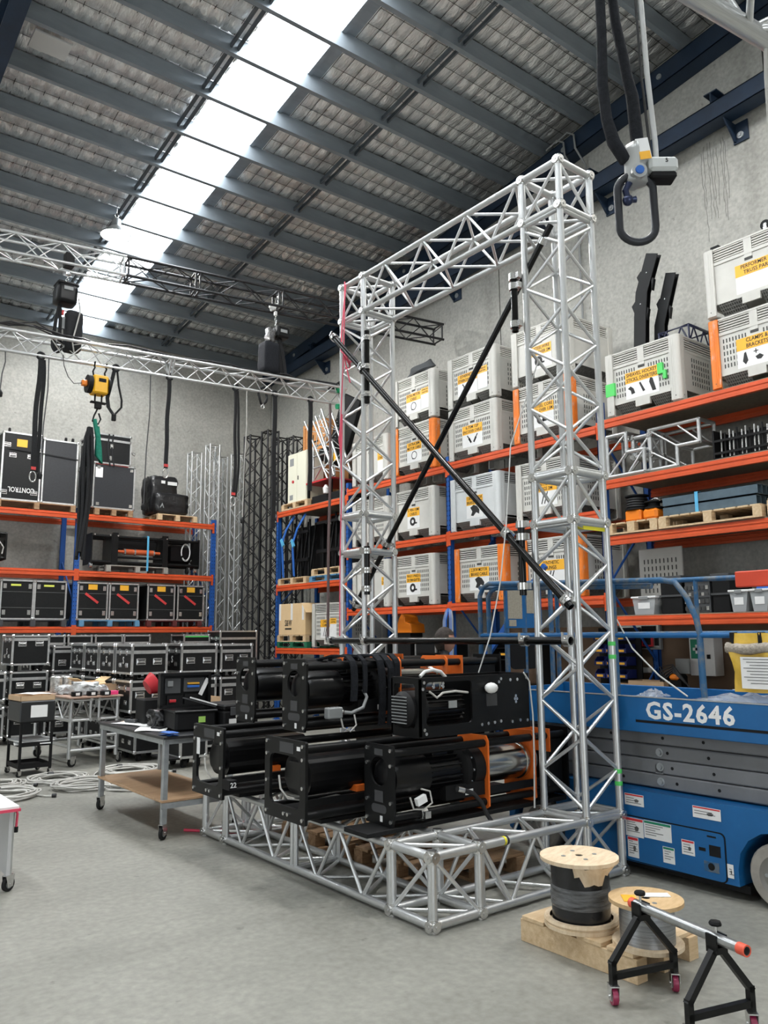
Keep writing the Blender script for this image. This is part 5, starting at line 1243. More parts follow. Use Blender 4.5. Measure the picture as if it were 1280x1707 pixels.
# left group by the back rack
for lev, (z, c, h, nm) in enumerate(((0.0, 0.11, 0.46, 'bottom'), (0.57, 0.10, 0.42, 'middle'), (1.09, 0.10, 0.46, 'top'))):
    road_case('black road case, %s of the stack behind the black trolley' % nm, 3.17, 13.45, z, 0.55, 0.62, h, castors=c, group=GF, logo=(lev == 2), lid=0.86 if lev == 2 else 0.74, hz=0.72 if lev == 2 else 0.5)
    if lev < 2: road_case('black road case, %s of the stack at the far left edge' % nm, 2.52, 13.3, z, 0.55, 0.62, h, castors=c, group=GF)
for lev, (z, c, h, nm) in enumerate(((0.0, 0.11, 0.42, 'bottom'), (0.53, 0.10, 0.40, 'middle'), (1.03, 0.04, 0.40, 'top'))):
    road_case('black road case, %s of the stack behind the truss table' % nm, 3.80, 13.5, z, 0.55, 0.62, h, castors=c, group=GF, lid=0.80, hz=0.35)
bs = [(3.75, 0.55, None, 'left of the blue upright'), (4.35, 0.42, None, 'behind the left stacks'), (4.82, 0.50, None, 'right of the blue upright'), (5.34, 0.50, None, 'under the blue pallet'), (6.50, 0.54, GREENT, 'with green tape along its lid')]
for (x, wd, tp, nm) in bs:
    road_case('back row road case %s, lower' % nm, x, 14.62, 0, wd, 0.6, 0.68, group=GF)
    road_case('back row road case %s, upper' % nm, x, 14.62, 0.80, wd, 0.6, 0.74, castors=0.11, group=GF, lid_tape=tp, hz=0.62, lid=0.80)
road_case('wide back row road case lettered T4 beside the standing trusses, lower', 7.10, 14.3, 0, 0.8, 0.55, 0.75, group=GF)
road_case('wide back row road case lettered T4 beside the standing trusses, upper', 7.10, 14.3, 0.87, 0.8, 0.55, 0.75, castors=0.10, group=GF, hz=0.6, lid=0.8)
# small amp case on a dolly beside the front table
t = road_case('small road case with one big handle standing beside the front table', 4.27, 9.62, 0.0, 0.36, 0.5, 0.50, handles=1, castors=0.12, lid=None, latches=False, group=GF)
bx('dolly_board', (-0.16, -0.02, 0.115), (-0.01, 0.52, 0.135), BLACKM, t)

# ================================================================== BACK RACK
RYB = 15.5
rackb = thing('pallet_rack', 'blue and orange pallet rack against the back wall with road cases on it', 'rack', (0, RYB, 0), math.pi/2)
UB = [-7.50, -4.70, -1.90]
for y in UB: rack_frame(rackb, y, 4.05, 1.0)
for k in range(2):
    for z in (3.95, 2.86, 1.81): rack_beam(rackb, UB[k], UB[k+1], z, 1.0)
GB = 'road cases on the back rack'
pallet('timber pallet under the CONTROL road case on the top beam', 3.22, 15.47, 3.955, 1.40, 0.9, WOODD, group='pallets on the back rack')
pallet('timber pallet under the two stacked grey cases on the top beam', 4.98, 15.47, 3.955, 0.75, 0.9, WOODD, group='pallets on the back rack')
pallet('pale timber pallet under the black bag on the top beam', 6.25, 15.47, 3.955, 0.85, 0.9, WOOD, group='pallets on the back rack')
ca = road_case('tall black road case lettered CONTROL upside down on the top beam', 3.28, 15.5, 4.09, 0.68, 0.75, 1.26, lid=None, handles=2, latches=False, castors=0.0, group=GB, hz=0.66)
for (a, b) in ((0.08, 1.02), (0.60, 0.98), (0.06, 0.14), (0.58, 0.16)):
    hd = inst('handle', handle_mesh(), ca, (a, 0.0, b)); inst('handle_recess', dish_mesh(), hd)
bx('amber_label', (0.24, -0.004, 1.00), (0.42, 0.004, 1.14), LABY, ca)
text('CONTROL', 0.13, WHITE, ca, (0.36, -0.001, 0.20), (-1, 0, 0), (0, 0, -1), width=0.46)
for (a, b) in ((0.12, 1.26), (0.60, 1.26)): castm = MB().cyl((a-0.015, 0.1, b+0.05), (a+0.015, 0.1, b+0.05), 0.045, 14).bb((a-0.03, 0.07, b), (a+0.03, 0.13, b+0.02)).build('castor', RUBBER, ca)
cb = road_case('tall grey panel road case strapped next to the CONTROL case', 3.99, 15.5, 4.09, 0.63, 0.75, 1.22, lid=None, handles=0, latches=False, castors=0.0, face=CASED, group=GB)
for (a, b) in ((0.42, 1.22), (0.55, 1.22)): MB().cyl((a-0.015, 0.1, b+0.05), (a+0.015, 0.1, b+0.05), 0.045, 14).bb((a-0.03, 0.07, b), (a+0.03, 0.13, b+0.02)).build('castor', RUBBER, cb)
tag(MB().strip([(3.26, 15.52, 5.03), (3.5, 15.485, 5.03), (4.0, 15.485, 5.01), (4.62, 15.485, 4.97), (4.63, 15.6, 4.97)], (0, 0, 1), 0.02).build('ratchet_strap', FABRIC), 'thin dark strap round the two tall cases on the top beam', 'strap')
cc = road_case('wide grey road case with a white sheet, lower of two on the top beam', 4.93, 15.5, 4.09, 0.82, 0.95, 0.88, lid=None, handles=0, latches=False, castors=0.0, face=CASED, group=GB)
bx('paper_sheet', (0.04, -0.002, 0.60), (0.18, 0.005, 0.80), WHITE, cc); bx('red_tape_strip', (0.03, -0.004, 0.855), (0.68, 0.006, 0.878), REDT, cc)
for (a, b) in ((0.07, 0.80), (0.72, 0.80), (0.07, 0.08), (0.72, 0.08)): bx('corner_plate', (a, -0.003, b-0.03), (a+0.06, 0.005, b+0.03), STEEL, cc)
cd_ = road_case('black hinged road case strapped on top of the wide grey case', 4.90, 15.5, 4.972, 0.75, 0.8, 0.60, lid=0.80, handles=0, latches=False, castors=0.0, group=GB)
lh = inst('latch', latch_mesh(), cd_, (0.36, 0.0, 0.36)); inst('latch', latch_mesh(), cd_, (0.34, 0.0, 0.12))
for xx in (0.30, 0.38): MB().strip([(xx, 0.3, 0.606), (xx, -0.006, 0.60), (xx-0.02, -0.012, 0.3), (xx+0.04, -0.012, -0.05)], (1, 0, 0), 0.03).build('webbing', FABRIC, cd_)
MB().tube([(0.76, 0.05, 0.32), (0.80, 0.05, 0.26), (0.84, 0.05, 0.24), (0.86, 0.05, 0.28), (0.80, 0.05, 0.30)], 0.010, 6).build('ratchet_hook', STEEL, cd_)
# black bag on the pale pallet
t = thing('equipment_bag', 'slumped black vinyl bag with white tags on the pale pallet', 'bag', (6.28, 15.55, 4.087))
VINYL = mat('black_vinyl', (0.014, 0.014, 0.015), 0.3, var=0.3, scale=8, bump=0.8, bscale=9)
def soft(g_, a, b, n=6, jit=0.03, seed=1):
    r = random.Random(seed); bm = bmesh.new(); bmesh.ops.create_cube(bm, size=1.0)
    bmesh.ops.subdivide_edges(bm, edges=bm.edges[:], cuts=n, use_grid_fill=True)
    for v in bm.verts:
        c = v.co
        k = 1-0.10*(abs(c.x*2)**6+abs(c.y*2)**6+abs(c.z*2)**6)/2
        v.co = Vector(((a[0]+b[0])/2+c.x*k*(b[0]-a[0])+r.uniform(-jit, jit), (a[1]+b[1])/2+c.y*k*(b[1]-a[1])+r.uniform(-jit, jit), (a[2]+b[2])/2+c.z*k*(b[2]-a[2])+r.uniform(-jit, jit)*0.5))
    vs = [v.co.copy() for v in bm.verts]; bm.verts.index_update(); fs = [[v.index for v in f.verts] for f in bm.faces]; bm.free()
    g_.add(vs, fs, True); return g_
soft(MB(), (-0.12, 0.15, 0.0), (0.50, 0.75, 0.86), 6, 0.02, 4).build('bag_back', VINYL, t)
soft(MB(), (-0.10, -0.05, 0.0), (0.66, 0.35, 0.46), 6, 0.02, 5).build('bag_front', VINYL, t)
for (a, b, c, d) in ((0.1, 0.18, 0.66, 0.72), (0.24, 0.44, 0.64, 0.71)): bx('white_tag', (a, 0.13, c), (b, 0.145, d), WHITE, t)
MB().prism([(0.0, 0.12), (0.05, 0.22), (0.09, 0.12), (0.07, 0.12), (0.05, 0.17), (0.02, 0.12)], 1, -0.075, -0.068).build('printed_mark', GREYP, t)
# winch on the middle beam
pallet('grey timber pallet under the winch on the middle beam', 5.25, 15.47, 2.865, 1.25, 0.9, mat('grey_timber', (0.30, 0.28, 0.25), 0.8, var=0.2), group='pallets on the back rack')
t = thing('drum_winch', 'long black winch with a copper orange drum strapped on the middle beam', 'winch', (4.96, 15.5, 3.0))
Lw, Hw = 2.22, 0.60
for xx in (0.0, 0.38, 1.42, Lw-0.02): bx('end_plate', (xx, 0.0, 0.0), (xx+0.02, 0.5, Hw), BLACK, t)
for xx in (0.42, 1.44): bx('post', (xx-0.02, -0.01, 0.0), (xx+0.09, 0.04, Hw+0.03), BLACK, t)
for zz in (0.05, Hw-0.05):
    for yy in (0.03, 0.47): rod('frame_tube', (0, yy, zz), (Lw, yy, zz), 0.03, BLACK, t)
rod('frame_tube', (0.5, 0.06, 0.16), (1.42, 0.06, 0.16), 0.025, BLACKM, t)
MB().lathe([(0.03, 0.52), (0.03, 0.64), (0.055, 0.64), (0.055, 1.24), (0.03, 1.24), (0.03, 1.38)], (0, 0.05, 0.27), (1, 0, 0), 18).build('rope_drum', COPPER, t)
for xx in (0.64, 0.84, 1.23): MB().lathe([(0.05, 0), (0.066, 0), (0.066, 0.03), (0.05, 0.03)], (xx, 0.05, 0.27), (1, 0, 0), 16).build('drum_collar', STEEL, t)
MB().bb((0.55, 0.15, 0.33), (1.35, 0.35, 0.5)).build('gear_case', BLACKM, t, bevel=0.01)
MB().bb((1.6, 0.12, 0.1), (2.1, 0.4, 0.48)).build('motor_housing', MOTOR, t, bevel=0.05)
for r in (0.16, 0.18): MB().tube([(1.95+0.55*r*math.cos(a), 0.08, 0.33+r*math.sin(a)) for a in [math.pi*1.9*i/16-2.4 for i in range(17)]], 0.007, 6).build('white_cable_loop', WHITE, t)
MB().strip([(1.10, 0.5, Hw+0.02), (1.10, -0.03, Hw), (1.10, -0.035, 0.3), (1.10, -0.03, -0.1)], (1, 0, 0), 0.04).build('blue_strap', LTBLUE, t)
for xx in (0.05, 0.35, 0.5, 1.5): MB().cyl((xx, -0.01, Hw-0.03), (xx, -0.02, Hw-0.03), 0.014, 8).build('bolt', STEEL, t)
MB().cyl((1.95, 0.05, -0.06), (2.0, 0.05, -0.06), 0.055, 14).build('castor', RUBBER, t); MB().cyl((2.12, 0.05, -0.04), (2.16, 0.05, -0.04), 0.045, 14).build('castor', STEEL, t)
MB().cyl((-0.02, 0.05, -0.02), (0.03, 0.05, -0.02), 0.05, 14).build('castor', STEEL, t)
t = thing('winch_frame', 'corner of a black winch frame on the middle beam at the left edge', 'winch', (2.4, 15.5, 2.9))
for xx in (0.0, 1.03): MB().prism(rloop(0.0, 0.5, 0.10, 0.60, 0.03), 0, xx, xx+0.03).build('end_plate', BLACK, t)
for zz in (0.13, 0.57): rod('frame_tube', (0, 0.05, zz), (1.05, 0.05, zz), 0.028, BLACK, t); rod('frame_tube', (0, 0.45, zz), (1.05, 0.45, zz), 0.028, BLACK, t)
MB().bb((0.2, 0.1, 0.18), (0.95, 0.4, 0.5)).build('motor_housing', MOTOR, t, bevel=0.04)
MB().tube([(0.98, -0.01, 0.2), (1.0, -0.01, 0.32), (0.93, -0.01, 0.42), (0.8, -0.01, 0.44)], 0.012, 6).build('cable_loop', CABLE, t)
# six latched cases on the lowest beam
pallet('dark timber pallet under the yellow tagged cases', 3.38, 15.47, 1.815, 1.18, 0.9, mat('dark_timber', (0.06, 0.06, 0.065), 0.8), h=0.12, group='pallets on the back rack')
pallet('pale blue pallet under the first pair of red taped cases', 4.79, 15.47, 1.815, 1.16, 0.9, BPALLET, h=0.12, group='pallets on the back rack')
pallet('maroon pallet under the second pair of red taped cases', 6.10, 15.47, 1.815, 1.16, 0.9, RPALLET, h=0.12, group='pallets on the back rack')
YTAG = mat('yellow_tag', (0.72, 0.78, 0.12), 0.5)
names6 = [('left yellow tagged', 3.40), ('right yellow tagged', 3.975), ('first red taped', 4.74), ('second red taped', 5.345), ('third red taped', 6.10), ('fourth red taped', 6.73)]
for i, (nm, x) in enumerate(names6):
    c = road_case('%s black latched case from the left on the lowest beam' % nm, x, 15.5, 1.937, 0.565 if i < 2 else 0.575, 0.7, 0.71, lid=None, handles=0, latches=False, castors=0.0, group=GB, front_latches=True)
    if i < 2: bx('yellow_tag', (0.17 if i == 0 else 0.16, -0.003, 0.60), (0.34, 0.005, 0.635), YTAG, c)
    else:
        bx('amber_label', (0.20, -0.003, 0.57), (0.37, 0.005, 0.67), LABY, c)
        MB().box((0.27, -0.0015, 0.41), (0.30, 0.005, 0.045), Matrix.Rotation(0.62, 3, 'Y')).build('red_tape_strip', REDT, c)

# ================================================================== TABLES, TROLLEYS AND THINGS ON THEM
t = thing('work_table', 'wheeled steel table with black top and brown plywood shelf', 'table', (2.73, 6.43, 0))
bx('tabletop', (-0.04, -0.05, 0.78), (0.62, 1.52, 0.805), mat('black_tabletop', (0.025, 0.026, 0.028), 0.35), t, 0.004)
bx('shelf', (-0.03, -0.03, 0.285), (0.60, 1.51, 0.305), PLYB, t, 0.003); bx('shelf_edge', (-0.035, -0.035, 0.24), (0.605, -0.015, 0.283), GALV, t)
bx('apron', (-0.03, -0.02, 0.74), (-0.01, 1.50, 0.78), GALV, t); bx('apron', (-0.02, -0.03, 0.74), (0.60, -0.01, 0.78), GALV, t)
for (a, b) in ((0, 0), (0.58, 0), (0, 1.48), (0.58, 1.48)):
    bx('leg', (a-0.022, b-0.022, 0.12), (a+0.022, b+0.022, 0.78), GALV, t, 0.003); castor(t, (a, b, 0), RUBBER, 0.055, 0.7+a*3)
tb = thing('tool_case', 'open black tool case with filled lid pockets on the front table', 'case', (2.89, 6.62, 0.805), math.radians(-8))
bx('base', (0, 0, 0.0), (0.36, 0.40, 0.17), BLACKM, tb, 0.02); bx('base_rim', (-0.01, -0.01, 0.15), (0.37, 0.41, 0.175), BLACK, tb, 0.008)
bx('green_sticker', (0.20, -0.003, 0.07), (0.26, 0.001, 0.12), mat('lime_sticker', (0.35, 0.6, 0.12), 0.5), tb)
lid = MB().bb((-0.04, 0.40, 0.18), (0.40, 0.42, 0.47)).bb((-0.05, 0.33, 0.17), (0.41, 0.42, 0.20)).bb((-0.05, 0.33, 0.455), (0.41, 0.42, 0.48)).bb((-0.05, 0.33, 0.18), (-0.025, 0.42, 0.47)).bb((0.385, 0.33, 0.18), (0.41, 0.42, 0.47)).build('lid', BLACK, tb)
for (a, b, c, d, m_) in ((0.0, 0.14, 0.30, 0.43, DGREYP), (0.17, 0.36, 0.31, 0.43, DGREYP), (0.02, 0.16, 0.20, 0.28, BLACKM), (0.18, 0.36, 0.20, 0.29, BLACKM)): bx('lid_pocket', (a, 0.37, c), (b, 0.40, d), m_, lid)
for (a, b, c, d, m_) in ((0.20, 0.31, 0.375, 0.39, LABY), (0.20, 0.31, 0.345, 0.365, BLUESTRAP), (0.02, 0.07, 0.36, 0.41, GREYP), (0.04, 0.10, 0.22, 0.245, REDP)): bx('hand_tool', (a, 0.355, c), (b, 0.372, d), m_, lid, 0.003)
MB().box((0.35, 0.35, 0.35), (0.035, 0.01, 0.16), Matrix.Rotation(0.45, 3, 'Y')).build('document', WHITE, lid)
MB().box((0.24, 0.12, 0.23), (0.26, 0.18, 0.01), Matrix.Rotation(0.3, 3, 'Y')).build('tablet', DGREYP, tb); MB().box((0.25, 0.03, 0.245), (0.25, 0.012, 0.012), Matrix.Rotation(0.3, 3, 'Y')).build('tablet_edge', WHITE, tb)
tc2 = thing('tool_case', 'closed black tool case with grey latch beside the open one', 'case', (3.28, 6.50, 0.805))
bx('base', (0, 0, 0), (0.34, 0.45, 0.16), BLACKM, tc2, 0.015); bx('lid', (0, 0, 0.16), (0.34, 0.45, 0.21), BLACK, tc2, 0.012)
for xx in (0.06, 0.24): bx('latch', (xx, -0.012, 0.12), (xx+0.05, 0.0, 0.19), DGREYP, tc2, 0.003)
bx('label', (0.05, -0.004, 0.03), (0.12, 0.001, 0.09), WHITE, tc2)
tag(MB().bb((2.92, 7.40, 0.806), (3.16, 7.62, 1.03)).build('storage_box', BLACKM, bevel=0.01), 'plain black box under the red bowl on the front table', 'box')
t = thing('red_bowl', 'red plastic bowl tipped on its side behind the tool case lid', 'bowl', (3.03, 7.5, 1.033))
M = Matrix.Rotation(math.radians(62), 4, 'Y')
o = MB().lathe([(0.0, 0.0), (0.07, 0.0), (0.105, 0.07), (0.11, 0.09), (0.10, 0.085), (0.06, 0.01), (0, 0.008)], (0, 0, 0), n=24).build('shell', REDP, t); o.matrix_local = Matrix.Translation((-0.05, 0, 0.10)) @ M
rp_ = random.Random(5)
SHEET = {}
def paper(label, x, y, z, w, d, rot, m=WHITE, cat='paper', th=0.003, name='paper_sheet', grp=None):
    g = MB(); n = 4; vs = []; r = random.Random(int(x*991+y*77))
    for k, dz in ((0, 0), (1, th)):
        for i in range(n+1):
            for j in range(n+1): vs.append((w*(i/n-0.5), d*(j/n-0.5), dz+0.004*math.sin(i*1.4+j)+0.004))
    q = (n+1)**2
    fs = [(i*(n+1)+j, (i+1)*(n+1)+j, (i+1)*(n+1)+j+1, i*(n+1)+j+1) for i in range(n) for j in range(n)]
    fs += [tuple(q+a for a in f)[::-1] for f in fs]
    g.add(vs, fs)
    o = g.build(name, m); o.location = (x, y, z); o.rotation_euler = (0, 0, rot); return tag(o, label, cat, grp)
paper('large white drawing spread over the left half of the front table', 2.92, 7.45, 0.806, 0.30, 0.55, 0.25)
paper('white drawing hanging over the front edge of the front table', 2.84, 6.98, 0.806, 0.26, 0.40, -0.5)
paper('cream printed sheet at the left end of the front table', 2.98, 7.74, 0.807, 0.22, 0.20, 0.6, CARDL)
paper('blue folded cloth at the right front corner of the front table', 2.76, 6.45, 0.806, 0.10, 0.16, 0.2, BLUESTRAP, 'cloth', 0.02, 'blue_cloth')
t = thing('camera_bag', 'crumpled black bag between the papers and the tool case', 'bag', (2.98, 7.12, 0.812))
soft(MB(), (-0.10, -0.13, 0.0), (0.12, 0.12, 0.15), 5, 0.025, 11).build('bag_body', VINYL, t); MB().tube([(-0.1, -0.1, 0.05), (-0.16, -0.16, 0.01), (-0.12, -0.24, 0.008), (-0.02, -0.2, 0.01)], 0.009, 6).build('bag_strap', FABRIC, t)
t = thing('hand_controller', 'small dark controller with a knob lying on the white drawing', 'controller', (2.88, 7.60, 0.815)); MB().box((0, 0, 0.014), (0.05, 0.14, 0.028), Matrix.Rotation(0.4, 3, 'Z')).build('body', DGREYP, t, bevel=0.005); MB().cyl((0, 0, 0.028), (0, 0, 0.05), 0.012, 8).build('knob', BLACKM, t)

# truss legged table
t = thing('truss_table', 'worktable built on a silver truss with pipe legs and castors', 'table', (3.25, 10.62, 0), math.radians(4))
bx('tabletop', (-0.05, -0.03, 0.84), (0.66, 1.38, 0.862), mat('reddish_tabletop', (0.30, 0.17, 0.12), 0.5, col2=(0.45, 0.33, 0.26), scale=4), t, 0.003)
tp_ = part('truss_frame', t)
box_section(tp_, (0.0, 0.0, 0.57), (0, 1, 0), 1.30, 0.25, (1, 0, 0), (0, 0, 1), 5, chord=0.022)
box_section(tp_, (0.36, 0.0, 0.57), (0, 1, 0), 1.30, 0.25, (1, 0, 0), (0, 0, 1), 5, chord=0.022)
for (a, b) in ((0.0, 0.03), (0.61, 0.03), (0.0, 1.27), (0.61, 1.27)): rod('leg', (a, b, 0.10), (a, b, 0.84), 0.024, ALU, t); castor(t, (a+0.05, b+0.02, 0), RUBBER, 0.06, 0.4+a*2)
for b in (0.03, 1.27): rod('stretcher', (0.0, b, 0.20), (0.61, b, 0.20), 0.022, ALU, t)
for a in (0.0, 0.61): rod('stretcher', (a, 0.03, 0.25), (a, 1.27, 0.25), 0.022, ALU, t)
rod('stretcher', (0.0, 0.03, 0.36), (0.63, 0.03, 0.36), 0.022, ALU, t)
def open_carton(label, x, y, z, w, d, h, rot, m=CARD, flaps=True, spread=0.9):
    t = thing('cardboard_box', label, 'box', (x, y, z), rot)
    th = 0.006
    for nm, a, b in (('front', (0, 0, 0), (w, th, h)), ('back', (0, d-th, 0), (w, d, h)), ('left', (0, 0, 0), (th, d, h)), ('right', (w-th, 0, 0), (w, d, h)), ('bottom', (0, 0, 0), (w, d, th))): bx('%s_wall' % nm, a, b, m, t)
    if flaps:
        L = d*0.45
        for (o, ax, sgn) in (((w/2, 0, h), 'X', 1), ((w/2, d, h), 'X', -1)):
            MB().box((0, -sgn*L/2, 0), (w, L, th), None).build('flap', m, t).matrix_local = Matrix.Translation(o) @ Matrix.Rotation(sgn*spread*-1+0, 4, 'X')
        L = w*0.4
        for (o, sgn) in (((0, d/2, h), 1), ((w, d/2, h), -1)):
            MB().box((-sgn*L/2, 0, 0), (L, d, th), None).build('flap', m, t).matrix_local = Matrix.Translation(o) @ Matrix.Rotation(sgn*0.45, 4, 'Y')
    return t
ZT = 0.864
open_carton('open light cardboard box with flaps up on the truss table', 3.58, 11.2, ZT, 0.30, 0.24, 0.15, 0.25, CARDL, spread=-0.7)
open_carton('small white sided cardboard box at the right of the truss table', 3.82, 11.0, ZT, 0.18, 0.2, 0.12, 0.2, CARD, False)
tag(MB().bb((3.74, 10.68, ZT), (3.86, 10.78, ZT+0.05)).build('pink_tray', PINK, bevel=0.006), 'bright pink plastic tray at the corner of the truss table', 'tray')
for i, (x, y, s_, nm) in enumerate(((3.50, 10.95, 0.15, 'largest'), (3.64, 10.88, 0.11, 'middle'), (3.34, 11.25, 0.10, 'smallest'))):
    t = thing('plastic_bag', '%s crumpled clear plastic bag on the truss table' % nm, 'bag', (x, y, ZT)); soft(MB(), (-s_, -s_, 0), (s_, s_, s_*1.1), 5, 0.03, 20+i).build('bag_body', mat('white_crumpled_plastic_%d' % i, (0.62, 0.63, 0.63), 0.25, var=0.2, scale=12, bump=0.6), t)
for i, (x, y, nm) in enumerate(((3.33, 10.72, 'left'), (3.52, 10.70, 'middle'), (3.68, 10.66, 'right'))):
    t = thing('cable_plug', '%s dark plug with paper tag at the front of the truss table' % nm, 'plug', (x, y, ZT)); MB().bb((-0.06, -0.04, 0), (0.06, 0.04, 0.06)).build('plug_body', BLACKM, t, bevel=0.008); bx('paper_tag', (-0.02, -0.044, 0.012), (0.03, -0.040, 0.045), WHITE, t)
t = thing('wire_basket', 'stack of shiny clear jars at the back of the truss table', 'jars', (3.36, 11.65, ZT))
for i in range(2):
    for j in range(2): MB().lathe([(0.0, 0), (0.06, 0), (0.065, 0.02), (0.065, 0.2), (0.05, 0.22), (0, 0.22)], (0.13*i, 0.13*j, 0.0), n=14).build('jar', mat('shiny_jar_%d%d' % (i, j), (0.55, 0.55, 0.53), 0.15, 0.6, var=0.5, scale=20, bump=0.6), t)

# black trolley at the left
t = thing('service_trolley', 'black three tier utility trolley at the left edge', 'trolley', (2.57, 10.28, 0), math.radians(2))
for z in (0.09, 0.34, 0.61):
    tr = bx('tray', (0, 0, z), (0.37, 0.48, z+0.012), BLACKM, t)
    for a, b in (((0, 0, z), (0.37, 0.012, z+0.05)), ((0, 0.468, z), (0.37, 0.48, z+0.05)), ((0, 0, z), (0.012, 0.48, z+0.05)), ((0.358, 0, z), (0.37, 0.48, z+0.05))): bx('tray_lip', a, b, BLACKM, t)
for a in (0.01, 0.36):
    for b in (0.01, 0.47): bx('post', (a-0.014, b-0.014, 0.07), (a+0.014, b+0.014, 0.66), BLACKM, t); castor(t, (a, b, 0), RUBBER, 0.03, 0.4)
t = thing('storage_tub', 'black tub with a white sheet taped on it on the trolley', 'tub', (2.55, 10.26, 0.625), math.radians(2))
bx('tub_body', (0, 0, 0), (0.40, 0.5, 0.24), mat('black_tub', (0.02, 0.021, 0.022), 0.35), t, 0.012); bx('paper_sheet', (0.12, -0.003, 0.05), (0.31, 0.001, 0.19), WHITE, t)
t = open_carton('shallow cardboard tray of papers on top of the black tub', 2.55, 10.27, 0.866, 0.40, 0.48, 0.06, math.radians(3), CARD, False)
paper('white papers lying in the shallow cardboard tray', 2.76, 10.55, 0.93, 0.26, 0.36, 0.4)
t = thing('brochure_stack', 'stack of printed brochures on the middle trolley tray', 'papers', (2.76, 10.5, 0.355))
for k in range(4): MB().box((0, 0, 0.012+k*0.014), (0.40, 0.40, 0.012), Matrix.Rotation(0.15*k-0.2, 3, 'Z')).build('brochure', WHITE if k % 2 == 0 else GREYP, t)

# coiled white cables on the floor
def floor_coil(label, x, y, r, n, seed):
    rr = random.Random(seed); g = MB()
    for k in range(n):
        a0 = rr.uniform(0, 6.28); q = r*rr.uniform(0.72, 1.05); ox, oy = rr.uniform(-.05, .05), rr.uniform(-.05, .05); m = 30
        g.tube([(ox+q*math.cos(a)*(1+0.04*math.sin(3*a+a0)), oy+q*0.95*math.sin(a)*(1+0.05*math.sin(2*a+a0)), 0.012+0.010*(k//2)+0.006*math.sin(4*a+a0)) for a in [2*math.pi*i/m for i in range(m)]], 0.0105, 5, True)
    t = thing('cable_coil', label, 'cable', (x, y, 0), 0, 'white cable coils on the floor')
    g.build('coiled_cable', CABLE, t)
    e = MB().tube([(r*0.9, -0.1, 0.012), (r*1.15, -0.25, 0.012), (r*1.3, -0.3, 0.014)], 0.010, 6).build('cable_tail', CABLE, t); MB().cyl((r*1.3, -0.3, 0.02), (r*1.42, -0.32, 0.02), 0.02, 8).build('plug', CABLEB, t)
    MB().cyl((-0.03, r*0.9, 0.03), (0.03, r*0.9, 0.03), 0.04, 8).build('velcro_tie', CABLEB, t)
floor_coil('white cable coil behind the other at the left edge of the floor', 2.22, 9.85, 0.26, 9, 1)
floor_coil('white cable coil nearest the left edge of the floor', 2.15, 9.10, 0.30, 10, 2)
floor_coil('white cable coil in front of the trolley, farther of two', 2.86, 9.72, 0.32, 10, 3)
floor_coil('white cable coil left of the front table leg', 2.98, 9.17, 0.34, 11, 4)
floor_coil('white cable coil seen under the front table, farther one', 3.68, 9.75, 0.33, 10, 5)
floor_coil('white cable coil seen under the front table, nearer one', 3.40, 8.85, 0.30, 10, 6)
floor_coil('white cable coil behind winch frame 22', 4.15, 7.9, 0.34, 9, 7)
# low trolley cut by the left edge
t = thing('low_trolley', 'white topped trolley with red edging cut off by the left edge', 'trolley', (0.9, 5.75, 0))
bx('top', (0, 0, 0.50), (0.56, 0.55, 0.53), WHITE, t, 0.004); bx('red_edging', (0.0, -0.008, 0.495), (0.565, 0.0, 0.512), REDC, t); bx('red_edging', (0.56, -0.008, 0.495), (0.568, 0.55, 0.512), REDC, t)
MB().tube([(0.56, 0.1, 0.50), (0.575, 0.1, 0.46), (0.572, 0.1, 0.38)], 0.008, 6).build('hanging_cord', REDC, t); MB().cyl((0.572, 0.1, 0.345), (0.572, 0.1, 0.38), 0.013, 8).build('cord_toggle', BLACKM, t)
for a in (0.03, 0.53):
    for b in (0.05, 0.5): rod('leg', (a, b, 0.1), (a, b, 0.5), 0.018, ALU, t); castor(t, (a, b, 0), RUBBER, 0.045, 0.6)
bx('side_panel', (0.51, 0.03, 0.1), (0.53, 0.5, 0.5), mat('pale_grey_panel', (0.5, 0.5, 0.5), 0.5), t)
open_carton('brown cardboard carton with its flap up behind the tool case', 4.44, 9.66, 0.62, 0.40, 0.30, 0.22, 0.1, CARD, False)
# ================================================================== FLOWN TRUSSES, HOISTS AND STRAPS
def lacing(g, A, B, L, a, n, r, ph=0):
    for q in range(n):
        t0, t1 = L*q/n, L*(q+1)/n
        if (q+ph) % 2: g.cyl(A+a*t0, B+a*t1, r, 6)
        else: g.cyl(B+a*t0, A+a*t1, r, 6)
def line_truss(name, label, p0, p1, h, chords, pairs, m, md, r=0.022, rd=0.008, step=0.26, group=None, splits=()):
    """chords: (across, up) offsets; pairs of chord indices are laced. splits: list of (f0,f1,m)"""
    p0 = Vector(p0); p1 = Vector(p1); d = p1-p0; L = d.length; a = d.normalized()
    acr = Vector((0, 0, 1)).cross(a).normalized() if abs(a.z) < 0.9 else Vector((1, 0, 0)); upv = a.cross(acr)
    if abs(a.z) > 0.9: upv = Vector((0, 1, 0))
    t = thing(name, label, 'truss', p0, 0, group)
    cs = [acr*u+upv*v for u, v in chords]
    for (f0, f1, mm) in (splits or ((0, 1, m),)):
        sec = part('truss_section', t)
        for c in cs: rod('chord', c+d*f0, c+d*f1, r, mm, sec, 10)
        g = MB()
        for k, (i, j) in enumerate(pairs): lacing(g, cs[i]+d*f0, cs[j]+d*f0, L*(f1-f0), a, max(2, round(L*(f1-f0)/step)), rd, k)
        stuff(g.build('lacing', md if mm is m else mm, sec))
        for f in (f0+0.004, f1-0.004):
            for i in range(len(cs)): rod('end_bar', cs[i]+d*f, cs[(i+1) % len(cs)]+d*f, r*0.7, mm, sec, 8)
    return t
sq = [(-0.14, 0), (0.14, 0), (0.14, 0.28), (-0.14, 0.28)]; sqp = [(0, 1), (1, 2), (2, 3), (3, 0)]
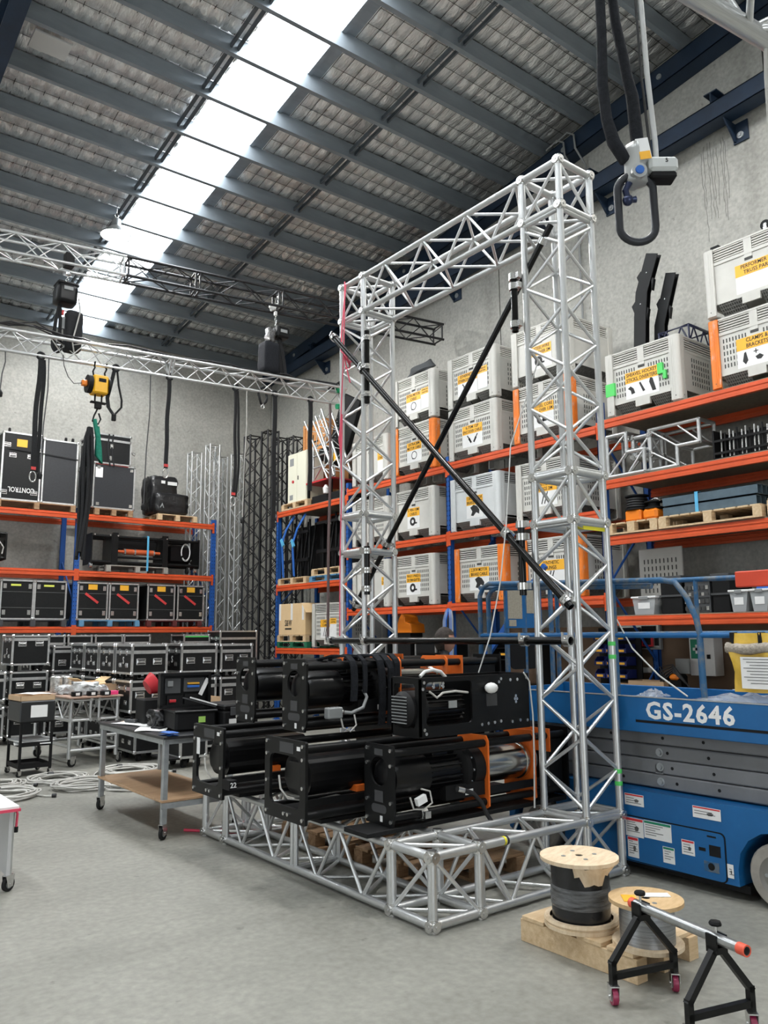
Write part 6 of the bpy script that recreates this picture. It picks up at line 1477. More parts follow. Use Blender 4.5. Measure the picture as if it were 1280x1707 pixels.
BTR = mat('black_truss_paint', (0.016, 0.016, 0.018), 0.35, 0.2)
line_truss('overhead_truss', 'upper overhead truss, silver at the left and black towards the wall', (1.2, 11.32, 6.72), (9.12, 10.10, 6.72), 0.28, sq, sqp, ALU, ALUW, 0.022, 0.009, 0.30,
           splits=((0, 0.325, ALU), (0.325, 0.455, BTR), (0.455, 0.62, BTR), (0.62, 1.0, BTR)))
tri = [(-0.14, 0.24), (0.14, 0.24), (0, 0)]; trp = [(0, 2), (1, 2), (0, 1)]
TA, TB = Vector((1.6, 11.015, 5.32)), Vector((7.25, 10.40, 5.32))
t1 = line_truss('flown_truss', 'lower silver triangular truss hung from chain hoists, with straps below it', TA, TB, 0.24, tri, trp, ALU, ALUW, 0.024, 0.008, 0.24, splits=((0, 0.5, ALU), (0.5, 1, ALU)))
def onT(x, dz=0.0): f = (x-TA.x)/(TB.x-TA.x); return Vector((x, TA.y+(TB.y-TA.y)*f, TA.z+dz))
# black cables run along the top of the flown truss
g = MB(); rr = random.Random(12)
for k in range(4):
    pts = []
    x = 2.0
    while x < 7.2:
        p = onT(x, 0.285+0.02*k*0.5+rr.uniform(0, 0.03)+(0.10*math.exp(-((x-2.5)/0.35)**2))); p.y += rr.uniform(-0.10, 0.10); pts.append(p); x += 0.3
    g.tube(pts, 0.012, 6)
tag(g.build('cable_loom', CABLEB), 'loom of black cables lying along the top of the flown truss', 'cable')
def strap(label, x, zb, w=0.05, loop=True, mtl=FABRIC, hook=None, ztop=0.03, two=False, sway=0.0):
    p = onT(x); t = thing('hanging_strap', label, 'strap', p, 0, 'straps on the flown truss')
    g = MB(); L = p.z-zb
    MB().tube([(0.045*math.cos(a), 0.0, 0.0+0.045*math.sin(a)) for a in [2*math.pi*i/14 for i in range(14)]], 0.018, 6, True).build('choke_loop', mtl, t)
    pts = [(sway*math.sin(3*f)*f+0.006*math.sin(11*f), 0.0, -0.04-(L-0.04)*f) for f in [i/14 for i in range(15)]]
    g.strip(pts, (1, 0.1, 0), w, 0.02)
    if two: g.strip([(q[0]+0.045+0.025*math.sin(3.14*i/14), q[1]+0.02, q[2]) for i, q in enumerate(pts)], (1, 0.1, 0), w*0.8, 0.018)
    g.build('webbing', mtl, t)
    if hook:
        e = pts[-1]
        MB().tube([(e[0]+0.05*math.cos(a)*0.8, 0, e[2]-0.07+0.07*math.sin(a)) for a in [2*math.pi*i/14 for i in range(14)]], 0.010, 6, True).build('shackle', hook, t)
        bx('red_stitch_tag', (e[0]-0.03, -0.014, e[2]+0.02), (e[0]+0.03, 0.0, e[2]+0.06), REDT, t)
    return t
strap('black strap hanging in front of the CONTROL case', 2.70, 3.75, 0.06, hook=STEEL, two=True, sway=-0.04)
strap('black strap hanging above the black vinyl bag', 4.42, 3.97, 0.055, hook=STEEL, sway=-0.02)
strap('black strap looped in two strands right of the standing silver trusses', 5.42, 3.65, 0.045, hook=STEEL, two=True, sway=0.03)
strap('wide black strap hanging under the right chain hoist', 6.06, 3.22, 0.075, sway=0.0)
strap('black strap hanging beside the cream cabinet', 6.67, 3.85, 0.075)
# closed loop strap
p = onT(3.67); t = thing('hanging_strap', 'black strap tied into an open teardrop loop', 'strap', p, 0, 'straps on the flown truss')
MB().tube([(0.045*math.cos(a), 0.0, 0.045*math.sin(a)) for a in [2*math.pi*i/12 for i in range(12)]], 0.018, 6, True).build('choke_loop', FABRIC, t)
g = MB(); g.strip([(-0.02, 0, -0.04), (-0.06, 0, -0.25), (-0.10, 0, -0.45), (-0.08, 0, -0.58), (0.0, 0, -0.68)], (1, 0.2, 0), 0.05, 0.015); g.build('webbing', FABRIC, t)
g = MB(); g.strip([(0.02, 0, -0.04), (0.05, 0, -0.25), (0.10, 0, -0.45), (0.10, 0, -0.55), (0.0, 0, -0.68)], (1, 0.6, 0), 0.03, 0.012); g.build('webbing', FABRIC, t)
MB().bb((-0.03, -0.02, -0.76), (0.03, 0.02, -0.66)).build('buckle', BLACKM, t, bevel=0.008)
p = onT(5.86); t = thing('hanging_strap', 'short black strap bundle hooked beside the right hoist', 'strap', p, 0, 'straps on the flown truss')
MB().tube([(0.07*math.cos(a), 0.02*math.sin(3*a), -0.06+0.13*math.sin(a)) for a in [2*math.pi*i/16 for i in range(16)]], 0.02, 6, True).build('webbing', FABRIC, t); MB().tube([(0.01, 0, -0.18), (0.03, 0, -0.24), (0.0, 0, -0.28), (-0.03, 0, -0.24)], 0.009, 6, True).build('hook', STEEL, t)
# yellow hoist and its green sling with the big dark strap bundle below
p = onT(3.44); t = thing('yellow_hoist', 'yellow electric chain hoist clipped to the flown truss', 'hoist', p)
bx('body', (-0.09, -0.10, -0.42), (0.12, 0.10, -0.16), YELLOW, t, 0.02)
MB().cyl((-0.15, 0, -0.29), (-0.09, 0, -0.29), 0.125, 18).build('end_cover', BLACKM, t); MB().cyl((0.12, 0, -0.29), (0.15, 0, -0.29), 0.125, 18).build('end_cover', BLACKM, t)
bx('orange_socket', (-0.22, -0.05, -0.33), (-0.15, 0.03, -0.25), ORP, t, 0.01); bx('body_print', (-0.02, -0.104, -0.26), (0.08, -0.099, -0.21), BLACKM, t)
for xx in (-0.06, 0.10): MB().tube([(xx, 0, -0.17), (xx-0.015, 0, -0.10), (xx+0.01, 0, -0.04), (xx, 0.03, 0.03), (xx, -0.03, 0.03), (xx, 0, -0.03)], 0.012, 6).build('hanger', BLACKM, t)
for xx in (-0.03, 0.06): rod('guide_rod', (xx, 0, -0.52), (xx, 0, -0.42), 0.012, BLACKM, t)
bx('hook_block', (-0.09, -0.03, -0.545), (0.12, 0.03, -0.52), BLACKM, t, 0.005); bx('hook_block', (-0.03, -0.03, -0.62), (0.06, 0.03, -0.54), BLACKM, t, 0.01)
MB().tube([(0.01, 0, -0.62), (-0.03, 0, -0.72), (-0.05, 0, -0.80), (0.03, 0, -0.83), (0.06, 0, -0.76), (0.03, 0, -0.68)], 0.012, 6).build('hook', BLACKM, t)
MB().tube([(-0.22, -0.02, -0.30), (-0.32, 0, -0.32), (-0.40, 0, -0.24), (-0.46, 0, -0.10), (-0.48, 0, 0.05)], 0.006, 6).build('control_lead', CABLEB, t)
tag(MB().tube([(3.42, 10.82, 4.55), (3.47, 10.81, 4.30), (3.47, 10.80, 4.05), (3.52, 10.79, 3.95), (3.50, 10.80, 4.15), (3.46, 10.81, 4.45)], 0.03, 7).build('green_sling', GREENS), 'green round sling hanging from the yellow hoist hook', 'sling')
g = MB()
for k in range(7):
    ox, oy = 0.035*math.cos(k*0.9), 0.05*math.sin(k*0.9); pts = [(3.36+ox*0.5, 10.80+oy*0.5, 4.42)]
    for i in range(1, 13): f = i/12; pts.append((3.36+ox*(0.6+1.5*f)+0.03*math.sin(f*5+k)-0.05*f, 10.80+oy*(0.6+f), 4.42-1.80*f+(0.05*(k % 3)*f)))
    g.tube(pts, 0.024, 6)
tag(g.build('sling_bundle', FABRIC), 'thick bundle of dark slings hanging down past the back rack', 'sling')
# chain hoists
def chain(g, p0, p1, r=0.013, step=0.042):
    p0 = Vector(p0); p1 = Vector(p1); n = int((p1-p0).length/step); d = (p1-p0).normalized()
    for k in range(n):
        c = p0+(p1-p0)*((k+0.5)/n); sx = Vector((1, 0, 0)) if k % 2 else Vector((0, 1, 0))
        g.tube([c+sx*(0.016*math.cos(a))+d*(0.030*math.sin(a)) for a in [2*math.pi*i/8 for i in range(8)]], r*0.45, 4, True)
    return g
p = onT(3.0); t = thing('chain_hoist', 'black chain hoist with a long chain bag, left of the yellow hoist', 'hoist', (3.02, 11.0, 6.80))
bx('beam_clamp', (-0.06, -0.07, -0.10), (0.06, 0.07, 0.10), BLACKM, t, 0.008); MB().lathe([(0.0, -0.17), (0.035, -0.16), (0.035, -0.12), (0.0, -0.10)], (0, 0, -0.05), n=12).build('swivel', STEEL, t)
stuff(chain(MB(), (0, 0, -0.22), (-0.02, 0, -0.36)).build('chain', STEEL, t))
hb = soft(MB(), (-0.17, -0.14, -0.66), (0.12, 0.14, -0.38), 4, 0.0, 3).build('hoist_body', BLACK, t); bx('maker_plate', (-0.08, -0.146, -0.48), (0.04, -0.138, -0.43), GREYP, t)
MB().bb((-0.16, -0.12, -0.40), (0.13, 0.12, -0.345)).build('hoist_frame', BLACKM, t, bevel=0.02)
soft(MB(), (-0.01, -0.12, -1.32), (0.21, 0.12, -0.72), 5, 0.008, 8).build('chain_bag', FABRIC, t)
MB().tube([(0.13, -0.10, -0.55), (0.15, -0.13, -0.75), (0.10, -0.15, -1.0), (0.06, -0.15, -1.2), (0.10, -0.12, -1.35), (0.18, -0.10, -1.42)], 0.010, 6).build('control_lead', CABLE, t)
for k in (-1, 1): MB().strip([(-0.09, 0, -0.66), (-0.10+0.03*k, 0, -0.9), (-0.11+0.04*k, 0.0, -1.15), (-0.10, 0, -1.32)], (1, 0.2, 0), 0.045, 0.014).build('lift_sling', FABRIC, t)
bx('red_tag', (-0.06, -0.02, -0.80), (-0.03, 0.02, -0.74), REDT, t); bx('white_tag', (-0.05, -0.02, -1.0), (-0.015, 0.0, -0.83), GREYP, t)
MB().tube([(0.06*math.cos(a)-0.10, 0.06*math.sin(a)*0.4, -1.24+0.11*math.sin(a)) for a in [2*math.pi*i/16 for i in range(16)]], 0.022, 6, True).build('choke_loop', FABRIC, t)
t = thing('chain_hoist', 'black chain hoist hanging from a white clamp under the black truss', 'hoist', (6.06, 10.56, 6.72))
MB().box((0.0, 0.0, 0.03), (0.20, 0.06, 0.09), Matrix.Rotation(-0.5, 3, 'Y')).build('beam_clamp', mat('white_clamp', (0.75, 0.75, 0.73), 0.4), t, bevel=0.01); MB().cyl((0.07, 0, 0.06), (0.07, 0, 0.22), 0.022, 10).ball((0.07, 0, 0.2), 0.04, 8, 5).build('clamp_bolt', STEEL, t)
MB().lathe([(0.0, -0.12), (0.028, -0.11), (0.028, -0.05), (0.0, -0.03)], (0.01, 0, 0), n=12).build('swivel', WHITE, t)
stuff(chain(MB(), (0.01, 0, -0.12), (0.02, 0, -0.30)).build('chain', STEEL, t))
bx('hoist_body', (0.0, -0.10, -0.48), (0.22, 0.10, -0.29), BLACK, t, 0.025); bx('maker_plate', (0.05, -0.104, -0.40), (0.17, -0.099, -0.35), GREYP, t)
soft(MB(), (-0.15, -0.08, -0.60), (-0.02, 0.08, -0.34), 4, 0.02, 9).build('chain_pile', mat('dark_chain', (0.16, 0.16, 0.16), 0.3, 0.8, var=0.6, scale=40, bump=0.8), t)
soft(MB(), (-0.24, -0.13, -1.10), (0.04, 0.13, -0.58), 5, 0.006, 10).build('chain_bag', GFABRIC, t)
for k in (0, 1): MB().strip([(0.09, 0, -0.48), (0.11+0.05*k, 0, -0.8), (0.13+0.08*k, 0, -1.12), (0.05, 0, -1.16)], (1, 0.2, 0), 0.07, 0.02).build('lift_sling', FABRIC, t)
# drop cables with plugs
for (x, z, nm, zt) in ((2.27, 4.78, 'black drop cable with a plug at the far left', 5.5), (4.15, 3.44, 'thin drop cable with a black plug left of the bag', 5.45), (2.80, 3.75, 'thin drop cable with a silver plug before the CONTROL case', 5.45), (5.60, 3.35, 'pale drop cord hanging before the standing silver trusses', 5.5), (7.02, 1.6, 'long brown drop lead hanging past the cream cabinet', 5.5)):
    p = onT(x); zt = 5.33; t = thing('drop_cable', nm, 'cable', (p.x, p.y, zt))
    m_ = CABLE if 'pale' in nm else (mat('brown_lead', (0.09, 0.06, 0.06), 0.5) if 'brown' in nm else DGREYP)
    MB().tube([(0, 0, 0), (0.01, 0, -(zt-z)*0.3), (-0.02, 0, -(zt-z)*0.6), (-0.03, 0, -(zt-z))], 0.008 if 'brown' not in nm else 0.022, 6).build('lead', m_, t)
    MB().lathe([(0.0, 0.0), (0.03, 0.0), (0.035, 0.05), (0.015, 0.09), (0.0, 0.10)], (-0.03, 0, -(zt-z)-0.09), n=10).build('plug', BLACKM, t)
# green tape bundle and dark lighting fixture at the end of the flown truss
t = thing('taped_cable_end', 'bundle of cables bound with green tape at the end of the flown truss', 'cable', onT(7.15, 0.14))
for k in range(6): MB().tube([(-0.15, 0.05*math.cos(k), 0.10), (0.0, 0.06*math.sin(k), 0.12+0.02*k), (0.12, 0.05*math.cos(k*2), 0.02), (0.16, 0.06*math.sin(k*3), -0.15), (0.14, 0.03, -0.40-0.1*k)], 0.014, 6).build('cable', CABLEB, t)
for z in (0.05, -0.22): MB().cyl((-0.08, -0.10, z), (0.02, -0.10, z+0.02), 0.045, 8).build('green_tape_wrap', mat('green_tape_dark', (0.01, 0.28, 0.12), 0.5) if 'green_tape_dark' not in MATS else MATS['green_tape_dark'], t)

# near lifting point at upper right: slings, load cell, link
HK = Vector((2.60, 1.71, 3.34))
t = thing('load_cell', 'load cell with a big steel oblong link hung on charcoal slings at upper right', 'hoist', HK)
r3 = rt.copy()
def hv(a, b, z=0.0): return rt*a+Vector((0, 0, z))+Vector((fw.x, fw.y, 0)).normalized()*b
pts = []
for i in range(28):
    a = 2*math.pi*i/28; x = 0.066*math.cos(a); z = 0.066*math.sin(a)+(0.075 if math.sin(a) > 0 else -0.075); pts.append(hv(x*1.08, 0, z-0.085))
MB().tube(pts, 0.0155, 10, True).build('oblong_link', mat('dark_forged_steel', (0.028, 0.030, 0.035), 0.45, 0.4, var=0.1), t)
LCG = mat('load_cell_grey', (0.42, 0.43, 0.42), 0.35, 0.3)
g = soft(MB(), (-0.045, -0.035, -0.015), (0.045, 0.035, 0.16), 4, 0.0, 2); o = g.build('cell_body', LCG, t); o.location = hv(0.012, 0.0, 0.03)
lb = MB().box((0, 0, 0), (0.05, 0.004, 0.09)).build('cell_label', WHITE, t); lb.matrix_local = Matrix.Translation(hv(0.028, -0.04, 0.145)) @ Matrix.Rotation(-YAW, 4, 'Z') @ Matrix.Rotation(-0.15, 4, 'Y')
bx('orange_print', (-0.022, -0.004, -0.045), (0.022, -0.0022, -0.012), LABY, lb)
MB().cyl(hv(0.005, -0.05, 0.05), hv(0.005, 0.05, 0.05), 0.030, 16).build('shackle_pin', LCG, t); MB().cyl(hv(0.005, -0.056, 0.05), hv(0.005, -0.05, 0.05), 0.017, 14).build('blue_cap', BLUESTRAP, t)
MB().tube([hv(-0.02, 0, 0.03), hv(-0.04, 0, -0.01), hv(-0.03, 0, -0.05), hv(0.0, 0, -0.045)], 0.014, 8).ball(hv(-0.035, -0.01, -0.055), 0.022, 8, 6).build('hook_tip', mat('navy_forged', (0.03, 0.04, 0.09), 0.3, 0.5), t)
bxm = MB().box((0, 0, 0), (0.115, 0.09, 0.06)).mesh('readout_box', mat('pale_grey_box', (0.55, 0.57, 0.56), 0.4), 0.012)
M = Matrix.Translation(hv(0.105, 0.0, 0.085)) @ Matrix.Rotation(-YAW, 4, 'Z')
ro = inst('readout_box', bxm, t, M=M); bx('connector_face', (-0.05, -0.035, -0.055), (0.052, 0.035, -0.03), BLACKM, ro, 0.006)
text('5', 0.025, PRINT, ro, (0.01, -0.0455, 0.008), (1, 0, 0), (0, 0, 1))
MB().tube([hv(0.09, 0, 0.115), hv(0.09, 0, 0.20), hv(0.075, 0, 0.5), hv(0.06, 0, 1.2)], 0.011, 8).build('signal_cable', mat('silver_cable', (0.50, 0.51, 0.50), 0.4), t)
MB().tube([hv(0.075, 0.01, 0.12), hv(0.07, 0.01, 0.2), hv(0.055, 0.01, 0.5), hv(0.045, 0.01, 1.2)], 0.006, 6).build('signal_cable', CABLEB, t)
def sl(pts, r): return MB().tube([hv(*p) for p in pts], r, 10).build('round_sling', GFABRIC, t)
sl([(0.02, 0, 0.12), (-0.035, 0, 0.125), (-0.075, 0, 0.20), (-0.098, 0, 0.30), (-0.108, 0, 0.45), (-0.105, 0, 0.55), (-0.10, 0, 0.7), (-0.098, 0, 1.2)], [0.022, 0.026, 0.026, 0.022, 0.022, 0.021, 0.020, 0.020])
sl([(0.035, 0.03, 0.10), (0.028, 0.03, 0.25), (0.020, 0.03, 0.42), (0.005, 0.03, 0.5), (-0.01, 0.03, 0.62), (-0.03, 0.03, 0.75), (-0.06, 0.03, 1.2)], [0.02, 0.026, 0.025, 0.022, 0.021, 0.02, 0.02])
# near truss that crosses the upper right corner
na, nb_ = Vector((2.23, 1.20, 3.632)), Vector((2.59, 1.15, 3.622)); nd = (nb_-na).normalized()
line_truss('near_truss', 'silver truss crossing the top right corner close overhead', na-nd*0.9, na+nd*2.2, 0.3, [(0, 0), (-0.30, 0.0), (-0.30, 0.30), (0, 0.30)], sqp, ALU, ALUW, 0.034, 0.012, 0.4)
t = thing('drop_cable', 'grey cable dropping from the near truss at the right edge', 'cable', (2.58, 1.152, 3.59)); MB().tube([(0, 0, 0.05), (0, 0.01, -0.1), (0.012, 0.02, -0.3), (0.03, 0.03, -0.6)], 0.007, 6).build('lead', CABLE, t)

# ================================================================== STANDING TRUSSES IN THE CORNER
gsv = 'silver trusses standing in the corner'; gbk = 'black trusses standing in the corner'
st = [(7.22, 15.95, 5.55, 'leftmost'), (7.52, 15.70, 5.72, 'second from the left'), (7.86, 16.0, 5.55, 'third from the left'), (8.16, 15.75, 5.62, 'rightmost')]
for (x, y, h, nm) in st:
    line_truss('silver_truss', 'tall silver truss on end in the corner, %s of four' % nm, (x, y, 0.02), (x, y, h), 0.2, [(-0.11, -0.11), (0.11, -0.11), (0.11, 0.11), (-0.11, 0.11)], sqp, ALU, ALUW, 0.02, 0.008, 0.24, gsv)
sb = [(8.10, 14.98, 5.85, 'leftmost'), (8.43, 14.82, 5.98, 'second from the left'), (8.76, 14.95, 5.90, 'third from the left'), (9.08, 14.85, 5.95, 'rightmost')]
for (x, y, h, nm) in sb:
    line_truss('black_truss', 'tall black truss on end in the corner, %s of four' % nm, (x, y, 0.02), (x, y, h), 0.2, [(-0.13, -0.13), (0.13, -0.13), (0.13, 0.13), (-0.13, 0.13)], sqp, BTR, BTR, 0.022, 0.009, 0.22, gbk)
# ================================================================== RACK CONTENTS: FAR LEFT BAY
pallet('timber pallet under the cream cabinet on the far top beam', 8.2, 12.95, 4.095, 0.95, 0.98, WOOD, group='pallets on the far bay')
t = thing('electrical_cabinet', 'cream two door electrical cabinet standing on the far top beam', 'cabinet', (8.26, 13.08, 4.227))
bx('body', (0, 0, 0), (0.4, 0.68, 1.0), CREAM, t, 0.006)
for a in (0.005, 0.345): bx('door', (-0.012, a, 0.01), (0.0, a+0.33, 0.99), CREAM, t, 0.003)
bx('vent', (-0.016, 0.46, 0.75), (-0.011, 0.60, 0.90), GREYP, t); bx('vent', (-0.016, 0.48, 0.06), (-0.011, 0.60, 0.16), GREYP, t)
MB().cyl((-0.03, 0.47, 0.42), (-0.012, 0.47, 0.42), 0.03, 12).build('red_switch', REDP, t); bx('door_handle', (-0.02, 0.28, 0.44), (-0.012, 0.30, 0.52), BLACKM, t)
t = thing('wooden_crate', 'orange plywood crate standing behind the cream cabinet', 'crate', (8.80, 13.2, 4.1))
bx('side_sheet', (0, 0, 0), (0.55, 0.85, 1.88), CRATEW, t)
for a, b in (((-0.02, 0, 0), (0, 0.07, 1.88)), ((-0.02, 0.78, 0), (0, 0.85, 1.88)), ((-0.02, 0.07, 1.81), (0, 0.78, 1.88))): bx('batten', a, b, CRATEW, t)
MB().prism([(0.30, 1.45), (0.50, 1.45), (0.50, 1.62), (0.47, 1.62), (0.47, 1.48), (0.30, 1.48)], 0, -0.006, 0.002).build('stencil_mark', BLACKM, t)
t = thing('metal_stand', 'low red edged steel stand with an open machine frame on the far top beam', 'stand', (8.25, 11.85, 4.095))
bx('deck', (0, 0.35, 0.42), (0.8, 1.28, 0.45), REDP, t); bx('base', (0.02, 0.1, 0.0), (0.8, 1.05, 0.16), BLACKM, t, 0.01)
for a in (0.42, 1.2): bx('leg', (0.03, a, 0.16), (0.08, a+0.05, 0.42), BLACKM, t)
for a in (0.40, 1.05):
    for b in (0.05, 0.55): rod('post', (b, a, 0.45), (b, a, 1.15), 0.02, ALU, t)
for z in (0.72, 0.95, 1.15): rod('rail', (0.05, 0.40, z), (0.05, 1.05, z), 0.018, ALU, t)
rod('rail', (0.05, 0.45, 0.5), (0.05, 0.75, 0.72), 0.018, ALU, t); rod('rail', (0.05, 0.75, 0.72), (0.05, 1.0, 0.5), 0.018, ALU, t)
MB().cyl((0.04, 0.55, 0.82), (0.2, 0.55, 0.82), 0.10, 16).build('fan', BLACKM, t); bx('motor', (0.1, 0.5, 0.86), (0.4, 0.95, 1.1), BLACKM, t, 0.02); bx('yellow_sticker', (-0.004, 0.18, 0.72), (0.0, 0.28, 0.88), LABY, t)
MB().lathe([(0.0, 0.0), (0.05, 0.0), (0.06, 0.1), (0.02, 0.16), (0, 0.16)], (-0.02, 0.5, 0.15), n=12).build('white_can', WHITE, t)
# leaning dark panel and leaning silver trusses
t = thing('speaker_panel', 'large dark perforated panel leaning over the far top beam', 'panel', (8.45, 11.58, 4.75))
pm_ = Matrix.Translation((0, 0.5, 0.65)) @ Matrix.Rotation(math.radians(28), 4, 'X')
o = MB().box((0, 0, 0), (0.10, 0.62, 1.35)).build('board', BLACKM, t, bevel=0.01); o.matrix_local = pm_
g = MB(); rq = random.Random(4)
for k in range(40): g.cyl((-0.053, rq.uniform(0.02, 0.28), rq.uniform(-0.6, 0.6)), (-0.049, rq.uniform(0.02, 0.28), rq.uniform(-0.6, 0.6)), 0.012, 5)
g = MB()
for k in range(40):
    a, b = rq.uniform(0.02, 0.28), rq.uniform(-0.6, 0.6); g.cyl((-0.054, a, b), (-0.049, a, b), 0.012, 5)
stuff(g.build('fixing_studs', STEEL, o))
for (y0, y1, z0, z1, nm) in ((11.95, 12.75, 4.6, 5.85, 'left'), (11.72, 12.35, 4.6, 5.85, 'right')):
    d = Vector((0, y1-y0, z1-z0)); a = d.normalized(); t = thing('leaning_truss', 'short silver truss leaning on the far top beam, %s of two' % nm, 'truss', (8.12, y0, z0), 0, 'leaning trusses on the far bay')
    cs = [Vector((0, 0, 0)), Vector((0.22, 0, 0)), a.cross(Vector((1, 0, 0)))*0.22]
    for c in cs: rod('chord', c, c+d, 0.02, ALU, t)
    g = MB()
    for k, (i, j) in enumerate(((0, 1), (1, 2), (2, 0))): lacing(g, cs[i], cs[j], d.length, a, 6, 0.008, k)
    stuff(g.build('lacing', ALUW, t))
# second level: black road stands with blue straps on timber and blue pallets
pallet('timber pallet under the blue strapped stands', 8.2, 12.98, 2.605, 0.95, 1.05, WOOD, group='pallets on the far bay')
pallet('blue pallet on the far middle beam', 8.2, 11.72, 2.605, 0.95, 1.15, BPALLET, h=0.11, group='pallets on the far bay')
pallet('timber pallet stacked on the blue pallet', 8.2, 11.80, 2.718, 0.95, 1.0, WOOD, group='pallets on the far bay')
for (y, z, nm) in ((13.05, 2.74, 'left'), (11.85, 2.85, 'right')):
    t = thing('folded_stands', 'bundle of black folded stands on the %s pallet of the far middle beam' % nm, 'stands', (8.28, y, z))
    for k in range(9): rod('stand_tube', (0.06+0.08*(k % 3), 0.06+0.095*k, 0.0), (0.10+0.1*((k*2) % 3), 0.08+0.09*k, 1.12-0.05*(k % 4)), 0.024, BLACK, t)
    bx('cross_bar', (0.0, 0.0, 0.30), (0.04, 0.9, 0.36), BLACKM, t); bx('cross_bar', (0.0, 0.0, 0.85), (0.04, 0.9, 0.90), BLACKM, t); bx('backing_case', (0.35, 0.0, 0.0), (0.75, 0.92, 1.05), BLACKM, t, 0.01)
for (ya, za, yb, zb_, nm) in ((13.86, 3.45, 13.50, 3.95, 'left'), (13.46, 3.40, 13.08, 3.95, 'right')):
    t = thing('load_strap', 'blue load strap hanging over the folded stands, %s of two' % nm, 'strap', (8.2, ya, 2.76), 0, 'blue load straps')
    MB().strip([(0.05, yb-ya, zb_-2.76), (0.0, (yb-ya)*0.4, (za+zb_)/2-2.76), (-0.01, 0.0, za-2.76), (0.0, 0.01, za-2.76-0.1), (0.01, -0.03, 0.0)], (0, 1, 0.3), 0.06, 0.015).build('webbing', BLUESTRAP, t)
    MB().box((-0.02, -0.02, za-2.76), (0.03, 0.07, 0.16), Matrix.Rotation(-0.5, 3, 'X')).build('ratchet', LTBLUE, t)
# lowest level: S&W carton on pallets
pallet('green pallet under the timber pallet on the far lowest beam', 8.2, 12.93, 1.385, 0.95, 1.12, GPALLET, h=0.11, group='pallets on the far bay')
pallet('timber pallet under the S and W carton', 8.2, 12.98, 1.498, 0.95, 1.05, WOOD, group='pallets on the far bay')
t = thing('cardboard_carton', 'large taped cardboard carton printed S&W with a flap sticking out', 'box', (8.22, 13.02, 1.632))
bx('carton_body', (0, 0, 0), (0.8, 0.98, 0.60), CARDL, t, 0.004)
for a in (0.05, 0.46, 0.90): bx('packing_tape', (-0.002, a, 0.28), (0.001, a+0.07, 0.602), WHITE, t)
MB().box((0.08, -0.10, 0.50), (0.36, 0.24, 0.006), Matrix.Rotation(0.85, 3, 'X')).build('flap', CARDL, t)
text('S&W', 0.17, PRINT, t, (-0.002, 0.62, 0.22), (0, -1, 0), (0, 0, 1), width=0.26); bx('printed_bar', (-0.002, 0.50, 0.10), (0.001, 0.74, 0.13), PRINT, t)

# ================================================================== RACK CONTENTS: NEAR RIGHT BAY
def truss_corner(label, y0, y1, z0, z1, x0, x1, notch):
    """L shaped truss corner piece made of tubes, standing on the shelf"""
    t = thing('truss_corner', label, 'truss', (x0, y0, z0), 0, 'truss corner pieces on the shelf')
    W, H, D = y1-y0, z1-z0, x1-x0; r = 0.024
    P = [(0, 0), (W, 0), (W, H), (W-notch[0], H), (W-notch[0], notch[1]), (0, notch[1])] if notch[2] else [(0, H), (W, H), (W, 0), (W-notch[0], 0), (W-notch[0], H-notch[1]), (0, H-notch[1])]
    for x in (0, D):
        for i in range(6):
            a, b = P[i], P[(i+1) % 6]; rod('tube', (x, a[0], a[1]), (x, b[0], b[1]), r, ALU, t)
        a, b, c = P[4], P[2], P[0]
        rod('diagonal', (x, P[4][0], P[4][1]), (x, P[1][0], P[1][1]), 0.012, ALUW, t); rod('diagonal', (x, P[3][0], P[3][1]), (x, P[1][0], P[4][1]), 0.012, ALUW, t); rod('diagonal', (x, P[5][0], P[5][1]), (x, P[4][0], P[0][1]), 0.012, ALUW, t)
    for (a, b) in P: rod('tube', (0, a, b), (D, a, b), r, ALU, t)
    return t
truss_corner('silver L shaped truss corner piece nearest the blue upright', 5.50, 6.02, 3.52, 4.03, 8.22, 8.55, (0.28, 0.27, True))
truss_corner('silver L shaped truss corner piece standing right of the first one', 4.82, 5.47, 3.53, 4.02, 8.30, 8.62, (0.36, 0.26, False))
t = thing('truss_block', 'silver square truss block behind the corner pieces', 'truss', (8.30, 5.46, 3.535)); 
block(part('frame', t), (0, 0, 0.19), 0.24, True)
for k in range(4): pass
t = thing('pipe_rack', 'dark crate packed with many upright steel rods on the second shelf', 'crate', (8.28, 3.62, 3.50))
g_ = []
for k in range(20):
    rod('rod', (0.03, 0.06+0.047*k, 0.02), (0.03+0.01*(k % 3), 0.06+0.047*k, 0.30+0.03*(k % 2)), 0.011, STEEL if k % 3 else BLACKM, t, 6)
for z in (0.06, 0.20): bx('side_rail', (0.0, 0.02, z), (0.02, 1.02, z+0.025), BLACKM, t)
bx('back_panel', (0.3, 0.0, 0.0), (0.32, 1.04, 0.34), BLACKM, t); bx('base', (0.0, 0.0, 0.0), (0.32, 1.04, 0.02), BLACKM, t)
bx('end_panel', (0.0, 0.0, 0.0), (0.3, 0.02, 0.34), BLACKM, t); bx('end_panel', (0.0, 1.02, 0.0), (0.3, 1.04, 0.34), BLACKM, t)
tag(MB().bb((8.6, 3.75, 3.9), (9.0, 3.95, 4.1)).build('grey_case', GREYP, bevel=0.01), 'small grey box hanging behind the rods on the second shelf', 'box')
pallet('pale timber pallet under the orange cable reels', 8.17, 5.35, 2.795, 0.8, 0.72, WOOD, h=0.14, group='pallets on the near bay')
pallet('long pale timber pallet under the slate tubes', 8.15, 4.1, 2.795, 0.8, 1.22, WOOD, h=0.14, nb=9, group='pallets on the near bay')
pallet('pale timber pallet at the right edge of the third shelf', 8.15, 3.42, 2.795, 0.8, 0.62, WOOD, h=0.18, group='pallets on the near bay')
t = thing('slate_tubes', 'strapped stack of long dark slate box tubes on the long pallet', 'tubes', (8.2, 4.15, 2.937))
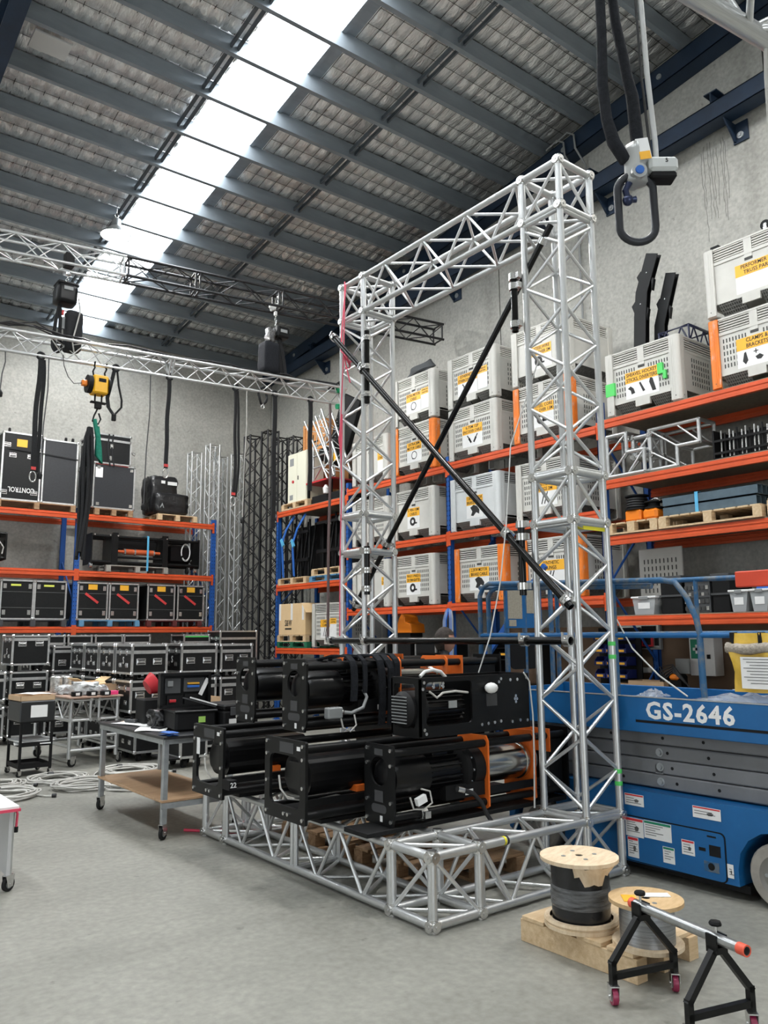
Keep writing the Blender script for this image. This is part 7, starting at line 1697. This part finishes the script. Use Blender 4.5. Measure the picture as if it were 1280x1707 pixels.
for i in range(2):
    for j in range(4):
        x0, z0 = 0.1*j, 0.115*i
        g = MB(); L0, L1 = (0.02 if i == 0 else 0.0), 1.13
        for a, b, c, d in ((0, 0.006, 0, 0.105), (0.089, 0.095, 0, 0.105), (0, 0.095, 0, 0.006), (0, 0.095, 0.099, 0.105)): g.bb((x0+a, L0, z0+c), (x0+b, L1, z0+d))
        g.build('box_tube', DSTEEL, t)
MB().strip([(0.39, 0.70, 0.235), (-0.006, 0.70, 0.232), (-0.008, 0.70, 0.1), (-0.006, 0.70, -0.02)], (0, 1, 0), 0.04, 0.003).build('blue_strap', LTBLUE, t)
t = thing('cable_drum', 'orange and black extension cable drum, left of two on the third shelf', 'reel', (8.30, 5.62, 2.937), 0, 'orange cable drums')
bx('orange_base', (-0.08, -0.02, 0.0), (0.15, 0.20, 0.14), ORP, t, 0.02); MB().lathe([(0.0, 0.14), (0.14, 0.14), (0.14, 0.16), (0.09, 0.165), (0.09, 0.30), (0.14, 0.305), (0.14, 0.32), (0, 0.32)], (0.03, 0.09, 0), n=20).build('drum', BLACKM, t)
for k in range(4): MB().tube([(0.03+0.115*math.cos(a), 0.09+0.115*math.sin(a), 0.18+0.03*k) for a in [2*math.pi*i/18 for i in range(18)]], 0.015, 6, True).build('wound_cable', CABLEB, t)
t = thing('cable_drum', 'orange and black extension cable drum, right of two on the third shelf', 'reel', (8.30, 5.40, 2.937), 0, 'orange cable drums')
bx('orange_base', (-0.08, -0.02, 0.0), (0.15, 0.18, 0.13), ORP, t, 0.03); MB().lathe([(0.0, 0.13), (0.11, 0.13), (0.11, 0.15), (0.07, 0.155), (0.07, 0.20), (0.11, 0.205), (0.11, 0.22), (0, 0.22)], (0.03, 0.08, 0), n=20).build('drum', BLACKM, t)
MB().tube([(0.0, 0.0, 0.21), (-0.03, -0.05, 0.22), (-0.05, 0.0, 0.24), (-0.02, 0.1, 0.23)], 0.008, 6).build('lead', STEEL, t)
def tub(label, y, w, h, x=8.2, lid=GREYP, lab=True):
    t = thing('plastic_tub', label, 'tub', (x, y, 1.823), 0, 'clear tubs on the lowest shelf')
    P = [(0.03, 0.0), (w-0.03, 0.0), (w, h), (0, h)]
    MB().prism([(a, b) for a, b in P], 0, 0.0, 0.36).build('tub_body', CLEARP, t)
    bx('contents', (0.03, 0.05, 0.01), (0.32, w-0.05, h*0.55), DGREYP, t); bx('lid', (-0.015, -0.012, h), (0.375, w+0.012, h+0.022), WHITE, t, 0.004); bx('lid_clip', (-0.02, w*0.3, h-0.015), (-0.005, w*0.7, h+0.02), lid, t, 0.003)
    if lab: bx('paper_label', (-0.004, w*0.25, h*0.35), (0.002, w*0.75, h*0.72), WHITE, t)
    return t
tub('clear plastic tub with a grey clip at the left of the lowest shelf', 5.45, 0.31, 0.19)
tub('clear plastic tub, left of the pair at the right edge', 4.345, 0.20, 0.21); tub('clear plastic tub, right of the pair at the right edge', 4.12, 0.20, 0.21); 
bx_ = tag(bx('spray_can_box', (8.3, 4.12, 2.056), (8.5, 4.30, 2.11), BLUESTRAP, None, 0.005), 'small blue box lying on the clear tubs', 'box')
def crate(label, y, w, h, slots=True, x=8.24):
    t = thing('storage_crate', label, 'crate', (x, y, 1.823), 0, 'dark crates on the lowest shelf')
    bx('crate_body', (0.01, 0.01, 0), (0.5, w-0.01, h), DGREYP if slots else BLACKM, t, 0.008)
    bx('rim', (-0.005, 0, h-0.03), (0.51, w, h), DGREYP, t, 0.004); bx('rim', (-0.003, 0, h*0.45), (0.0, w, h*0.5), DGREYP, t)
    if slots:
        for k in range(4):
            for j in range(6): bx('slot', (-0.0015, 0.02+w*0.16*j, 0.03+h*0.2*k), (0.011, 0.02+w*0.16*j+w*0.1, 0.03+h*0.2*k+h*0.11), STEEL if (k+j) % 3 == 0 else BIND, t)
    return t
crate('dark grey lidded crate behind the bent lift rail', 5.13, 0.29, 0.43, False); crate('black milk crate of shiny fittings on the lowest shelf', 4.79, 0.32, 0.38, True); crate('tall black crate right of the milk crate', 4.56, 0.22, 0.42, False)
t = thing('slotted_sheet', 'grey slotted bin side leaning behind the blue upright on the lowest shelf', 'panel', (8.72, 5.40, 1.825))
bx('sheet', (0, 0, 0), (0.03, 0.60, 0.82), BING, t, 0.006)
g = MB()
for r in range(7):
    for k in range(9): g.box((-0.001, 0.08+k*0.055, 0.12+r*0.09), (0.003, 0.014, 0.055))
stuff(g.build('vent_slots', BIND, t))

# ================================================================== WORKSHOP BENCH UNDER THE RACK
t = thing('workbench', 'long dark workbench under the rack behind the scissor lift', 'bench', (8.35, 3.45, 0))
bx('benchtop', (0, 0, 0.86), (0.85, 5.4, 0.90), MDF, t, 0.004); bx('backboard', (0.84, 0, 0.90), (0.86, 5.4, 1.70), MDF, t)
for y in (0.1, 1.8, 3.5, 5.2): bx('leg', (0.02, y, 0), (0.08, y+0.06, 0.86), BLACKM, t); bx('leg', (0.75, y, 0), (0.81, y+0.06, 0.86), BLACKM, t)
bx('lower_shelf', (0.05, 0.1, 0.3), (0.8, 5.3, 0.32), MDF, t)
t = thing('control_panel', 'open control panel with red and grey modules on the workshop backboard', 'panel', (9.12, 6.02, 1.40))
bx('frame', (0, 0, 0), (0.05, 0.62, 0.34), GREYP, t, 0.004); bx('backplate', (-0.004, 0.02, 0.02), (0.0, 0.60, 0.32), STEEL, t)
for (a, b, c, d, m_) in ((0.30, 0.56, 0.20, 0.29, WHITE), (0.33, 0.55, 0.22, 0.25, REDP), (0.06, 0.26, 0.22, 0.30, BLACKM), (0.10, 0.27, 0.04, 0.17, REDP), (0.13, 0.24, 0.06, 0.15, SCREEN), (0.36, 0.56, 0.05, 0.10, WHITE), (0.03, 0.08, 0.05, 0.18, BLACKM)): bx('module', (-0.02 if m_ is not SCREEN else -0.024, a, c), (-0.004, b, d), m_, t)
t = thing('first_aid_box', 'white first aid cabinet with a green cross on the workshop backboard', 'cabinet', (8.98, 5.22, 1.10))
bx('body', (0, 0, 0), (0.2, 0.32, 0.46), WHITE, t, 0.005); pn = bx('green_panel', (-0.004, 0.14, 0.20), (0.0, 0.30, 0.43), GRNH, t)
bx('cross_bar', (-0.003, -0.05, -0.02), (-0.001, 0.05, 0.015), WHITE, pn); bx('cross_bar', (-0.003, -0.017, -0.055), (-0.001, 0.017, 0.05), WHITE, pn); bx('info_strip', (-0.004, 0.14, 0.14), (0.0, 0.30, 0.19), WHITE, t); bx('latch', (-0.012, 0.05, 0.20), (0.0, 0.09, 0.25), BLACKM, t)
for (y, w_, h_, nm) in ((5.68, 0.50, 0.13, 'low brown carton on the bench in front of the control panel'), (6.18, 0.22, 0.09, 'smaller brown carton left of the low one on the bench')): open_carton(nm, 8.62, y, 0.902, 0.3, w_, h_, 0, CARD, False)
t = thing('power_board', 'white socket strip with a plugged black lead on the backboard', 'socket', (9.19, 6.2, 1.10)); bx('strip', (-0.02, 0, 0), (0.0, 0.34, 0.07), WHITE, t, 0.004); MB().tube([(-0.03, 0.28, 0.03), (-0.05, 0.26, -0.02), (-0.04, 0.30, -0.12), (-0.02, 0.34, -0.18)], 0.008, 6).build('lead', CABLEB, t); bx('plug', (-0.05, 0.26, 0.015), (-0.02, 0.30, 0.055), BLACKM, t)
t = thing('bench_drill', 'tangle of black leads and an orange tool on the bench', 'tool', (8.75, 5.50, 0.902))
bx('body', (0, 0.05, 0), (0.2, 0.25, 0.22), BLACKM, t, 0.03); bx('orange_grip', (-0.03, 0.06, 0.15), (0.06, 0.18, 0.22), ORP, t, 0.02); bx('meter', (0.1, -0.02, 0.22), (0.14, 0.16, 0.40), GREYP, t, 0.005)
for k in range(5): MB().tube([(-0.02, 0.35-0.05*k, 0.02), (-0.04, 0.28, 0.1+0.05*k), (-0.02, 0.12, 0.25+0.02*k), (0.0, -0.05, 0.1), (0.0, -0.08-0.02*k, 0.01)], 0.010, 6).build('lead', CABLEB, t)
t = thing('black_cylinder', 'black gas cylinder shape standing on the bench beside the first aid box', 'cylinder', (8.75, 4.72, 0.902)); MB().lathe([(0, 0), (0.11, 0), (0.115, 0.02), (0.115, 0.38), (0.09, 0.43), (0.03, 0.46), (0.03, 0.49), (0, 0.49)], (0, 0, 0), n=20).build('shell', BLACKM, t); MB().cyl((0, 0, 0.48), (0, 0, 0.53), 0.02, 10).build('valve', STEEL, t)
t = thing('note_card', 'white card standing on the bench below the document pouch', 'card', (8.4, 4.45, 0.902)); MB().box((0, 0.1, 0.05), (0.01, 0.30, 0.10), Matrix.Rotation(0.1, 3, 'Y')).build('card', WHITE, t)
# blue parts bins on the upright panel left of the lift rail
def parts_bin(label, x, y, z, m=BLUEP, k=1.0):
    t = thing('parts_bin', label, 'parts bin', (x, y, z), 0, 'small parts bins')
    w, h, d = 0.16*k, 0.11*k, 0.2
    MB().prism([(0, 0), (d, 0), (d, h), (0.06, h), (0.0, h*0.5)], 1, 0, 0.006).build('side_wall', m, t); MB().prism([(0, 0), (d, 0), (d, h), (0.06, h), (0.0, h*0.5)], 1, w-0.006, w).build('side_wall', m, t)
    bx('front_wall', (0, 0, 0), (0.006, w, h*0.5), m, t); bx('bottom', (0, 0, 0), (d, w, 0.006), m, t); bx('back_wall', (d-0.006, 0, 0), (d, w, h), m, t); bx('amber_tag', (-0.003, w*0.2, h*0.12), (0.0, w*0.8, h*0.38), LABY, t)
for i in range(4):
    for j in range(3): parts_bin('blue parts bin, row %s column %s of the louvre panel' % (('top', 'second', 'third', 'bottom')[i], ('left', 'middle', 'right')[j]), 8.75, 6.62-0.17*j, 1.52-0.16*i)
bx_ = tag(MB().bb((8.955, 6.2, 0.95), (8.975, 6.85, 1.68)).build('louvre_panel', BLACKM), 'dark louvre panel that carries the blue parts bins', 'panel')
for j, (y, z, m_) in enumerate(((7.55, 1.42, LABY), (7.55, 1.26, LABY), (7.85, 1.3, BLACKM), (8.05, 1.3, BLACKM))): parts_bin(('upper yellow parts bin behind the lift gate', 'lower yellow parts bin behind the lift gate', 'left black parts bin behind the lift gate', 'right black parts bin behind the lift gate')[[0, 1, 3, 2][j]], 8.45, y, z, ORP if m_ is LABY else m_)
t = thing('parts_shelf', 'dark steel shelf of small bins behind the lift gate', 'shelf', (8.42, 7.4, 0.902))
for z in (0.0, 0.345, 0.505): bx('shelf_plate', (0, 0, z), (0.3, 0.95, z+0.008), BLACKM, t)
for y in (0.0, 0.94): bx('side_plate', (0, y, 0), (0.3, y+0.01, 0.7), BLACKM, t)
# under the middle bays: flight rack, reel, orange cone-shaped cover, blue hose
t = thing('blue_hose', 'bunch of blue and grey hoses hanging on the blue upright', 'hose', (8.19, 8.95, 1.97))
for k in range(6): MB().tube([(-0.04, -0.09+0.012*k, -0.9), (-0.05, -0.11+0.012*k, -0.5), (-0.04, -0.10+0.012*k, -0.12), (-0.03, -0.07+0.010*k, -0.02+0.008*k), (-0.03, 0.05-0.010*k, -0.01+0.008*k), (-0.04, 0.10-0.012*k, -0.15), (-0.05, 0.10-0.010*k, -0.6), (-0.04, 0.06-0.008*k, -0.9)], 0.014, 6).build('hose', BLUESTRAP if k % 2 else GREYP, t)
road_case('grey edged rack case with a red strip behind the far tower', 8.3, 9.4, 0.9, 0.7, 0.5, 0.65, handles=0, latches=False, castors=0.0, lid=None)
t = thing('rack_shelf', 'dark steel shelf under the middle bays carrying cases', 'shelf', (8.25, 8.95, 0)); bx('deck', (0, 0.06, 0.86), (0.9, 2.60, 0.898), BLACKM, t)
for y in (0.1, 2.5):
    for x in (0.02, 0.85): bx('leg', (x, y, 0), (x+0.05, y+0.05, 0.86), BLACKM, t)
t = thing('orange_cover', 'orange moulded plastic cover on the shelf behind the far tower', 'cover', (8.35, 10.05, 0.902))
MB().prism([(0.0, 0.74), (0.02, 0.88), (0.16, 0.92), (0.18, 1.0), (0.25, 1.05), (0.32, 0.98), (0.34, 0.92), (0.48, 0.86), (0.48, 0.74)], 0, 0, 0.3).build('shell', ORP, t, bevel=0.01); bx('stand', (0.02, 0.05, 0), (0.28, 0.44, 0.74), BLACKM, t)
road_case('dark rack case with grey edges under the orange cover, near the far tower', 8.28, 10.62, 0.9, 0.7, 0.6, 0.62, handles=0, latches=False, castors=0.0, lid=None)
t = thing('hose_reel', 'pale round hose reel standing behind the far tower base', 'reel', (8.35, 11.35, 1.18)); MB().lathe([(0.10, -0.06), (0.27, -0.06), (0.27, 0.06), (0.10, 0.06), (0.10, -0.06)], (0, 0, 0.0), (1, 0, 0), 24).build('wheel', GREYP, t); MB().lathe([(0.0, -0.07), (0.12, -0.07), (0.12, 0.07), (0, 0.07)], (0, 0, 0), (1, 0, 0), 18).build('hub', BLACKM, t)
bx('stand', (-0.06, -0.12, -0.28), (0.06, 0.12, -0.2), BLACKM, t)
# blue ladder stile glimpsed behind the lift
tag(MB().box((8.0, 8.05, 1.26), (0.05, 0.07, 3.35), Matrix.Rotation(0.75, 3, 'X')).build('blue_strut', RBLUE), 'blue steel strut leaning in front of the parts shelf', 'strut')

# ================================================================== PERSON BEHIND THE WINCHES (only the head shows)
def person(label, x, y, face, h):
    root = thing('person', label, 'person', (x, y, 0), face)
    # local: faces +x. One continuous skinned body
    J = {'pelvis': (0, 0, 0.93), 'belly': (0.0, 0, 1.08), 'chest': (0.01, 0, 1.28), 'neck': (0.0, 0, 1.42), 'throat': (0.015, 0, 1.47),
         'shL': (0, 0.16, 1.36), 'elL': (0.06, 0.22, 1.10), 'wrL': (0.26, 0.18, 1.02), 'haL': (0.33, 0.17, 1.02),
         'shR': (0, -0.16, 1.36), 'elR': (0.06, -0.22, 1.10), 'wrR': (0.26, -0.18, 1.02), 'haR': (0.33, -0.17, 1.02),
         'hiL': (0, 0.09, 0.88), 'knL': (0.02, 0.10, 0.48), 'anL': (-0.01, 0.10, 0.09), 'toL': (0.16, 0.11, 0.04),
         'hiR': (0, -0.09, 0.88), 'knR': (0.02, -0.10, 0.48), 'anR': (-0.01, -0.10, 0.09), 'toR': (0.16, -0.11, 0.04)}
    E_ = [('pelvis', 'belly'), ('belly', 'chest'), ('chest', 'neck'), ('neck', 'throat'), ('chest', 'shL'), ('shL', 'elL'), ('elL', 'wrL'), ('wrL', 'haL'), ('chest', 'shR'), ('shR', 'elR'), ('elR', 'wrR'), ('wrR', 'haR'),
          ('pelvis', 'hiL'), ('hiL', 'knL'), ('knL', 'anL'), ('anL', 'toL'), ('pelvis', 'hiR'), ('hiR', 'knR'), ('knR', 'anR'), ('anR', 'toR')]
    RAD = {'pelvis': (.12, .15), 'belly': (.11, .14), 'chest': (.12, .16), 'neck': (.06, .06), 'throat': (.055, .055), 'shL': (.06, .06), 'shR': (.06, .06), 'elL': (.045, .045), 'elR': (.045, .045), 'wrL': (.03, .03), 'wrR': (.03, .03), 'haL': (.035, .02), 'haR': (.035, .02),
           'hiL': (.09, .09), 'hiR': (.09, .09), 'knL': (.06, .06), 'knR': (.06, .06), 'anL': (.045, .045), 'anR': (.045, .045), 'toL': (.04, .03), 'toR': (.04, .03)}
    ks = list(J); me = bpy.data.meshes.new('body'); me.from_pydata([J[k] for k in ks], [(ks.index(a), ks.index(b)) for a, b in E_], [])
    o = bpy.data.objects.new('body', me); COL.objects.link(o)
    sk = o.modifiers.new('skin', 'SKIN'); me_sv = me.skin_vertices[0].data
    for i, k in enumerate(ks): me_sv[i].radius = RAD[k]; me_sv[i].use_root = (k == 'pelvis')
    o.modifiers.new('sub', 'SUBSURF').levels = 2
    bpy.context.view_layer.update()
    m2 = bpy.data.meshes.new_from_object(o.evaluated_get(bpy.context.evaluated_depsgraph_get())); bpy.data.objects.remove(o)
    m2.materials.clear(); m2.materials.append(mat('black_work_shirt', (0.02, 0.02, 0.022), 0.85)); m2.name = 'body'
    for p_ in m2.polygons: p_.use_smooth = True
    b = inst('body', m2, root)
    # head
    bm = bmesh.new(); bmesh.ops.create_uvsphere(bm, u_segments=24, v_segments=18, radius=1.0)
    for v in bm.verts:
        c = v.co.copy(); x_, y_, z_ = c.x*0.098, c.y*0.076, c.z*0.118
        if z_ < 0: x_ = x_*(1-0.10*(-c.z))+0.014*(-c.z); y_ *= 1-0.28*(-c.z)**1.4
        if c.x > 0.75 and abs(c.y) < 0.28: x_ += (0.020*math.exp(-((c.z+0.12)/0.16)**2)+0.006*math.exp(-((c.z+0.45)/0.08)**2))*(1-abs(c.y)/0.28)
        if c.x > 0.6 and 0.2 < abs(c.y) < 0.55: x_ -= 0.010*math.exp(-((c.z-0.08)/0.14)**2)
        v.co = (x_, y_, z_)
    hm = bpy.data.meshes.new('head'); bm.to_mesh(hm); bm.free(); hm.materials.append(SKIN)
    for p_ in hm.polygons: p_.use_smooth = True
    hd = inst('head', hm, root, (0.02, 0, h-0.118))
    for s in (-1, 1):
        MB().ball((-0.005, s*0.075, -0.012), 0.03, 10, 8, (0.65, 0.35, 1.0)).build('ear', SKIN, hd)
        MB().ball((0.078, s*0.03, 0.010), 0.012, 8, 6).build('eye', WHITE, hd); MB().box((0.088, s*0.03, 0.030), (0.008, 0.03, 0.006)).build('eyebrow', HAIR, hd)
    MB().box((0.090, 0, -0.055), (0.008, 0.036, 0.008)).build('mouth', mat('lip', (0.35, 0.12, 0.10), 0.5), hd, bevel=0.003)
    bm = bmesh.new(); bmesh.ops.create_uvsphere(bm, u_segments=28, v_segments=20, radius=1.0)
    rh = random.Random(3); kill = []
    for v in bm.verts:
        c = v.co.copy()
        front = c.x > 0.35 and c.z < 0.45
        low = c.z < (-0.80 if c.x < -0.1 else 0.02) or (abs(c.y) > 0.5 and c.x > -0.12 and c.z < 0.12)
        k = 1.07+rh.uniform(-0.015, 0.03)
        v.co = (c.x*0.100*k-0.003, c.y*0.079*k, c.z*0.120*k+0.004)
        if front or low: kill.append(v)
    bmesh.ops.delete(bm, geom=kill, context='VERTS')
    hm2 = bpy.data.meshes.new('hair'); bm.to_mesh(hm2); bm.free(); hm2.materials.append(HAIR)
    for p_ in hm2.polygons: p_.use_smooth = True
    inst('hair', hm2, hd)
    # fingers
    for s in (-1, 1):
        for k in range(4): MB().tube([(0.34, s*0.17+(k-1.5)*0.018, 1.02), (0.375, s*0.17+(k-1.5)*0.019, 1.015), (0.40-0.006*abs(k-1.5), s*0.17+(k-1.5)*0.019, 0.995)], [0.009, 0.0085, 0.007], 6).build('finger', SKIN, b)
        MB().tube([(0.31, s*0.17-s*0.03, 1.02), (0.335, s*0.17-s*0.05, 1.015), (0.36, s*0.17-s*0.055, 1.0)], [0.010, 0.009, 0.008], 6).build('thumb', SKIN, b)
    return root
person('person with short dark hair in profile, only the head visible above the winches', 5.32, 5.92, math.radians(-28), 1.665)
